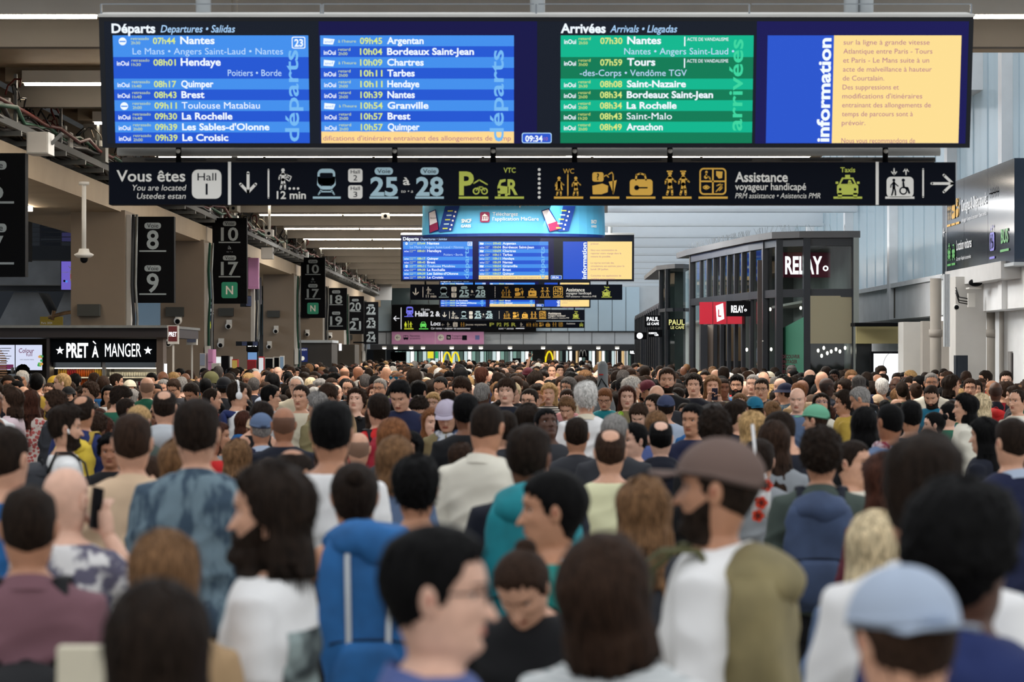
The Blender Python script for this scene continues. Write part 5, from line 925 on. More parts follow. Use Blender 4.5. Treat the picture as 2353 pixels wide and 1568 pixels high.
# ---- clothes
def evald(o):
    bpy.context.view_layer.update(); me = bpy.data.meshes.new_from_object(o.evaluated_get(bpy.context.evaluated_depsgraph_get())); bpy.data.objects.remove(o); return me
TOPS = {}
def top_mesh(kind, arms, fem):
    k = (kind, arms, fem)
    if k in TOPS: return TOPS[k]
    g = G(); m = MATS['skin_2']; off = {'tee': .009, 'tank': .008, 'shirt': .014, 'jacket': .022, 'hoodie': .024, 'jumper': .015}[kind]
    z = np.array([-.034, -.042, -.05, -.06, -.07, -.08, -.09, -.1, -.115, -.13, -.155, -.19, -.24, -.3, -.36, -.42, -.48, -.54, -.6, -.64] if kind != 'tank' else [-.055, -.065, -.08, -.1, -.12, -.16, -.2, -.26, -.32, -.4, -.48, -.54, -.6]); z = z - (.012 if kind == 'tee' else 0)
    X, Y, Z = surf(z, az(32, 0), False, off, fem)
    if kind != 'tank': Y = Y * (1 + .12 * sm(-Z, .3, .6)); X = X * (1 + .10 * sm(-Z, .3, .6))
    else: X = X * (1 - .16 * ga(Z + .12, .06))
    v, f = loft(X, Y, Z); v[:, 2] += CHIN; g.add(v.tolist(), f, m, True)
    k9 = .9 if fem else 1
    if kind != 'tank':
        for s in (-1, 1):
            sh, e, wr, dr = arm_pts(arms, 0 if s > 0 else 1); sh.x *= k9; mid = sh.lerp(e, .5); o2 = off
            pts = [sh + Vector((-.08 * s, 0, .005)), sh, mid]; r = [.056 + o2 * .6, .056 + o2, .052 + o2 * 1.1]
            if kind == 'tee': pts += [sh.lerp(e, .68)]; r += [.052 + o2 * 1.2]
            else: pts += [e.lerp(mid, .15), e, e.lerp(wr, .3), wr + (e - wr) * .06]; r += [.043 + o2, .042 + o2, .044 + o2 * .8, .033 + o2 * .7]
            g.tube(pts, [x * k9 for x in r], m, 14)
    if kind == 'hoodie': g.tube([(.085 * math.sin(t) * 1.0, -.025 - .075 * math.cos(t) if abs(t) < 1.6 else -.02 + .06 * abs(math.cos(t)), 1.475 - .03 * (1 - math.cos(t)) * .6) for t in np.linspace(-2.6, 2.6, 14)], [.03 + .012 * math.cos(t / 2) for t in np.linspace(-2.6, 2.6, 14)], m, 10); g.ball((0, -.12, 1.415), (.10, .045, .075), m, 14, 10)
    if kind in ('jacket', 'shirt'): g.tube([(.07 * math.sin(t), -.01 - .075 * math.cos(t), 1.478 - .018 * (1 - math.cos(t))) for t in np.linspace(-2.5, 2.5, 14)], [(.012, .024)] * 14, m, 8, flat=(0, 0, 1))
    o = g.build('proto'); r = o.modifiers.new('r', 'REMESH'); r.mode = 'VOXEL'; r.voxel_size = .0125; r.use_smooth_shade = True
    s_ = o.modifiers.new('s', 'SMOOTH'); s_.iterations = 4 if kind != 'hoodie' else 3; s_.factor = .5
    me = evald(o); n = len(me.vertices); co = np.empty(n * 3, 'f'); no = np.empty(n * 3, 'f'); me.vertices.foreach_get('co', co); me.vertices.foreach_get('normal', no); co = co.reshape(-1, 3); no = no.reshape(-1, 3)
    amp = {'tee': .015, 'tank': .008, 'shirt': .021, 'jacket': .025, 'hoodie': .021, 'jumper': .015}[kind]
    sd = len(TOPS) * 3.1; d = np.empty(n)
    for i in range(n):
        x, y, zz = co[i]; q = (1.46 - zz); fa = min(1, max(.1, q * 4))
        d[i] = fa * (noise.noise((x * 7 + zz * 5 + sd, y * 7, zz * 9)) * .7 + (1 - abs(noise.noise((x * 5 - zz * 7, y * 5 + zz * 4, zz * 6 + sd))) * 3.2) * .45)
    co += no * (d * amp)[:, None]; me.vertices.foreach_set('co', co.reshape(-1)); me.polygons.foreach_set('use_smooth', [True] * len(me.polygons)); me.update()
    TOPS[k] = me; return me
_tr = None
def trouser_mesh():
    global _tr
    if _tr: return _tr
    g = G(); m = MATS['skin_2']; z = np.array([-.60, -.64, -.70, -.76, -.80]); X, Y, Z = surf(z, az(20, 0), False, .012); v, f = loft(X, Y, Z); v[:, 2] += CHIN; g.add(v.tolist(), f, m, True)
    for s in (-1, 1): g.tube([(.085 * s, 0, .86), (.09 * s, .01, .72), (.095 * s, .015, .50), (.1 * s, -.01, .3), (.1 * s, -.02, .08)], [.1, .095, .075, .07, .065], m, 12)
    o = g.build('proto'); _tr = o.data; bpy.data.objects.remove(o); return _tr
_sh = None
def shoe_mesh():
    global _sh
    if _sh: return _sh
    g = G(); m = MATS['skin_2']; g.tube([(0, -.08, .045), (0, -.03, .05), (0, .06, .045), (0, .15, .035), (0, .2, .03)], [(.038, .04), (.045, .05), (.047, .045), (.05, .035), (.03, .02)], m, 10, flat=(1, 0, 0)); g.box(-.048, -.09, .0, .048, .19, .018, m)
    o = g.build('proto'); _sh = o.data; bpy.data.objects.remove(o); return _sh
# ---- hair: a shell over the skull, thick where hair grows, sunk under the skin elsewhere
HAIR = {}
def hairline(A, low=.02, temple=.135, front=.178):
    a = np.abs(np.degrees(A)); return np.interp(a, [0, 30, 52, 66, 78, 92, 104, 125, 180], [front, front - .002, front - .014, temple, .10, .085, .075, low + .02, low])
def hair_mesh(style):
    if style in HAIR: return HAIR[style]
    rs = random.Random(len(HAIR) * 11 + 3); cap = style.endswith('_cap'); st = style.replace('_cap', '')
    P_ = dict(ca=84, top=.020, side=.012, back=.014, low=.042, temple=.145, front=.186, zb=.0, amp=.004, fr=30, curl=0, n=72, tuft=260, tl=.03)
    P_.update({
     'short': {}, 'crop': dict(top=.011, side=.006, back=.007, tuft=140, tl=.014), 'buzz': dict(top=.003, side=.0022, back=.0025, amp=.0006, tuft=0, front=.172), 'quiff': dict(top=.034, side=.008, back=.011, tuft=300, tl=.04),
     'messy': dict(top=.03, side=.02, back=.022, low=.03, amp=.009, fr=22, tuft=520, tl=.05), 'curly': dict(top=.034, side=.026, back=.028, low=.03, amp=.011, fr=42, curl=1, n=96, tuft=420, tl=.028, front=.182),
     'afro': dict(top=.05, side=.036, back=.04, low=.012, amp=.008, fr=55, curl=1, n=96, tuft=300, tl=.012, front=.184), 'fringe': dict(top=.026, side=.016, back=.018, low=.012, front=.162, temple=.13, tuft=420, tl=.04),
     'slick': dict(top=.014, side=.009, back=.016, amp=.002, low=.012, front=.172, tuft=60, tl=.02), 'bob': dict(ca=80, top=.022, side=.026, back=.026, zb=-.035, front=.176, tuft=260, tl=.05, low=-.1),
     'long': dict(top=.02, side=.022, back=.024, zb=-.20, low=-.3, front=.184, tuft=300, tl=.07), 'wavy': dict(top=.024, side=.03, back=.032, zb=-.17, low=-.3, amp=.010, fr=20, front=.182, tuft=420, tl=.06, n=88),
     'mane': dict(ca=102, top=.024, side=.02, back=.034, zb=-.055, low=-.2, amp=.009, fr=22, front=.19, temple=.15, tuft=420, tl=.05), 'bun': dict(top=.012, side=.011, back=.016, low=.018, amp=.0025, tuft=120, tl=.03), 'pony': dict(top=.012, side=.011, back=.016, low=.018, amp=.0025, tuft=120, tl=.03),
     'fade': dict(top=.024, side=.004, back=.006, tuft=220, tl=.03, low=.03), 'bald_ring': dict(top=-.008, side=.007, back=.008, amp=.0015, tuft=60, tl=.012), 'spot': dict(top=.014, side=.009, back=.010, tuft=120, tl=.02), 'thin': dict(top=.005, side=.009, back=.011, front=.205, temple=.15, tuft=120, tl=.02),
     'shaved': dict(top=-.008, side=.0012, back=.0015, amp=.0003, tuft=0)}.get(st, {}))
    n = P_['n']; a = az(n, -.1); zb = P_['zb']; zt = .2302
    z = np.concatenate([zt - .0902 * (1 - np.cos(np.linspace(.05, math.pi / 2, 16))), np.linspace(.132, min(.0, zb), 22)]); z = np.concatenate([z, np.linspace(-.012, zb, max(2, int(-zb / .012)))]) if zb < -.01 else z
    X, Y, Z = surf(z, a, False)
    A = a[None] + 0 * Z; ad = np.abs(np.degrees(A)); low = Z < .04
    if zb < 0: # curtain of long hair below the skull
        f, b, wd = ext(z); wdh = np.interp(z, [-.3, -.12, -.05, .04, .09], [.12, .105, .088, .080, .0755]); bh = np.interp(z, [-.3, -.15, -.1, -.05, .04, .09], [.118, .112, .102, .092, .092, .094])
        lowf = sm(-z, -.09, -.03)[:, None]; ca, sa = np.cos(A), np.sin(A); yl = np.where(ca > 0, .05, bh[:, None]) * ca; xl = wdh[:, None] * sa
        X = X * (1 - lowf) + xl * lowf; Y = Y * (1 - lowf) + yl * lowf
    hl = hairline(A, P_['low'], P_['temple'], P_['front'])
    if zb < 0: hl = np.where(ad > P_['ca'], -1, hl); hl = np.where((ad > P_['ca'] - 10) & (ad <= P_['ca']) & (Z < .13), -1 if P_['ca'] < 90 else hl, hl)
    hl = hl + .006 * np.sin(np.degrees(A) * .9) * (ad < 60) + .004 * np.sin(np.degrees(A) * .37 + 1) * (ad < 100)
    g_ = sm(Z - hl, -.004, .007)
    topw = sm(Z, .15, .21); bk = sm(ad, 70, 120); T = P_['top'] * topw + (1 - topw) * (P_['side'] * (1 - bk) + P_['back'] * bk)
    if zb >= 0: T = T * (.3 + .7 * sm(Z, .03 + .05 * (ad < 110), .15)) if not P_['curl'] else T * (.45 + .55 * sm(Z, .03, .13))
    if st == 'quiff' or st == 'fade': T = T + .012 * sm(-ad, -70, -20) * topw
    if st == 'fringe': T = T + .006 * sm(-ad, -60, -20) * sm(-Z, -.19, -.16)
    if st in ('bald_ring', 'shaved'): g_ = g_ * sm(-(Z + .018 * np.cos(A)), -.178, -.166); g_ = g_ * sm(ad, 55, 70)
    if st == 'spot': g_ = g_ * (1 - sm(-np.sqrt((X / .045) ** 2 + ((Y + .045) / .05) ** 2) * (Z > .15) - (Z <= .15) * 9, -1.15, -.85)); T = T * (.25 + .75 * sm(np.sqrt((X / .045) ** 2 + ((Y + .045) / .05) ** 2) + (Z <= .14) * 9, .9, 1.9)); T = np.maximum(T, .003)
    if st == 'thin': g_ = g_ * (1 - .0 * topw)
    if cap: g_ = g_ * sm(-Z, -.15, -.14); P_['tuft'] //= 3
    nx, ny, nz = X / .08 ** 2, Y / .1 ** 2, np.clip(Z - .12, -.02, 1) / .1 ** 2; nz = np.where(Z < .1, 0, nz); ln = np.sqrt(nx ** 2 + ny ** 2 + nz ** 2) + 1e-9
    N_ = np.empty_like(X)
    for i in range(X.shape[0]):
        for j in range(n):
            x, y, zz = X[i, j], Y[i, j], Z[i, j]; fr = P_['fr']
            if P_['curl']: N_[i, j] = abs(noise.noise((x * fr, y * fr, zz * fr))) * 2.4 - .6
            else: N_[i, j] = noise.noise((x * fr * 1.6, y * fr * 1.2, zz * fr * .28 + 3)) * 1.3 + .5 * noise.noise((x * 12, y * 12, zz * 5))
    T = T + P_['amp'] * N_ * np.where(low & (zb < 0), 1.6, 1) * np.where((zb >= 0) & (Z < .1), .5, 1); T = np.maximum(T, .0018) if st not in ('shaved', 'bald_ring') else T
    t = np.where(g_ > .02, T * g_ - .006 * (1 - g_), -.007)
    if zb < 0: # in front of the neck the curtain folds in
        pass
    X = X + nx / ln * t; Y = Y + ny / ln * t; Z2 = Z + nz / ln * t
    v, f = loft(X, Y, Z2); g = G(); m = MATS['skin_2']; g.add(v.tolist(), f, m, True)
    # tufts along the fall of the hair
    ok = np.argwhere((g_ > .85) & (T > .004)); fx = nx / ln; fy = ny / ln; fz = nz / ln
    for q in range(P_['tuft'] if len(ok) else 0):
        i, j = ok[rs.randrange(len(ok))]; p = Vector((X[i, j], Y[i, j], Z2[i, j])); nn = Vector((fx[i, j], fy[i, j], fz[i, j]))
        down = Vector((0, 0, -1)) if Z[i, j] < .16 else Vector((nn.x * .6 + rs.uniform(-.3, .3), nn.y * .6 + (.5 if st in ('quiff', 'fade', 'fringe') and nn.y > -.3 else -.1), -.15))
        if P_['curl'] or st == 'messy': down = down * .5 + Vector((rs.uniform(-1, 1), rs.uniform(-1, 1), rs.uniform(-.6, .8)))
        down = (down - nn * nn.dot(down)).normalized(); L = P_['tl'] * rs.uniform(.5, 1.2); sd = nn.cross(down).normalized() * rs.uniform(.002, .005); lift = rs.uniform(.05, .4) if not P_['curl'] else rs.uniform(.2, .9)
        p = p - nn * .002; p1 = p + down * L * .5 + nn * L * .22 * lift; p2 = p + down * L + nn * L * lift * (.25 if not P_['curl'] else .6)
        g.add([p - sd, p + sd, p1 + sd * .7, p1 - sd * .7, p2], [(0, 1, 2, 3), (3, 2, 4)], m, True)
    if st == 'bun': g.ball((0, -.105, .19), (.038, .034, .036), m, 16, 12)
    if st == 'pony': g.ball((0, -.118, .15), (.02, .02, .02), m, 10, 8); g.tube([(0, -.12, .15), (0, -.155, .12), (0, -.16, .05), (.004, -.145, -.04), (.0, -.13, -.1)], [.014, .026, .03, .024, .008], m, 12)
    if st == 'spot' or st == 'bald_ring': pass
    o = g.build('proto'); me = o.data; bpy.data.objects.remove(o)
    if style == 'bun' or 1:
        pass
    HAIR[style] = me; return me
# ---- beard, hats, glasses, headphones (all in the chin frame)
GEAR = {}
def gear(kind):
    if kind in GEAR: return GEAR[kind]
    g = G(); m = MATS['skin_2']
    if kind in ('beard', 'stubble', 'bigbeard', 'moustache'):
        a = az(64); z = np.linspace(.10, -.02, 34) if kind != 'bigbeard' else np.linspace(.10, -.035, 38)
        X, Y, Z = surf(z, a, True); ad = np.abs(np.degrees(a[None] + 0 * Z)); th = {'beard': .008, 'stubble': .0014, 'bigbeard': .019, 'moustache': .005}[kind]
        edge = np.interp(ad, [0, 18, 30, 50, 70, 90, 180], [.066, .062, .052, .056, .075, .10, .10]); k = sm(edge - Z, -.002, .006) * sm(-ad, -96, -84)
        mouth = np.exp(-((np.abs(X) / .021) ** 4)) * ga(Z - .046, .0065); k = k * (1 - np.clip(mouth * 1.6, 0, 1)) * np.where(Z > .045, np.clip(1 - .0 * Z, 0, 1), 1)
        if kind == 'moustache': k = k * ga(Z - .061, .006) * sm(-ad, -34, -24)
        low = sm(-Z, -.03, .0); t = np.where(k > .02, th * (1 + low * .9) * k - .006 * (1 - k), -.007); l = np.sqrt((X / .0064) ** 2 + (Y / .01) ** 2); sx, sy = X / .0064 / l, Y / .01 / l
        N_ = np.array([[noise.noise((x * 90, y * 90, zz * 60)) for x, y, zz in zip(*r)] for r in zip(X, Y, Z)]); t = t + (k > .5) * N_ * th * .35
        X = X + sx * t; Y = Y + sy * t; Zo = Z - k * low * th * .9; v, f = loft(X, Y, Zo); g.add(v.tolist(), f, m, True)
    if kind in ('cap', 'beanie', 'helmet', 'bucket', 'capback', 'turban'):
        th = {'cap': .015, 'capback': .015, 'beanie': .016, 'helmet': .03, 'bucket': .014, 'turban': .028}[kind]; zb = {'cap': .145, 'capback': .145, 'beanie': .125, 'helmet': .12, 'bucket': .15, 'turban': .135}[kind]
        z = np.concatenate([.2302 - .0902 * (1 - np.cos(np.linspace(.05, 1.45, 14))), [zb + .006, zb]]); a = az(40, 0); X, Y, Z = surf(z, a, False); Z = Z - .022 * (np.cos(a[None]) < 0) * np.abs(np.cos(a[None])) * sm(-Z, -.17, -.15)
        nx, ny, nz = X / .08 ** 2, Y / .1 ** 2, np.clip(Z - .13, 0, 1) / .095 ** 2; l = np.sqrt(nx ** 2 + ny ** 2 + nz ** 2); th_ = th + (0.004 * np.abs(np.cos(a[None] * 3)) if kind in ('cap', 'capback') else 0) + (.006 * np.sin(a[None] * 2 + Z * 90) if kind == 'turban' else 0)
        X, Y, Z = X + nx / l * th_, Y + ny / l * th_, Z + nz / l * th_ * .9; v, f = loft(X, Y, Z); g.add(v.tolist(), f, m, True); g.ball((0, -.003, .2302 + th * .9), .006, m, 8, 6)
        if kind in ('cap', 'capback'):
            s = 1 if kind == 'cap' else -1; y0 = .088 if s > 0 else -.10; pts = []; n = 12
            for k in range(n + 1): t = -1.25 + 2.5 * k / n; pts.append((math.sin(t) * .078, (y0 - .012 * s) + s * (math.cos(t) - math.cos(1.25)) * .028, .152 - (.02 if s < 0 else 0)))
            for k in range(n + 1): t = -1.25 + 2.5 * k / n; pts.append((math.sin(t) * .076, y0 + s * (.015 + .08 * max(0, math.cos(t * 1.15)) ** .6), .147 - (.02 if s < 0 else 0) - .014 * (1 - math.cos(t)) * 0 - .01 + .012 * math.cos(t)))
            q = len(pts); pts += [(x, y, zz - .004) for x, y, zz in pts]
            fs = [(k, k + 1, n + 2 + k, n + 1 + k) for k in range(n)] + [(q + k, q + n + 1 + k, q + n + 2 + k, q + k + 1) for k in range(n)] + [(n + 1 + k, n + 2 + k, q + n + 2 + k, q + n + 1 + k) for k in range(n)]
            g.add(pts, fs, m, True)
            g.tube([(.086 * math.sin(t) * 1.02, -.10 * math.cos(t) * s - .0, .138 - .016 * max(0, math.cos(t))) for t in np.linspace(-.5, .5, 6)], .005, m, 6)
        if kind == 'bucket': v0 = [(math.sin(t) * .097, math.cos(t) * .118, .158) for t in az(30, 0)]; v1 = [(math.sin(t) * .145, math.cos(t) * .165, .122) for t in az(30, 0)]; g.add(v0 + v1, [(k, (k + 1) % 30, 30 + (k + 1) % 30, 30 + k) for k in range(30)], m, True)
        if kind == 'helmet': g.tube([(math.sin(t) * .112, math.cos(t) * .135, .128 - .02 * (math.cos(t) < 0)) for t in np.linspace(-3.14, 3.14, 26)], .006, m, 6)
        if kind == 'beanie': g.tube([(math.sin(t) * .096, math.cos(t) * .113 - .004, .137 - .012 * (math.cos(t) < 0) * abs(math.cos(t))) for t in np.linspace(-3.14, 3.14, 26)], [(.008, .018)] * 26, m, 8, flat=(1, 0, 0))
    if kind in ('glasses', 'sunglasses', 'headsun'):
        y = .100; zc = .1165
        if kind == 'headsun': y = .075; zc = .20
        for s in (-1, 1):
            pts = [(.032 * s + .022 * math.cos(t), y - .004 * abs(math.cos(t)), zc + .017 * math.sin(t)) for t in np.linspace(0, 6.283, 15)]; g.tube(pts, .0017, m, 5); g.bar((.053 * s, y - .004, zc + .006), (.08 * s, -.01, zc + .004), .003, .004, m)
            if kind != 'glasses': g.add([(p[0], p[1], p[2]) for p in pts[:-1]], [tuple(range(14))], m)
        g.tube([(-.011, y, zc + .004), (0, y + .003, zc + .007), (.011, y, zc + .004)], .0017, m, 5)
    if kind == 'headphones':
        g.tube([(math.sin(t) * .094, -.005, .13 + math.cos(t) * .125 * 1.0) for t in np.linspace(-1.7, 1.7, 18)], [(.012, .006)] * 18, m, 8, flat=(0, 1, 0))
        for s in (-1, 1): g.ball((.094 * s, -.005, .105), (.018, .034, .04), m, 14, 10)
    if kind == 'neckphones':
        g.tube([(math.sin(t) * .085, -.005 - math.cos(t) * .085, -.055 + .0 * t) for t in np.linspace(-2.0, 2.0, 16)], .009, m, 8)
        for s in (-1, 1): g.ball((.07 * s, .075, -.07), (.032, .022, .034), m, 12, 8); g.tube([(.07 * s + .026 * math.cos(t), .098, -.07 + .028 * math.sin(t)) for t in np.linspace(0, 6.283, 13)], .004, m, 5)
    if kind == 'earbud':
        for s in (-1, 1): g.tube([(.087 * s, .004, .105), (.088 * s, .012, .082)], [.0075, .0045], m, 8); g.ball((.086 * s, .004, .105), .009, m, 8, 6)
    if kind == 'scarf': g.tube([(.085 * math.sin(t), -.01 - .085 * math.cos(t), -.06 - .02 * math.cos(t * 2)) for t in np.linspace(-3.1, 3.1, 20)], [.034 + .006 * math.sin(q * 2.3) for q in range(20)], m, 10); g.tube([(.03, .09, -.07), (.05, .125, -.16), (.045, .14, -.28), (.04, .14, -.36)], [.03, .036, .038, .02], m, 10)
    if kind == 'collar':
        pts = []; n = 26
        for k in range(n + 1): t = -2.75 + 5.5 * k / n; pts.append((.074 * math.sin(t), -.012 - .084 * math.cos(t), -.012 - .030 * (1 - math.cos(t)) * .8))
        for k in range(n + 1): t = -2.75 + 5.5 * k / n; pts.append((.104 * math.sin(t), -.012 - .104 * math.cos(t), -.056 - .030 * (1 - math.cos(t))))
        g.add(pts, [(k, k + 1, n + 2 + k, n + 1 + k) for k in range(n)], m, True)
    if kind == 'tails': # jumper knotted round the neck
        g.tube([(.10 * math.sin(t), -.02 - .10 * math.cos(t), -.075 - .03 * (1 - math.cos(t)) * .7) for t in np.linspace(-2.9, 2.9, 20)], [.04] * 20, m, 10); g.ball((0, -.15, -.16), (.15, .035, .10), m, 14, 10)
    o = g.build('proto'); me = o.data; bpy.data.objects.remove(o); GEAR[kind] = me; return me
# ---- fabric
FAB = {'white': (232, 230, 228), 'offwhite': (222, 216, 200), 'cream': (214, 204, 180), 'beige': (214, 184, 152), 'tan': (170, 140, 104), 'khaki': (130, 118, 82), 'olive': (86, 84, 50), 'green': (30, 92, 70), 'darkgreen': (38, 58, 50), 'greygreen': (66, 76, 70), 'teal': (16, 128, 120), 'turquoise': (26, 130, 140), 'blue': (34, 92, 148), 'sky': (168, 180, 198), 'navy': (22, 28, 58), 'midnight': (16, 20, 34), 'slate': (92, 110, 140), 'royal': (34, 46, 94), 'black': (16, 16, 19), 'charcoal': (46, 47, 52), 'grey': (138, 142, 146), 'lightgrey': (186, 190, 194), 'red': (196, 36, 36), 'crimson': (150, 20, 40), 'burgundy': (84, 26, 40), 'mauve': (120, 84, 92), 'pink': (214, 150, 150), 'palepink': (224, 200, 204), 'mustard': (178, 148, 60), 'yellow': (210, 180, 60), 'purple': (90, 60, 110), 'brown': (82, 62, 48), 'orange': (206, 104, 46), 'periwinkle': (84, 98, 150), 'paleyellow': (222, 220, 180)}
def FM(c):
    n = 'fabric_' + c
    if n in MATS: return MATS[n]
    if c == 'denim': return M(n, (60, 78, 94), .85, c2=(112, 132, 142), scale=9, stretch=(1.8, 1.8, .6), bump=.2)
    if c == 'floral': return M(n, (222, 218, 216), .8, c2=(96, 92, 110), scale=16)
    if c == 'redfloral': return M(n, (176, 84, 80), .8, c2=(206, 190, 180), scale=26, kind='spots')
    if c == 'stripe': return M(n, (226, 226, 224), .85, c2=(176, 182, 182), scale=22, kind='stripes')
    if c == 'vstripe': return M(n, (200, 190, 180), .85, c2=(150, 136, 130), scale=16, kind='check')
    if c == 'zebra': return M(n, (226, 222, 214), .85, c2=(70, 66, 64), scale=12, kind='stripes')
    if c == 'paisley': return M(n, (200, 204, 208), .9, c2=(60, 74, 104), scale=11)
    if c == 'scarfred': return M(n, (120, 34, 50), .9, c2=(200, 180, 184), scale=22)
    return M(n, FAB[c], .85, var=.07, scale=4, bump=.15)
# ---- assembling one person
PEOPLE = []   # (x, y, radius)
def slotmat(o, mats):
    for i, m in enumerate(mats):
        if i < len(o.material_slots): o.material_slots[i].link = 'OBJECT'; o.material_slots[i].material = m
CHM = Matrix.Translation((0, 0, CHIN))
def person(u, v, d, face, hair, skin, top, label, pitch=0, hy=0, roll=0, arms='down', fem=0, gear_=(), low='navy', group='people standing in the crowd', hgt=None, name='person'):
    st, hc = hair; hh = HV and (CH - (v - HV) / F * d) if hgt is None else hgt
    hat = [x for x in gear_ if x[0] in ('cap', 'capback', 'beanie', 'helmet', 'bucket', 'turban')]
    k = hh / (1.765 + (.008 if hat else 0) - (.018 if pitch > 15 else 0) - (.022 if st in ('bald', 'buzz', 'bald_ring', 'shaved') and not hat else 0)); pos = W(u, v, d)
    # the head centre, not the neck, sits on the ray when the head is pitched
    t = thing('person', label, 'person', (pos.x, d, 0), (0, 0, R(face)), group); t.scale = (k, k, k)
    b = link('body', body_mesh(pitch, hy, arms, fem, roll), t); S = SKINS.index; slotmat(b, [MATS['skin_%d' % skin], MATS['lips_%d' % skin], EYEW, IRIS, HM(hc if hc not in ('white', 'grey') else 'grey') if hc else HM('brown')])
    hm = CHM @ posemat(pitch, hy, roll)
    if st != 'bald':
        s2 = st + '_cap' if hat and not st.endswith('_cap') else st
        o = link('hair', hair_mesh(s2), t); o.matrix_local = hm; slotmat(o, [HM(hc) if st != 'shaved' else M('hair_shaven_%d' % skin, tuple(int(q * .62 + w__ * .12) for q, w__ in zip(SKINS[skin], HAIRC[hc])), .6)])
    tk, tc = top; o = link('top', top_mesh(tk, arms, fem), t); o.name = {'tee': 't_shirt', 'tank': 'tank_top', 'shirt': 'shirt', 'jacket': 'jacket', 'hoodie': 'hoodie', 'jumper': 'jumper'}[tk]; slotmat(o, [FM(tc)])
    o = link('trousers', trouser_mesh(), t); slotmat(o, [FM(low)])
    for s in (-1, 1): o = link('shoe', shoe_mesh(), t); o.location = (.1 * s, 0, 0); slotmat(o, [FM('charcoal')])
    if tk in ('shirt', 'jacket') and not any(x[0] in ('collar', 'scarf', 'tails', 'neckphones') for x in gear_): gear_ = list(gear_) + [('collar', tc)]
    for gk, gc in gear_:
        o = link({'capback': 'cap', 'headsun': 'sunglasses', 'neckphones': 'headphones', 'stubble': 'beard', 'bigbeard': 'beard', 'earbud': 'earbuds', 'tails': 'knotted_jumper'}.get(gk, gk), gear(gk), t)
        o.matrix_local = (CHM if gk in ('neckphones', 'scarf', 'collar', 'tails') else hm)
        slotmat(o, [HM(gc) if gk in ('beard', 'stubble', 'bigbeard', 'moustache') else (M('frame_' + gc, FAB.get(gc, (20, 20, 20)), .3) if gk in ('glasses', 'sunglasses', 'headsun', 'headphones', 'neckphones', 'earbud') else FM(gc))])
        if gk == 'stubble': pass
    PEOPLE.append((pos.x, d, .3 * k, u, v, d, hh)); return t
def worldpt(t, p): 
    bpy.context.view_layer.update; a = t.rotation_euler.z; x, y, z = [q * t.scale[0] for q in p]
    return Vector((t.location.x + x * math.cos(a) - y * math.sin(a), t.location.y + x * math.sin(a) + y * math.cos(a), z))
def phone(t, arms, label, col='black', scr=None):
    p = {'phone': (.01, .37, 1.285), 'film': (-.01, .405, 1.545), 'ear': (.095, .055, 1.60), 'raise': (.185, .19, 1.99)}[arms]; w_ = worldpt(t, p)
    o = thing('phone', label, 'phone', w_, (R({'phone': -50, 'film': -8, 'ear': 0, 'raise': 0}[arms]), R({'ear': 10}.get(arms, 0)), t.rotation_euler.z + (R(90) if arms == 'ear' else 0)))
    g = G(); g.box(-.037, -.005, -.075, .037, .004, .075, M('phone_' + col, FAB[col], .3)); g.build('case', o); g = G(); g.box(-.034, -.0065, -.071, .034, -.005, .071, E((190, 205, 225), .8) if scr else BLACK); g.build('screen', o); return o
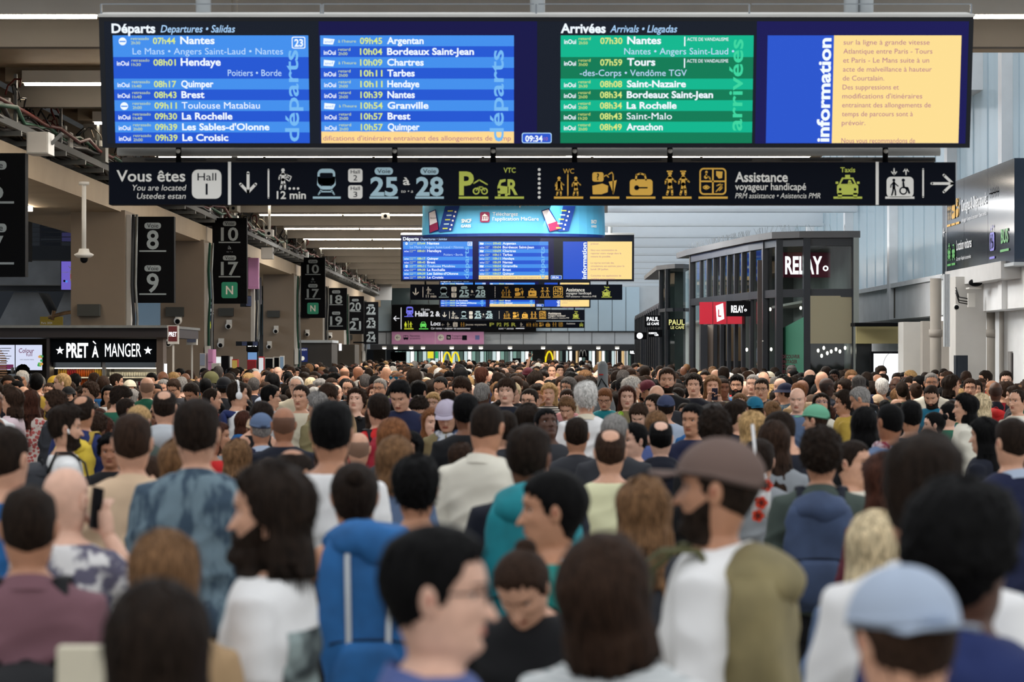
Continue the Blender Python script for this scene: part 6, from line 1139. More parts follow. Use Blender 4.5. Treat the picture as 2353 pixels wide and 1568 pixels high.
def backpack(t, label, col, size=1.0, z=1.36, col2=None, tall=0, front=False):
    m = M('pack_' + col, FAB[col], .75, var=.28, scale=5, bump=.5); m2 = M('pack_' + (col2 or 'black'), FAB[col2 or 'black'], .7, var=.1, scale=6); c = worldpt(t, (0, 0, 0)); o = thing('backpack', label, 'backpack', c, (0, 0, t.rotation_euler.z + (math.pi if front else 0))); k = t.scale[0]; o.scale = (k, k, k)
    w_ = .155 * size; h = (.46 + tall) * size; dp = .14 * size; y0 = -.125; zt = z + tall * .35
    g = G(); zz = np.linspace(zt, zt - h, 14); ns = 24; a = np.linspace(0, 2 * math.pi, ns, endpoint=False); q = np.clip(np.sin(np.linspace(.5, math.pi - .3, 14)) ** .35, 0, 1)
    X = w_ * q[:, None] * np.sign(np.sin(a)) * np.abs(np.sin(a)) ** .55; Y = y0 - dp * .5 + dp * .55 * q[:, None] * np.sign(np.cos(a)) * np.abs(np.cos(a)) ** .6; Z = zz[:, None] + 0 * X; X = X + .004 * np.sin(Z * 60); v, f = loft(X, Y, Z); v = [tuple(Vector(p) + Vector((1, 1, .3)) * .022 * noise.noise(Vector(p) * 9)) for p in v]; g.add(v, f, m, True); g.build('bag', o)
    g = G(); zz = np.linspace(zt - h * .5, zt - h * .93, 9); q = np.sin(np.linspace(.35, math.pi - .35, 9)) ** .4; X = w_ * .74 * q[:, None] * np.sign(np.sin(a)) * np.abs(np.sin(a)) ** .6; Y = y0 - dp * 1.02 + .045 * q[:, None] * np.cos(a); v, f = loft(X, Y, zz[:, None] + 0 * X); g.add(v.tolist(), f, m, True); g.build('pocket', o)
    g = G(); g.ball((0, y0 - dp * .5, zt - .02), (w_ * .88, dp * .66, .075 * size), m, 20, 12); g.v = [tuple(Vector(p) + Vector((1, 1, .6)) * .03 * noise.noise(Vector(p) * 11)) for p in g.v]; g.build('lid', o)
    g = G(); g.tube([(w_ * .8 * math.sin(t_), y0 - dp * 1.06, zt - h * .5 - .012 + .02 * math.cos(t_)) for t_ in np.linspace(-1.4, 1.4, 9)], .004, m2, 5); g.build('zip', o)
    for s in (-1, 1):
        g = G(); g.tube([(.085 * s, y0, zt - .02), (.095 * s, -.07, 1.487), (.105 * s, .02, 1.487), (.115 * s, .105, 1.42), (.13 * s, .135, 1.28), (.15 * s, .07, 1.1), (.14 * s, y0 + .03, 1.0)], [(.024, .007)] * 7, m2, 8, flat=(1, 0, 0)); g.build('strap', o)
        if tall and col == 'blue': g = G(); g.tube([(.07 * s, y0 - dp * .7, zt + .03), (.075 * s, y0 - dp * 1.06, zt - .08), (.07 * s, y0 - dp * 1.12, zt - h * .5), (.06 * s, y0 - dp * 1.1, zt - h * .8)], [(.011, .003)] * 4, FM('lightgrey'), 6, flat=(1, 0, 0)); g.build('webbing', o)
    g = G(); g.tube([(.03 * math.sin(t_) * 1.2, y0 - .02, zt + .05 * math.cos(t_) * .8 + .02) for t_ in np.linspace(-1.4, 1.4, 7)], .006, m2, 6); g.build('handle', o)
    return o
# ---- the people one can pick out: (u, top of head v, distance, facing: 0 away, 90 left, 180 to camera, -90 right, hair, skin, top, label, gear, options)
def H(s): a, b = s.split(':'); return (a, b)
D = []
def A(u, v, d, face, hair, skin, top, label, gear_='', **k):
    D.append((u, v, d, face, H(hair), skin, H(top), label, [H(x) for x in gear_.split()] if gear_ else [], k))
# nearest
A(1005, 1210, 4.9, -92, 'short:black', 0, 'shirt:periwinkle', 'nearest person facing right, short black hair, glasses and violet-blue shirt collar', 'glasses:black collar:periwinkle')
A(1415, 1220, 5.5, -25, 'bob:brown', 1, 'jumper:stripe', 'nearest person seen from behind in pale striped top, long brown hair', '', pitch=-20)
A(2095, 1287, 4.4, 20, 'short:brown', 1, 'jumper:offwhite', 'nearest person in washed light blue cap seen from behind', 'capback:sky', pitch=10)
A(2215, 1135, 5.2, -45, 'afro:black', 5, 'hoodie:royal', 'person with black curly hair and royal blue hooded top, near the right edge', '')
A(2125, 1003, 5.9, -30, 'fade:dark', 2, 'shirt:white', 'tall person in white shirt with close-cropped dark hair, seen from behind', '', tallneck=1)
A(1640, 1000, 6.9, 72, 'crop:dark', 2, 'shirt:white', 'bearded person in brown cap and white shirt facing left, olive pack on back', 'cap:cap_brown beard:dark', pitch=-4)
A(1270, 1078, 7.9, 88, 'slick:black', 2, 'tee:teal', 'person in teal football shirt facing left with slicked black hair', 'collar:white')
A(620, 1065, 6.9, 78, 'mane:dark', 1, 'tee:white', 'bearded person facing left in white T-shirt with dark back print', 'bigbeard:dark')
A(378, 1218, 6.6, 0, 'long:light', 1, 'jumper:tan', 'person with straight light brown hair from behind, in front of denim jacket', '', fem=1)
A(362, 1335, 4.5, 5, 'long:dark', 1, 'jacket:charcoal', 'nearest person at lower left from behind, long very dark hair', '', fem=1)
A(66, 1112, 7.4, 8, 'crop:dark', 2, 'shirt:mauve', 'person in mauve shirt with black backpack straps, from behind', '')
A(152, 1080, 8.1, -20, 'bald:grey', 0, 'tee:floral', 'shaven person in white tropical floral shirt holding phone to ear', '', arms='ear')
A(304, 947, 9.4, 4, 'crop:brown', 1, 'jacket:beige', 'person in beige jacket with cropped brown hair, seen from behind', '')
A(452, 918, 8.9, 2, 'short:dark', 1, 'jacket:denim', 'person in faded blue denim jacket seen from behind', '')
A(150, 937, 12.5, -72, 'quiff:dark', 1, 'tee:white', 'bearded person in white top facing right with white earbud', 'beard:dark earbud:white')
A(16, 975, 8.6, -20, 'crop:dark', 1, 'tee:blue', 'person at left edge with high forehead and blue shirt', '')
A(190, 907, 14.2, -10, 'spot:dark', 2, 'jacket:royal', 'person with thinning dark hair, blue jacket and yellow backpack', '')
A(652, 940, 13.3, 5, 'shaved:dark', 3, 'jumper:midnight', 'person with shiny shaven head and midnight blue top, from behind', '')
A(600, 947, 14.2, 15, 'crop:grey', 2, 'jumper:navy', 'person in slate cap and navy top with pale blue collar', 'cap:slate collar:sky')
A(762, 922, 9.3, 0, 'short:black', 2, 'tee:white', 'person with thick black hair and white T-shirt, from behind', '')
A(648, 1022, 9.6, -30, 'spot:dark', 2, 'jacket:charcoal', 'person bowing a bald-crowned dark head behind the bearded profile', '', pitch=30)
A(815, 1060, 8.1, 5, 'bun:dark', 2, 'tank:black', 'person with pinned-up dark hair wearing a tall bright blue pack', '', fem=1)
A(957, 1052, 8.6, 0, 'messy:black', 2, 'tee:slate', 'person with tousled black hair right of the tall blue pack', '')
A(903, 962, 12.2, 30, 'bob:red', 1, 'jacket:charcoal', 'person with ginger-blond bob facing left behind fair bob', '', fem=1)
A(908, 1003, 10.2, 10, 'bob:light', 1, 'tee:slate', 'person with fair bob and slate blue top, from behind', '', fem=1)
A(1112, 927, 10.6, -20, 'buzz:dark', 2, 'shirt:offwhite', 'person with buzz cut and large white shirt, from behind', '', pitch=14)
A(1070, 905, 13.6, 0, 'short:black', 4, 'jumper:black', 'person with tall black hair and black top behind the white shirt', '')
A(1160, 945, 13.2, 10, 'short:dark', 1, 'jacket:charcoal', 'dark-haired person in charcoal jacket right of the buzz cut', '')
A(1215, 978, 8.8, -12, 'short:dark', 4, 'jacket:midnight', 'person with round dark hair wearing a turquoise pack', '')
A(1347, 879, 15.6, 0, 'messy:white', 1, 'shirt:white', 'white-haired person in white shirt, from behind', 'collar:cream')
A(1325, 957, 13.0, 0, 'crop:dark', 2, 'jacket:charcoal', 'person with sunglasses pushed onto cropped dark hair, charcoal jacket', 'headsun:black')
A(1412, 947, 12.4, -10, 'thin:grey', 1, 'jacket:charcoal', 'person with thinning grey hair behind a balding head', '')
A(1402, 983, 10.8, 0, 'spot:brown', 1, 'tee:paleyellow', 'balding person in pale yellow T-shirt, from behind', '')
A(1518, 965, 13.0, 0, 'spot:black', 0, 'hoodie:midnight', 'person with pale bald crown ringed by black hair and dark hood', '')
A(1478, 1097, 8.1, 10, 'wavy:light', 1, 'jacket:charcoal', 'person with light brown wavy hair in front of the brown cap', '', fem=1)
A(1887, 987, 10.0, -8, 'curly:dark', 2, 'jacket:greygreen', 'person in grey-green jacket with navy rucksack, from behind', '')
A(1874, 927, 14.6, 60, 'crop:brown', 1, 'jumper:darkgreen', 'person in mint green cap facing left', 'cap:mint')
A(1814, 943, 12.6, 62, 'crop:dark', 1, 'tee:midnight', 'person with glasses looking down to the left, navy T-shirt', 'glasses:black stubble:dark', pitch=22)
A(1778, 967, 11.8, 10, 'long:brown', 1, 'jacket:grey', 'person with long brown hair and floral tote strap', '', fem=1)
A(1987, 935, 13.4, 0, 'long:black', 1, 'jacket:black', 'person with long straight black hair, from behind', '', fem=1)
A(1940, 899, 17.8, 85, 'messy:dark', 2, 'jacket:mustard', 'person in mustard jacket facing left with full brown hair', '')
A(1990, 888, 17.0, 70, 'crop:grey', 2, 'shirt:sky', 'person with silver-black hair bowing left', '', pitch=20)
A(2045, 931, 12.9, 25, 'buzz:black', 3, 'jacket:slate', 'person with close dark hair and red patterned scarf', 'scarf:scarfred')
A(2093, 921, 14.6, 10, 'short:black', 2, 'tee:charcoal', 'person with neat black hair right of red patterned scarf', '')
A(2146, 946, 15.8, 82, 'bun:black', 0, 'jacket:midnight', 'person facing left with black hair tied low at the nape', '', fem=1)
A(2143, 883, 19.6, 160, 'crop:dark', 1, 'tee:tealblue', 'bearded person in teal T-shirt looking down', 'beard:dark', pitch=24)
A(2217, 905, 16.2, 82, 'mane:black', 1, 'shirt:offwhite', 'person in loose cream shirt facing left with collar-length black hair', '')
A(2229, 870, 23.5, 172, 'short:brown', 1, 'jacket:charcoal', 'person with round glasses facing camera, charcoal jacket, right of red door post', 'glasses:burgundy')
A(2187, 862, 23.0, -80, 'mane:dark', 1, 'tee:charcoal', 'person with swept dark hair facing right by the navy totem', '')
A(2254, 905, 18.2, 20, 'wavy:pale', 0, 'jacket:lightgrey', 'person with pale blond wavy hair, from behind', '', fem=1)
A(2262, 960, 13.2, 60, 'wavy:black', 1, 'jacket:midnight', 'person with long black wavy hair facing left', '', fem=1)
A(2325, 958, 10.6, 22, 'crop:dark', 1, 'jumper:navy', 'person in navy jumper with pale blue collar, right edge', 'collar:sky')
A(2312, 853, 24.6, 170, 'short:dark', 0, 'tee:white', 'person in white T-shirt facing camera near the dark totem', '')
A(2288, 880, 21.8, -10, 'shaved:black', 5, 'jacket:midnight', 'person with round shaven head and bright red backpack', '')
A(2330, 887, 21.0, 70, 'long:brown', 1, 'jacket:charcoal', 'person with long brown hair facing left at right edge', '', fem=1)
A(2338, 893, 17.5, 130, 'thin:dark', 1, 'jumper:offwhite', 'partly cut person with receding hair at the right border', '')
A(2057, 870, 26.0, 180, 'bald:black', 5, 'jacket:charcoal', 'bald person with black glasses in front of the white lightbox', 'glasses:black')
A(2092, 866, 26.6, 150, 'bun:dark', 1, 'jacket:white', 'person with glasses looking down by the white pillar', 'glasses:burgundy', fem=1, pitch=20)
A(2104, 880, 23.6, 15, 'bun:brown', 1, 'jumper:grey', 'person with loose brown topknot and grey headphones round the neck', 'neckphones:grey', fem=1)
A(1900, 870, 22.6, -65, 'shaved:black', 6, 'jacket:midnight', 'shaven dark-skinned person in dark jacket facing right by pavilion corner'.replace('dark-skinned ', ''), '')
A(1833, 893, 17.6, 165, 'bald:grey', 0, 'tee:slate', 'bald smiling person facing camera left of the mint cap', '', pitch=8)
A(1888, 903, 18.6, 178, 'bob:dark', 1, 'tee:offwhite', 'person with blue mirrored glasses looking up', 'glasses:blue', pitch=-20, fem=1)
A(1834, 877, 21.0, 40, 'thin:red', 1, 'jacket:tan', 'person with receding ginger hair above the bald smiling one', '')
A(1804, 878, 21.6, 60, 'short:brown', 1, 'jacket:denim', 'person in navy bucket hat facing left', 'bucket:navy')
A(1917, 849, 30.0, 160, 'slick:black', 5, 'jacket:yellow', 'person with braided black hair and yellow jacket before dark glass', '')
A(2027, 858, 28.5, 100, 'crop:dark', 1, 'jacket:navy', 'person with glasses facing left in front of the white lightbox', 'glasses:black')
A(1693, 864, 24.0, 165, 'quiff:black', 1, 'shirt:denim', 'bearded person with glasses and denim shirt outside the pavilion door', 'glasses:black beard:black')
A(1730, 860, 23.0, 160, 'crop:grey', 0, 'jacket:charcoal', 'smiling grey-haired person facing camera', '')
A(1751, 867, 20.8, 165, 'crop:dark', 1, 'tee:khaki', 'person with round glasses and short dark crop facing camera, khaki top', 'glasses:black', pitch=6)
A(1722, 851, 31.0, 150, 'short:dark', 2, 'jacket:black', 'person in white baseball cap in front of the pavilion fins', 'cap:offwhite')
A(1766, 853, 33.0, 100, 'short:brown', 1, 'jacket:grey', 'person in cream cap near the green window poster', 'cap:cream')
A(1637, 863, 21.6, 178, 'wavy:light', 0, 'tank:offwhite', 'fair-haired person filming with a dark blue phone', '', arms='film', fem=1)
A(1594, 860, 21.6, 172, 'messy:dark', 0, 'jumper:midnight', 'person with tousled dark hair facing camera left of raised phone', '')
A(1533, 845, 19.6, 175, 'short:brown', 1, 'hoodie:black', 'tall person in black zipped hoodie facing camera', 'stubble:dark')
A(1514, 881, 18.0, 165, 'shaved:brown', 1, 'jacket:charcoal', 'shaven person bowing in front of the tall black hoodie', '', pitch=38)
A(1497, 872, 21.6, 120, 'short:dark', 2, 'jacket:charcoal', 'person in maroon cap looking down', 'cap:burgundy', pitch=20)
A(1441, 886, 18.8, 178, 'long:auburn', 0, 'jacket:khaki', 'long-haired person facing camera with lime green headphones round neck', 'neckphones:limegreen', fem=1)
A(1452, 868, 20.6, -82, 'messy:white', 1, 'tee:white', 'white-haired person facing right in white T-shirt', '')
A(1418, 852, 28.0, -40, 'short:dark', 1, 'jacket:crimson', 'person in crimson jacket right of guitar case', '')
A(1391, 893, 20.0, 170, 'short:red', 1, 'jacket:turquoise', 'person with short ginger hair and glasses below the guitar case', 'glasses:black', pitch=18)
A(1530, 906, 16.8, 0, 'short:dark', 1, 'tee:sky', 'person in navy baseball cap with small badge, from behind', 'cap:navycap')
A(1472, 922, 16.8, 165, 'long:brown', 0, 'tee:white', 'person with long brown hair looking down at chest', '', pitch=32, fem=1)
A(1503, 906, 17.6, 120, 'long:dark', 1, 'jumper:cream', 'person with long dark hair left of navy cap', '', fem=1)
A(1734, 910, 18.0, 12, 'short:dark', 1, 'jacket:tan', 'person in teal blue cap, from behind', 'capback:tealblue')
A(1700, 904, 20.2, 170, 'long:light', 0, 'jacket:offwhite', 'person with light brown hair and glasses behind the teal cap', 'glasses:tan', fem=1)
A(1691, 922, 14.8, -65, 'fade:dark', 1, 'jacket:midnight', 'person with white earbud and dark fade haircut facing right', 'earbud:white')
A(1642, 942, 12.2, 10, 'curly:dark', 4, 'jacket:black', 'person with dense dark curls in front of raised phone', '')
A(1728, 946, 13.6, 30, 'wavy:blond', 0, 'tee:slate', 'person with long blond waves, from behind', '', fem=1)
A(1773, 920, 17.0, 20, 'bun:light', 1, 'jacket:navy', 'person with rounded light brown hair right of the teal cap', '')
A(1508, 945, 14.8, 10, 'bob:light', 1, 'tee:periwinkle', 'person with chestnut bob in front of navy cap', '', fem=1)
A(1620, 853, 30.0, 160, 'short:dark', 1, 'jacket:charcoal', 'person wearing black over-ear headphones by pavilion door', 'headphones:black')
A(1456, 972, 13.2, 120, 'short:black', 0, 'jumper:grey', 'person half hidden right of balding yellow T-shirt, facing left', '')
# left part
A(26, 891, 17.0, 82, 'mane:brown', 1, 'shirt:palepink', 'person in pale pink shirt facing left with collar-length brown hair', 'collar:palepink')
A(70, 897, 18.0, -10, 'wavy:auburn', 1, 'jacket:redfloral', 'person with long auburn waves and red floral blouse', '', fem=1)
A(126, 900, 16.6, 80, 'curly:brown', 2, 'jacket:charcoal', 'person with big brown curls facing left', 'beard:brown')
A(52, 843, 31.0, 175, 'afro:black', 6, 'jacket:offwhite', 'server with black hair and beige apron behind the kiosk counter', 'beard:black')
A(38, 863, 27.0, 170, 'crop:black', 2, 'tee:offwhite', 'person facing camera before the kiosk counter, white top', '')
A(78, 868, 25.0, -10, 'shaved:dark', 3, 'jacket:greygreen', 'shaven person in grey-green jacket before the kiosk', '')
A(128, 862, 26.0, -80, 'short:black', 2, 'jacket:charcoal', 'person in mustard yellow cap facing right by the drinks chiller', 'cap:yellowcap glasses:black')
A(113, 881, 24.0, 170, 'buzz:brown', 1, 'jacket:charcoal', 'person with buzzed hair facing camera under the yellow cap', '')
A(157, 887, 22.0, 172, 'short:black', 1, 'jacket:black', 'bearded person in black cap facing camera', 'cap:black beard:black')
A(172, 861, 26.6, -15, 'messy:black', 1, 'jacket:charcoal', 'person with shaggy black hair before the orange juice bottles', '')
A(216, 857, 28.0, 20, 'short:brown', 1, 'jacket:khaki', 'brown-haired person between the two drinks chillers', '')
A(268, 859, 27.0, -75, 'short:dark', 1, 'jacket:tan', 'person with neat dark hair facing right before the yoghurt shelves', '')
A(298, 872, 24.6, 175, 'short:dark', 1, 'tee:white', 'person in backwards cream cap facing camera', 'capback:cream')
A(262, 888, 17.6, -60, 'messy:dark', 1, 'jumper:green', 'person with glasses and green hooded top looking down right', 'glasses:black', pitch=24)
A(377, 870, 24.6, 165, 'crop:grey', 1, 'jacket:lightgrey', 'person with cropped greying hair facing camera at kiosk corner', '', pitch=8)
A(405, 870, 23.6, 160, 'short:brown', 1, 'jacket:charcoal', 'brown-haired person looking down right of the kiosk corner', 'glasses:black', pitch=24)
A(449, 878, 20.6, 150, 'short:dark', 2, 'jacket:black', 'dark-haired person looking down left of the olive helmet', '', pitch=26)
A(378, 895, 14.2, 4, 'spot:dark', 1, 'hoodie:lightgrey', 'person with pink bald crown and light grey hood', '')
A(320, 928, 13.6, -20, 'thin:blond', 1, 'jacket:greygreen', 'person with straw-blond hair behind beige jacket', '')
A(290, 914, 16.8, -60, 'crop:dark', 4, 'shirt:vstripe', 'person in striped shirt with blue shoulder strap, facing right', '')
A(206, 879, 22.6, 120, 'curly:brown', 1, 'jacket:charcoal', 'person with short brown curls behind black cap', '', fem=1)
A(485, 854, 24.0, 5, 'short:dark', 2, 'jacket:olive', 'person in olive army helmet, from behind', 'helmet:olive')
A(515, 864, 21.6, 0, 'short:dark', 1, 'jacket:charcoal', 'person in black beanie, from behind', 'beanie:blackknit')
A(488, 890, 18.8, -78, 'thin:dark', 1, 'tee:red', 'balding person in red top facing right', '')
A(546, 877, 17.6, -72, 'short:dark', 1, 'tee:white', 'person with white over-ear headphones and knotted blue jumper', 'headphones:white tails:royal')
A(583, 866, 25.0, 5, 'thin:saltpepper', 1, 'jacket:midnight', 'person with thinning grey hair and midnight jacket, from behind', '')
A(628, 861, 26.6, 0, 'short:brown', 1, 'jacket:charcoal', 'person in backwards beige cap, from behind', 'cap:khakicap')
A(610, 864, 28.6, -20, 'shaved:grey', 1, 'jacket:charcoal', 'person with shaven crown left of the beige cap', '')
A(622, 885, 18.6, -75, 'short:black', 1, 'jacket:lightgrey', 'person with glasses and black hair facing right, light jacket', 'glasses:black')
A(590, 920, 14.8, -150, 'fringe:dark', 1, 'tank:black', 'person in black low-necked top looking down', '', pitch=30, fem=1)
A(692, 883, 17.6, 160, 'crop:dark', 1, 'tee:cream', 'person in cream T-shirt facing left of camera with tired look', '')
A(681, 863, 21.6, 172, 'thin:white', 0, 'jacket:cream', 'person with white receding hair, glasses and cream jacket', 'glasses:brown')
A(714, 868, 24.0, 10, 'short:pale', 1, 'jacket:charcoal', 'person with cream-white hair behind grey heads', '')
A(724, 887, 21.0, 165, 'crop:white', 1, 'jacket:charcoal', 'person with white cropped hair and glasses facing camera', 'glasses:black', pitch=12)
A(728, 903, 17.0, 60, 'messy:grey', 1, 'jacket:khaki', 'person with fluffy grey hair facing left', '')
A(760, 881, 17.4, 165, 'fringe:brown', 1, 'jacket:tan', 'brown-haired person looking down beside black-haired head', '', pitch=24)
A(816, 893, 17.6, 165, 'curly:brown', 0, 'tee:black', 'curly-haired person looking up, black T-shirt, headphones round neck', 'neckphones:black', pitch=-16)
A(801, 871, 22.6, 165, 'thin:dark', 1, 'jacket:charcoal', 'bearded person with glasses and high forehead', 'glasses:black stubble:grey')
A(839, 859, 26.0, 5, 'crop:saltpepper', 1, 'jacket:midnight', 'grey-haired person in dark suit jacket, from behind', 'collar:white')
A(792, 846, 33.0, -20, 'shaved:brown', 2, 'jacket:midnight', 'tall bald person in navy jacket, from behind', '')
A(766, 842, 38.0, 178, 'short:black', 2, 'jacket:black', 'person in black cap facing camera under Voie 18 sign', 'cap:black beard:black')
A(873, 869, 22.0, 160, 'crop:grey', 1, 'jacket:charcoal', 'person with glasses holding a hand to the mouth', 'glasses:black', arms='mouth')
A(925, 871, 15.8, 165, 'short:black', 1, 'jacket:navy', 'person in navy shirt looking down at a held phone', '', pitch=26, arms='phone')
A(870, 905, 14.6, 20, 'short:dark', 1, 'jacket:red', 'person in bright red jacket left of the navy shirt', '')
A(919, 853, 20.4, 150, 'thin:red', 0, 'jacket:purple', 'balding person with sunglasses pushed up', 'headsun:tealblue', pitch=14)
A(1068, 865, 19.0, 160, 'messy:brown', 1, 'jacket:charcoal', 'person with swept light-brown hair looking down', '', pitch=28)
A(1017, 860, 22.0, 165, 'thin:black', 1, 'jacket:navy', 'person with glasses looking down, navy striped jacket', 'glasses:black', pitch=30)
A(1108, 879, 18.0, -20, 'crop:grey', 5, 'jacket:khaki', 'person with cropped silver hair and bare nape', '')
A(1164, 869, 17.8, 168, 'fringe:brown', 0, 'jacket:midnight', 'person with brown fringe facing camera, dark jacket', '')
A(1107, 845, 26.0, -25, 'fringe:auburn', 1, 'jacket:navy', 'tall brown-haired person in navy jacket, from behind', '')
A(1217, 892, 17.0, 155, 'crop:dark', 1, 'jacket:grey', 'person with short dark hair and glasses facing left of camera', 'glasses:black', fem=1)
A(1262, 936, 14.0, -160, 'slick:black', 5, 'jacket:charcoal', 'person in pulled-back black hair looking up', '', pitch=-20, fem=1)
A(1262, 881, 21.0, 172, 'wavy:blond', 0, 'jacket:zebra', 'blond person phoning in zebra-striped scarf top', '', arms='ear', fem=1)
A(1231, 853, 25.0, 0, 'wavy:dark', 1, 'jacket:sky', 'person with long dark curls and pale blue top, from behind', '', fem=1)
A(1268, 838, 37.0, 178, 'thin:brown', 1, 'tee:white', 'tall white-shirted person facing camera under the yellow arches', '')
A(996, 902, 20.0, 165, 'bob:blond', 0, 'jacket:offwhite', 'fair-haired person with glasses and white hood', 'glasses:brown', fem=1)
A(993, 938, 15.2, -165, 'long:red', 0, 'jacket:tan', 'person with long red-blond hair left of the lavender cap', '', fem=1)
A(1030, 916, 14.8, 170, 'bob:dark', 1, 'jacket:khaki', 'person in lavender cap, khaki coat and patterned pale scarf', 'cap:lavender scarf:paisley', pitch=20, fem=1)
A(966, 908, 17.0, 175, 'curly:dark', 1, 'tee:white', 'person with dark curls looking down, right of navy shirt', '', pitch=34)
A(962, 875, 19.0, -30, 'short:black', 1, 'jacket:charcoal', 'person with short black hair behind the dark curls', '')
A(1051, 892, 21.0, 170, 'long:black', 1, 'jacket:grey', 'person with long black hair facing camera behind lavender cap', '', fem=1)
A(1028, 897, 19.6, 60, 'short:dark', 1, 'jacket:charcoal', 'dark-haired person facing left directly above the lavender cap', '')
A(1213, 928, 14.2, 10, 'mane:dark', 1, 'jacket:grey', 'person with dark swept-up hair in front of glasses wearer', '', fem=1)
A(1306, 867, 22.0, 140, 'bob:saltpepper', 1, 'jacket:cream', 'person with greying bob facing left', 'glasses:black', fem=1)
A(1303, 893, 20.0, 172, 'slick:brown', 0, 'tee:pink', 'person in coral top facing camera left of white hair', '', fem=1)
A(1307, 914, 18.0, 160, 'messy:light', 1, 'jacket:charcoal', 'tousled light-haired person left of the white-haired head', '', pitch=20)
A(1184, 876, 21.0, 165, 'thin:pale', 0, 'jacket:charcoal', 'person with fair receding hair right of the brown fringe', '', pitch=26)
A(1213, 843, 32.0, 10, 'short:dark', 2, 'jacket:sky', 'person in small maroon cap, from behind', 'beanie:burgundy')
A(1236, 833, 58.0, 175, 'short:dark', 1, 'tee:white', 'person in white cap raising a phone overhead before the grey pier', 'cap:offwhite', arms='raise')
A(1056, 837, 38.0, 5, 'short:black', 5, 'jacket:charcoal', 'person in large black knitted hat, from behind', 'turban:blackknit')
A(1353, 868, 24.0, 170, 'curly:dark', 2, 'jacket:charcoal', 'curly dark-haired person left of the guitar case', '')
A(1010, 857, 30.0, -5, 'bob:brown', 1, 'jacket:grey', 'person with brown bob behind the navy striped jacket', '', fem=1)
A(958, 853, 33.0, -60, 'short:dark', 1, 'jacket:charcoal', 'person in olive green cap facing right', 'cap:olive')
A(980, 866, 27.0, 0, 'wavy:blond', 1, 'jacket:grey', 'person in pale patterned sun hat, from behind', 'bucket:cream')
# right foreground extras
A(2032, 1042, 9.2, 30, 'wavy:auburn', 1, 'jacket:burgundy', 'auburn-haired person with blond highlights stretching an arm left', '', fem=1)
A(2012, 1175, 8.0, 0, 'bob:pale', 0, 'jacket:slate', 'small person with pale blond hair below the navy rucksack', '', fem=1)
A(1745, 1010, 11.2, -5, 'short:dark', 1, 'jacket:grey', 'person in grey cardigan with red-flowered tote', '')
A(1960, 1010, 10.6, -120, 'crop:dark', 1, 'jacket:offwhite', 'person with outstretched bare arm reaching left', '', arms='point')
A(1225, 1230, 7.6, 160, 'bun:brown', 1, 'jacket:black', 'person bending low in black jacket behind the nearest profile', '', pitch=40)
A(30, 1040, 12.0, 0, 'crop:black', 2, 'jacket:navy', 'person in navy jacket behind the shaven floral shirt', '')
A(545, 1010, 12.6, 10, 'wavy:light', 1, 'jacket:charcoal', 'person with light brown waves right of denim jacket', '', fem=1)
A(255, 1000, 13.2, 180, 'curly:black', 3, 'jacket:black', 'person with black curls between earbud wearer and beige jacket', '')
HATC = {'cap_brown': (108, 88, 80), 'mint': (104, 168, 136), 'tealblue': (28, 110, 140), 'limegreen': (170, 220, 60), 'navycap': (56, 64, 92), 'yellowcap': (196, 160, 52), 'blackknit': (22, 24, 30), 'khakicap': (186, 170, 130), 'lavender': (178, 168, 184)}
FAB.update(HATC)
# keep people from standing inside each other: slide along the line of sight
ent = [list(e) for e in D]
for e in ent:
    if e[2] >= 8.05: e[2] *= float(np.interp(e[2], [8, 9, 11, 13, 15, 17, 30, 50, 60], [1.12, 1.2, 1.24, 1.3, 1.4, 1.5, 1.45, 1.3, 1.2]))
for it in range(60):
    mv = 0
    for i in range(len(ent)):
        for j in range(i + 1, len(ent)):
            a, b = ent[i], ent[j]; xa, xb = (a[0] - CU) / F * a[2], (b[0] - CU) / F * b[2]; dx, dy = xa - xb, a[2] - b[2]; r = math.hypot(dx, dy); need = .44
            if r < need:
                mv += 1; p = (math.sqrt(max(0, need ** 2 - dx * dx)) - abs(dy)) / 2 + .01
                if dy >= 0: a[2] += p * a[2] / 20; b[2] -= p * b[2] / 20
                else: a[2] -= p * a[2] / 20; b[2] += p * b[2] / 20
    if not mv: break
PP = {}
for u, v, d, face, hair, skin, top, label, gr, k in ent:
    k.pop('tallneck', 0)
    PP[label] = person(u, v, d, face, hair, skin, top, label, gear_=gr, low=rnd.choice(['navy', 'charcoal', 'black', 'denim', 'tan']), **k)
def find(s): return next(t for l, t in PP.items() if s in l)
# carried things
backpack(find('olive pack on back'), 'olive and khaki hiking backpack on the person in brown cap', 'khaki', 1.15, 1.40, 'olive', .08).location.x -= .09
backpack(find('tall bright blue pack'), 'tall bright blue trekking backpack with grey webbing straps', 'blue', 1.15, 1.44, 'midnight', .18).location.x += .04
backpack(find('wearing a turquoise pack'), 'large turquoise backpack behind the teal football shirt', 'turquoise', 1.3, 1.44, 'black', .1).location.x += .07
FAB['packnavy'] = (58, 72, 100); b = backpack(find('navy rucksack, from'), 'navy blue school rucksack worn over the grey-green jacket', 'packnavy', 1.1, 1.41, 'midnight')
g = G(); g.box(-.035, -.295, 1.10, .035, -.288, 1.13, M('pack_label', (200, 170, 170))); g.build('badge', b)
backpack(find('black backpack straps'), 'black backpack on mauve shirt at lower left', 'black', 1.1, 1.20, 'black')
backpack(find('facing right with white earbud'), 'black backpack on the bearded earbud wearer', 'charcoal', .9, 1.38, 'black')
backpack(find('yellow backpack'), 'mustard yellow backpack over blue jacket at left', 'yellow', 1.0, 1.40, 'mustard')
backpack(find('bright red backpack'), 'bright red backpack on shaven head near right edge', 'red', .95, 1.38, 'crimson')
backpack(find('bright red jacket'), 'red and black backpack on the bright red jacket', 'crimson', .95, 1.40, 'black')
backpack(find('crimson jacket'), 'dark backpack on the crimson jacket right of the guitar case', 'charcoal', .8, 1.38, 'black')
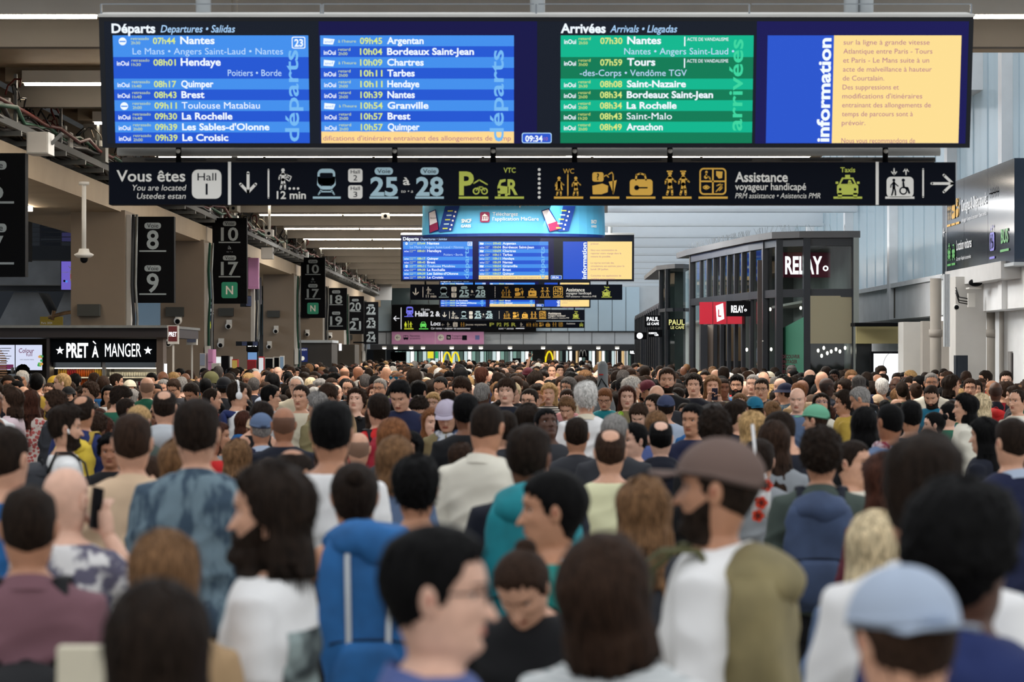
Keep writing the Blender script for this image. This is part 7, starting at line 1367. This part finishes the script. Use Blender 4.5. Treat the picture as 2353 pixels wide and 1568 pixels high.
backpack(find('striped shirt with blue shoulder'), 'steel blue shoulder pack on striped shirt', 'slate', .8, 1.36, 'blue')
phone(find('holding phone to ear'), 'ear', 'black phone at the ear of the floral shirt wearer')
phone(find('filming with a dark blue'), 'film', 'dark blue phone held up in two hands to film', 'navy')
phone(find('looking down at a held phone'), 'phone', 'slim grey phone held by the person in navy shirt', 'charcoal', 1)
phone(find('raising a phone overhead'), 'raise', 'tiny dark phone raised overhead before the far grey pier')
# print on the white T-shirt (flat print lying on the back)
t = find('dark back print'); me_t = [c for c in t.children if c.name.startswith('t_shirt')][0].data
PRT = M('shirt_print', (52, 60, 62), .85, c2=(150, 164, 162), scale=6, bump=0)
g = G()
for p in me_t.polygons:
    c = p.center
    if p.normal.y < -.25 and abs(c.x) < .14 and 1.0 < c.z < 1.33: g.add([tuple(me_t.vertices[i].co + me_t.vertices[i].normal * .0025) for i in p.vertices], [tuple(range(len(p.vertices)))], PRT, True)
g.build('print', t)
# floral tote, guitar case
t = find('red-flowered tote'); w0 = W(1748, 1135, 12.6); o = thing('tote_bag', 'white tote bag with red poppy print hanging by the grey cardigan', 'bag', w0)
g = G(); q = 12.6 / F; g.tube([(0, 0, -.12), (0, 0, 0), (0, 0, .1)], [(.045, .02), (.05, .03), (.03, .02)], FM('white'), 10, flat=(1, 0, 0)); g.build('bag', o); g = G(); g.tube([(-.02, 0, .1), (-.025, .03, .2), (-.035, .06, .34)], [(.008, .003)] * 3, FM('white'), 6, flat=(1, 0, 0)); g.build('strap', o)
S = Sign(o, 0, 0, q); RD = M('poppy', (222, 70, 44), .7); S.y0 = -.03
for x, y in ((0, 20), (-8, 50), (12, -20)): [S.circ(x + 8 * math.cos(a), y + 8 * math.sin(a), 7, RD) for a in (0, 1.26, 2.5, 3.8, 5.0)]; S.circ(x, y, 3, DARK, 1)
S.done()
o = thing('guitar_case', 'upright grey guitar case standing among the heads under the far entrance', 'guitar case', (*W(1385, 900, 31)[:2], .72), (0, 0, R(-15))); g = G(); GC_ = M('case_grey', (112, 118, 122), .7, bump=.2)
g.tube([(0, 0, 0), (0, 0, .12), (0, 0, .35), (0, 0, .55), (0, 0, .75), (0, 0, .92), (0, 0, 1.02), (0, 0, 1.26), (0, 0, 1.31)], [(.12, .05), (.19, .06), (.2, .06), (.15, .06), (.16, .06), (.11, .06), (.065, .055), (.062, .05), (.03, .03)], GC_, 20, flat=(1, 0, 0)); g.build('case', o)
g = G(); g.box(-.035, -.062, 1.14, .02, -.056, 1.155, M('case_label', (170, 40, 36))); g.build('badge', o); g = G(); g.tube([(.06, -.04, 1.0), (.0, -.075, 1.1), (-.05, -.04, 1.0)], .008, BLACK, 6); g.build('handle', o)
# white paper bag near lower left, blond book etc.
o = thing('paper_bag', 'cream paper bag held low beside the mauve shirt', 'bag', W(188, 1568, 5.6)); g = G(); g.box(-.055, 0, -.12, .055, .06, .075, FM('cream')); g.build('bag', o)
# ---- filling the gaps: everyday standing people, nearest 300 in all kept as individuals
fr = random.Random(21)
heads = [(e[0], e[1] + 600 / e[2], 640 / e[2], e[2]) for e in ent]   # centre u, v, radius px, depth
def free(x, y, rad=.5):
    for (px, py, r, *_) in PEOPLE:
        if (px - x) ** 2 + (py - y) ** 2 < (rad) ** 2: return False
    return True
def allowed(x, y):
    x /= KS_; y /= KS_
    if y < 28.5: lo, hi = -99, 99
    elif y < 33.5: lo, hi = -4.05, 5.6
    elif y < 37: lo, hi = -4.6, 4.9
    elif y < 46: lo, hi = -4.7, 4.35 - (y - 37) * .14
    else: lo, hi = -4.7, 2.9
    if y > 30 and x < -4.3 and abs(((y - 32.6) % 8) - .4) < 1: return False
    return lo < x < hi and abs(x) < (1176 / F) * y * 1.04 + .1
cand = []
y = 10.5
while y < 64:
    st_ = .62 if y > 20 else .8; x = -.21 * y
    while x < .21 * y: cand.append((x + fr.uniform(-.2, .2), y + fr.uniform(-.2, .2))); x += st_
    y += st_
HCW = ['dark'] * 8 + ['black'] * 6 + ['brown'] * 6 + ['light', 'light', 'grey', 'saltpepper', 'blond', 'auburn', 'dark', 'white']
HS = [('short', 0)] * 7 + [('crop', 0)] * 5 + [('messy', 0)] * 3 + [('curly', 0), ('fade', 0), ('thin', 0), ('spot', 0), ('shaved', 0), ('fringe', 0), ('quiff', 0), ('bob', 1), ('long', 1), ('long', 1), ('wavy', 1), ('wavy', 1), ('bun', 1), ('pony', 1), ('mane', 0)]
TC = ['black', 'charcoal', 'navy', 'midnight', 'grey', 'white', 'offwhite', 'slate', 'olive', 'khaki', 'beige', 'burgundy', 'green', 'sky', 'denim', 'lightgrey', 'red', 'mustard', 'blue', 'brown']
TK = ['jacket', 'jacket', 'shirt', 'tee', 'tee', 'hoodie', 'jumper']
HN = {'short': 'short {} hair', 'crop': 'cropped {} hair', 'messy': 'tousled {} hair', 'curly': '{} curls', 'fade': '{} fade haircut', 'thin': 'receding {} hair', 'spot': 'thinning {} hair', 'shaved': 'shaven head', 'fringe': '{} fringe', 'quiff': '{} quiff', 'bob': '{} bob', 'long': 'long {} hair', 'wavy': '{} waves', 'bun': '{} bun', 'pony': '{} ponytail', 'mane': 'collar-length {} hair'}
CN = {'dark': 'very dark', 'saltpepper': 'salt-and-pepper', 'pale': 'pale'}; KN = {'tee': 'T-shirt'}
ZONE = [(230, 'at the far left by the kiosk'), (420, 'below the Voie 8 sign'), (600, 'below the nearer Voie 10 sign'), (780, 'below the Voie 18 sign'), (960, 'below the Voie 22 sign'), (1150, 'under the left far shops'), (1350, 'under the blue drum'), (1530, 'before the café'), (1720, 'before the newsagent door'), (1900, 'before the newsagent corner'), (2100, 'before the white lightbox'), (9999, 'by the right columns')]
used = set(PP); n_ind = len(ent); LIM = 297
cand.sort(key=lambda c: c[1])
def occludes(u, v, d):
    r = 640 / d
    for hu, hv, hr, hd in heads:
        if hd > d and abs(hu - u) < hr * .75 + r * .75 and v - r * .9 < hv + hr * .8 : return True
    return False
for x, y in cand:
    if n_ind >= LIM: break
    if not allowed(x, y) or not free(x, y, .52 if y > 14 else .62): continue
    hh = fr.gauss(1.71, .08); hh = min(1.88, max(1.52, hh)); u = CU + x / y * F; v = HV + (CH - hh) * F / y
    if not -60 < u < 2410: continue
    ok = False
    for _ in range(4):
        if not occludes(u, v, y): ok = True; break
        hh -= .05; v = HV + (CH - hh) * F / y
    if not ok or hh < 1.5 or v > 1400: continue
    for _ in range(60):
        (hs, fem), hc, tk, tc = fr.choice(HS), fr.choice(HCW), fr.choice(TK), fr.choice(TC)
        face = fr.choice([0, 8, -10, 25, -25, 60, -60, 90, -90, 150, 175, 180, -165, 0, 5, -20])
        fd = 'from behind' if abs(face) < 40 else ('facing left' if 40 <= face <= 100 else ('facing right' if -100 <= face <= -40 else 'facing camera'))
        lab = 'person with %s and %s %s, %s, %s' % (HN[hs].format(CN.get(hc, hc)), {'offwhite': 'off-white', 'lightgrey': 'light grey', 'midnight': 'dark navy'}.get(tc, tc), KN.get(tk, tk), fd, next(z for q, z in ZONE if u < q))
        if lab not in used and len(lab.split()) <= 16: break
    if lab in used or len(lab.split()) > 16: continue
    used.add(lab)
    gr = []; extra = fr.random()
    if extra < .08: gr = [(fr.choice(['cap', 'beanie']), fr.choice(['navy', 'black', 'beige', 'grey']))]; lab = lab.replace('person with', 'person in %s %s with' % (gr[0][1], gr[0][0]), 1); lab = lab if len(lab.split()) <= 16 else lab.replace(', ' + fd, '')
    elif extra < .2 and abs(face) > 100: gr = [('glasses', 'black')]
    elif extra < .3 and abs(face) > 50 and not fem: gr = [('beard', hc)]
    if len(lab.split()) > 16: continue
    person(u, v, y, face, (hs, hc), fr.choice([0, 0, 1, 1, 1, 1, 2, 2, 3, 4, 5]), (tk, tc), lab, fem=fem, gear_=gr, pitch=fr.choice([0, 0, 0, 26]) if abs(face) > 100 else 0, low=fr.choice(['navy', 'charcoal', 'black', 'denim']))
    heads.append((u, v + 600 / y, 640 / y, y)); n_ind += 1
print('INDIVIDUALS', n_ind, 'last depth', y)
# ---- the rest of the crowd, past 300: one mass
cr = random.Random(5); far0 = y - 1
protos = {}
def lo_person(hs, fem, lod):
    k = (hs, fem, lod)
    if k in protos: return protos[k]
    na, zs = ((22, np.concatenate([.2302 - .0902 * (1 - np.cos(np.linspace(.1, 1.57, 6))), np.array([.125, .115, .105, .095, .085, .075, .066, .056, .045, .03, .012, 0, -.02, -.05])])) if lod == 0 else (12, np.array([.229, .215, .18, .14, .115, .09, .07, .045, .01, -.03])))
    X, Y, Z = surf(zs, az(na), lod == 0); v1, f1 = loft(X, Y, Z); parts = [(v1, f1, 0)]
    zt = np.array([-.055, -.08, -.11, -.15, -.22, -.34, -.5]); X, Y, Z = surf(zt, az(12 if lod == 0 else 8, 0), False, .02); X = X * 1.22; v2, f2 = loft(X, Y, Z); parts.append((v2, f2, 1))
    P_ = {'short': (.018, .012, .014, .02, 0), 'curly': (.035, .026, .028, .01, 0), 'long': (.02, .022, .026, -.3, -.2), 'bald': (.0, .0, .0, .3, 0), 'bob': (.02, .024, .026, -.1, -.03), 'crop': (.01, .006, .008, .03, 0)}[hs]
    if hs != 'bald':
        a = az(na, -.1); zh = np.concatenate([.2302 - .0902 * (1 - np.cos(np.linspace(.08, 1.57, 7 if lod == 0 else 4))), np.linspace(.128, min(0, P_[4]), 9 if lod == 0 else 4)]); X, Y, Z = surf(zh, a, False); ad = np.abs(np.degrees(a[None] + 0 * Z)); hl = hairline(a[None] + 0 * Z, P_[3])
        if P_[4] < 0: hl = np.where(ad > 80, -1, hl); lf = sm(-Z, -.06, 0); X = X * (1 - lf) + lf * .088 * np.sin(a[None]); Y = Y * (1 - lf) + lf * .095 * np.cos(a[None]) * np.where(np.cos(a[None]) > 0, .5, 1)
        gm = sm(Z - hl, -.006, .01); tw = sm(Z, .15, .21); bk = sm(ad, 70, 120); T = P_[0] * tw + (1 - tw) * (P_[1] * (1 - bk) + P_[2] * bk); T = T * (1 + .35 * np.sin(X * 170 + Z * 90) * np.cos(Y * 150)); t = T * gm - .007 * (1 - gm)
        nx, ny, nz = X / .08 ** 2, Y / .1 ** 2, np.where(Z < .1, 0, np.clip(Z - .12, 0, 1) / .01); l = np.sqrt(nx ** 2 + ny ** 2 + nz ** 2) + 1e-9; v3, f3 = loft(X + nx / l * t, Y + ny / l * t, Z + nz / l * t); parts.append((v3, f3, 2))
    if lod == 0:
        e = G()
        for s in (-1, 1): e.ball((.032 * s, .0845, .1165), (.011, .006, .005), IRIS, 6, 4); e.bar((.016 * s, .096, .1345), (.048 * s, .090, .1345), .004, .005, IRIS); e.ball((.083 * s, -.01, .107), (.008, .018, .03), IRIS, 6, 5)
        v4 = np.array(e.v); half = len(e.v)
        for q, f in enumerate(e.f): pass
        parts.append((v4, [f for f in e.f], 3))
    protos[k] = parts; return parts
SKN = [SK(i) for i in range(7)]; mats = SKN + [HM(c) for c in HAIRC] + [FM(c) for c in TC] + [IRIS, M('mouth_dark', (120, 70, 60))]; mi_ = {m.name: i for i, m in enumerate(mats)}
V, FF, MM = [], [], []; off = 0; cnt = 0
y = far0
while y < 141:
    st_ = .6 + .009 * max(0, y - 45); sx_ = .58 + .002 * max(0, y - 45)
    x = -8.2
    while x < 8:
        px, py = x + cr.uniform(-.22, .22), y + cr.uniform(-.22, .22); x += sx_
        if not allowed(px, py) or not free(px, py, .42): continue
        lod = 0 if py < 58 else 1; fem = cr.random() < .4; hs = cr.choice(['short', 'short', 'crop', 'curly', 'short', 'bald'] if not fem else ['long', 'long', 'bob']); hh = min(1.93, cr.gauss(1.66 if fem else 1.76, .07)); k = hh / 1.77
        face = cr.choice([0, 0, 0, 180, 180, 90, -90, 160, -160, 30, -30]) + cr.uniform(-12, 12); c, s = math.cos(R(face)), math.sin(R(face)); sk = mi_['skin_%d' % cr.choice([0, 0, 1, 1, 1, 2, 2, 3, 4, 5])]; hc = mi_['hair_' + cr.choice(HCW)]; tc = mi_['fabric_' + cr.choice(TC)]
        for (v, f, w_) in lo_person(hs, fem, lod):
            vv = (v + [0, 0, CHIN]) * k; q = np.stack([px + vv[:, 0] * c - vv[:, 1] * s, py + vv[:, 0] * s + vv[:, 1] * c, vv[:, 2]], 1); V.append(q)
            ii = {0: sk, 1: tc, 2: hc, 3: mi_['eye_iris']}[w_]
            if w_ == 3: FF += [tuple(off + z for z in p) for p in f]; MM += [sk if 0 else (ii if max(v[p[0]][1], 0) > .02 else sk) for p in f]
            else: FF += [tuple(off + z for z in p) for p in f]; MM += [ii] * len(f)
            off += len(v)
        cnt += 1
    y += st_
V = np.concatenate(V); me = bpy.data.meshes.new('crowd'); me.from_pydata(V.tolist(), [], FF)
for m in mats: me.materials.append(m)
me.polygons.foreach_set('material_index', MM); me.polygons.foreach_set('use_smooth', [True] * len(FF)); me.update()
o = link('crowd', me, None, kind='stuff', label='dense far crowd of small heads filling the hall up to the far entrance', category='crowd'); print('CROWD', cnt, len(FF))
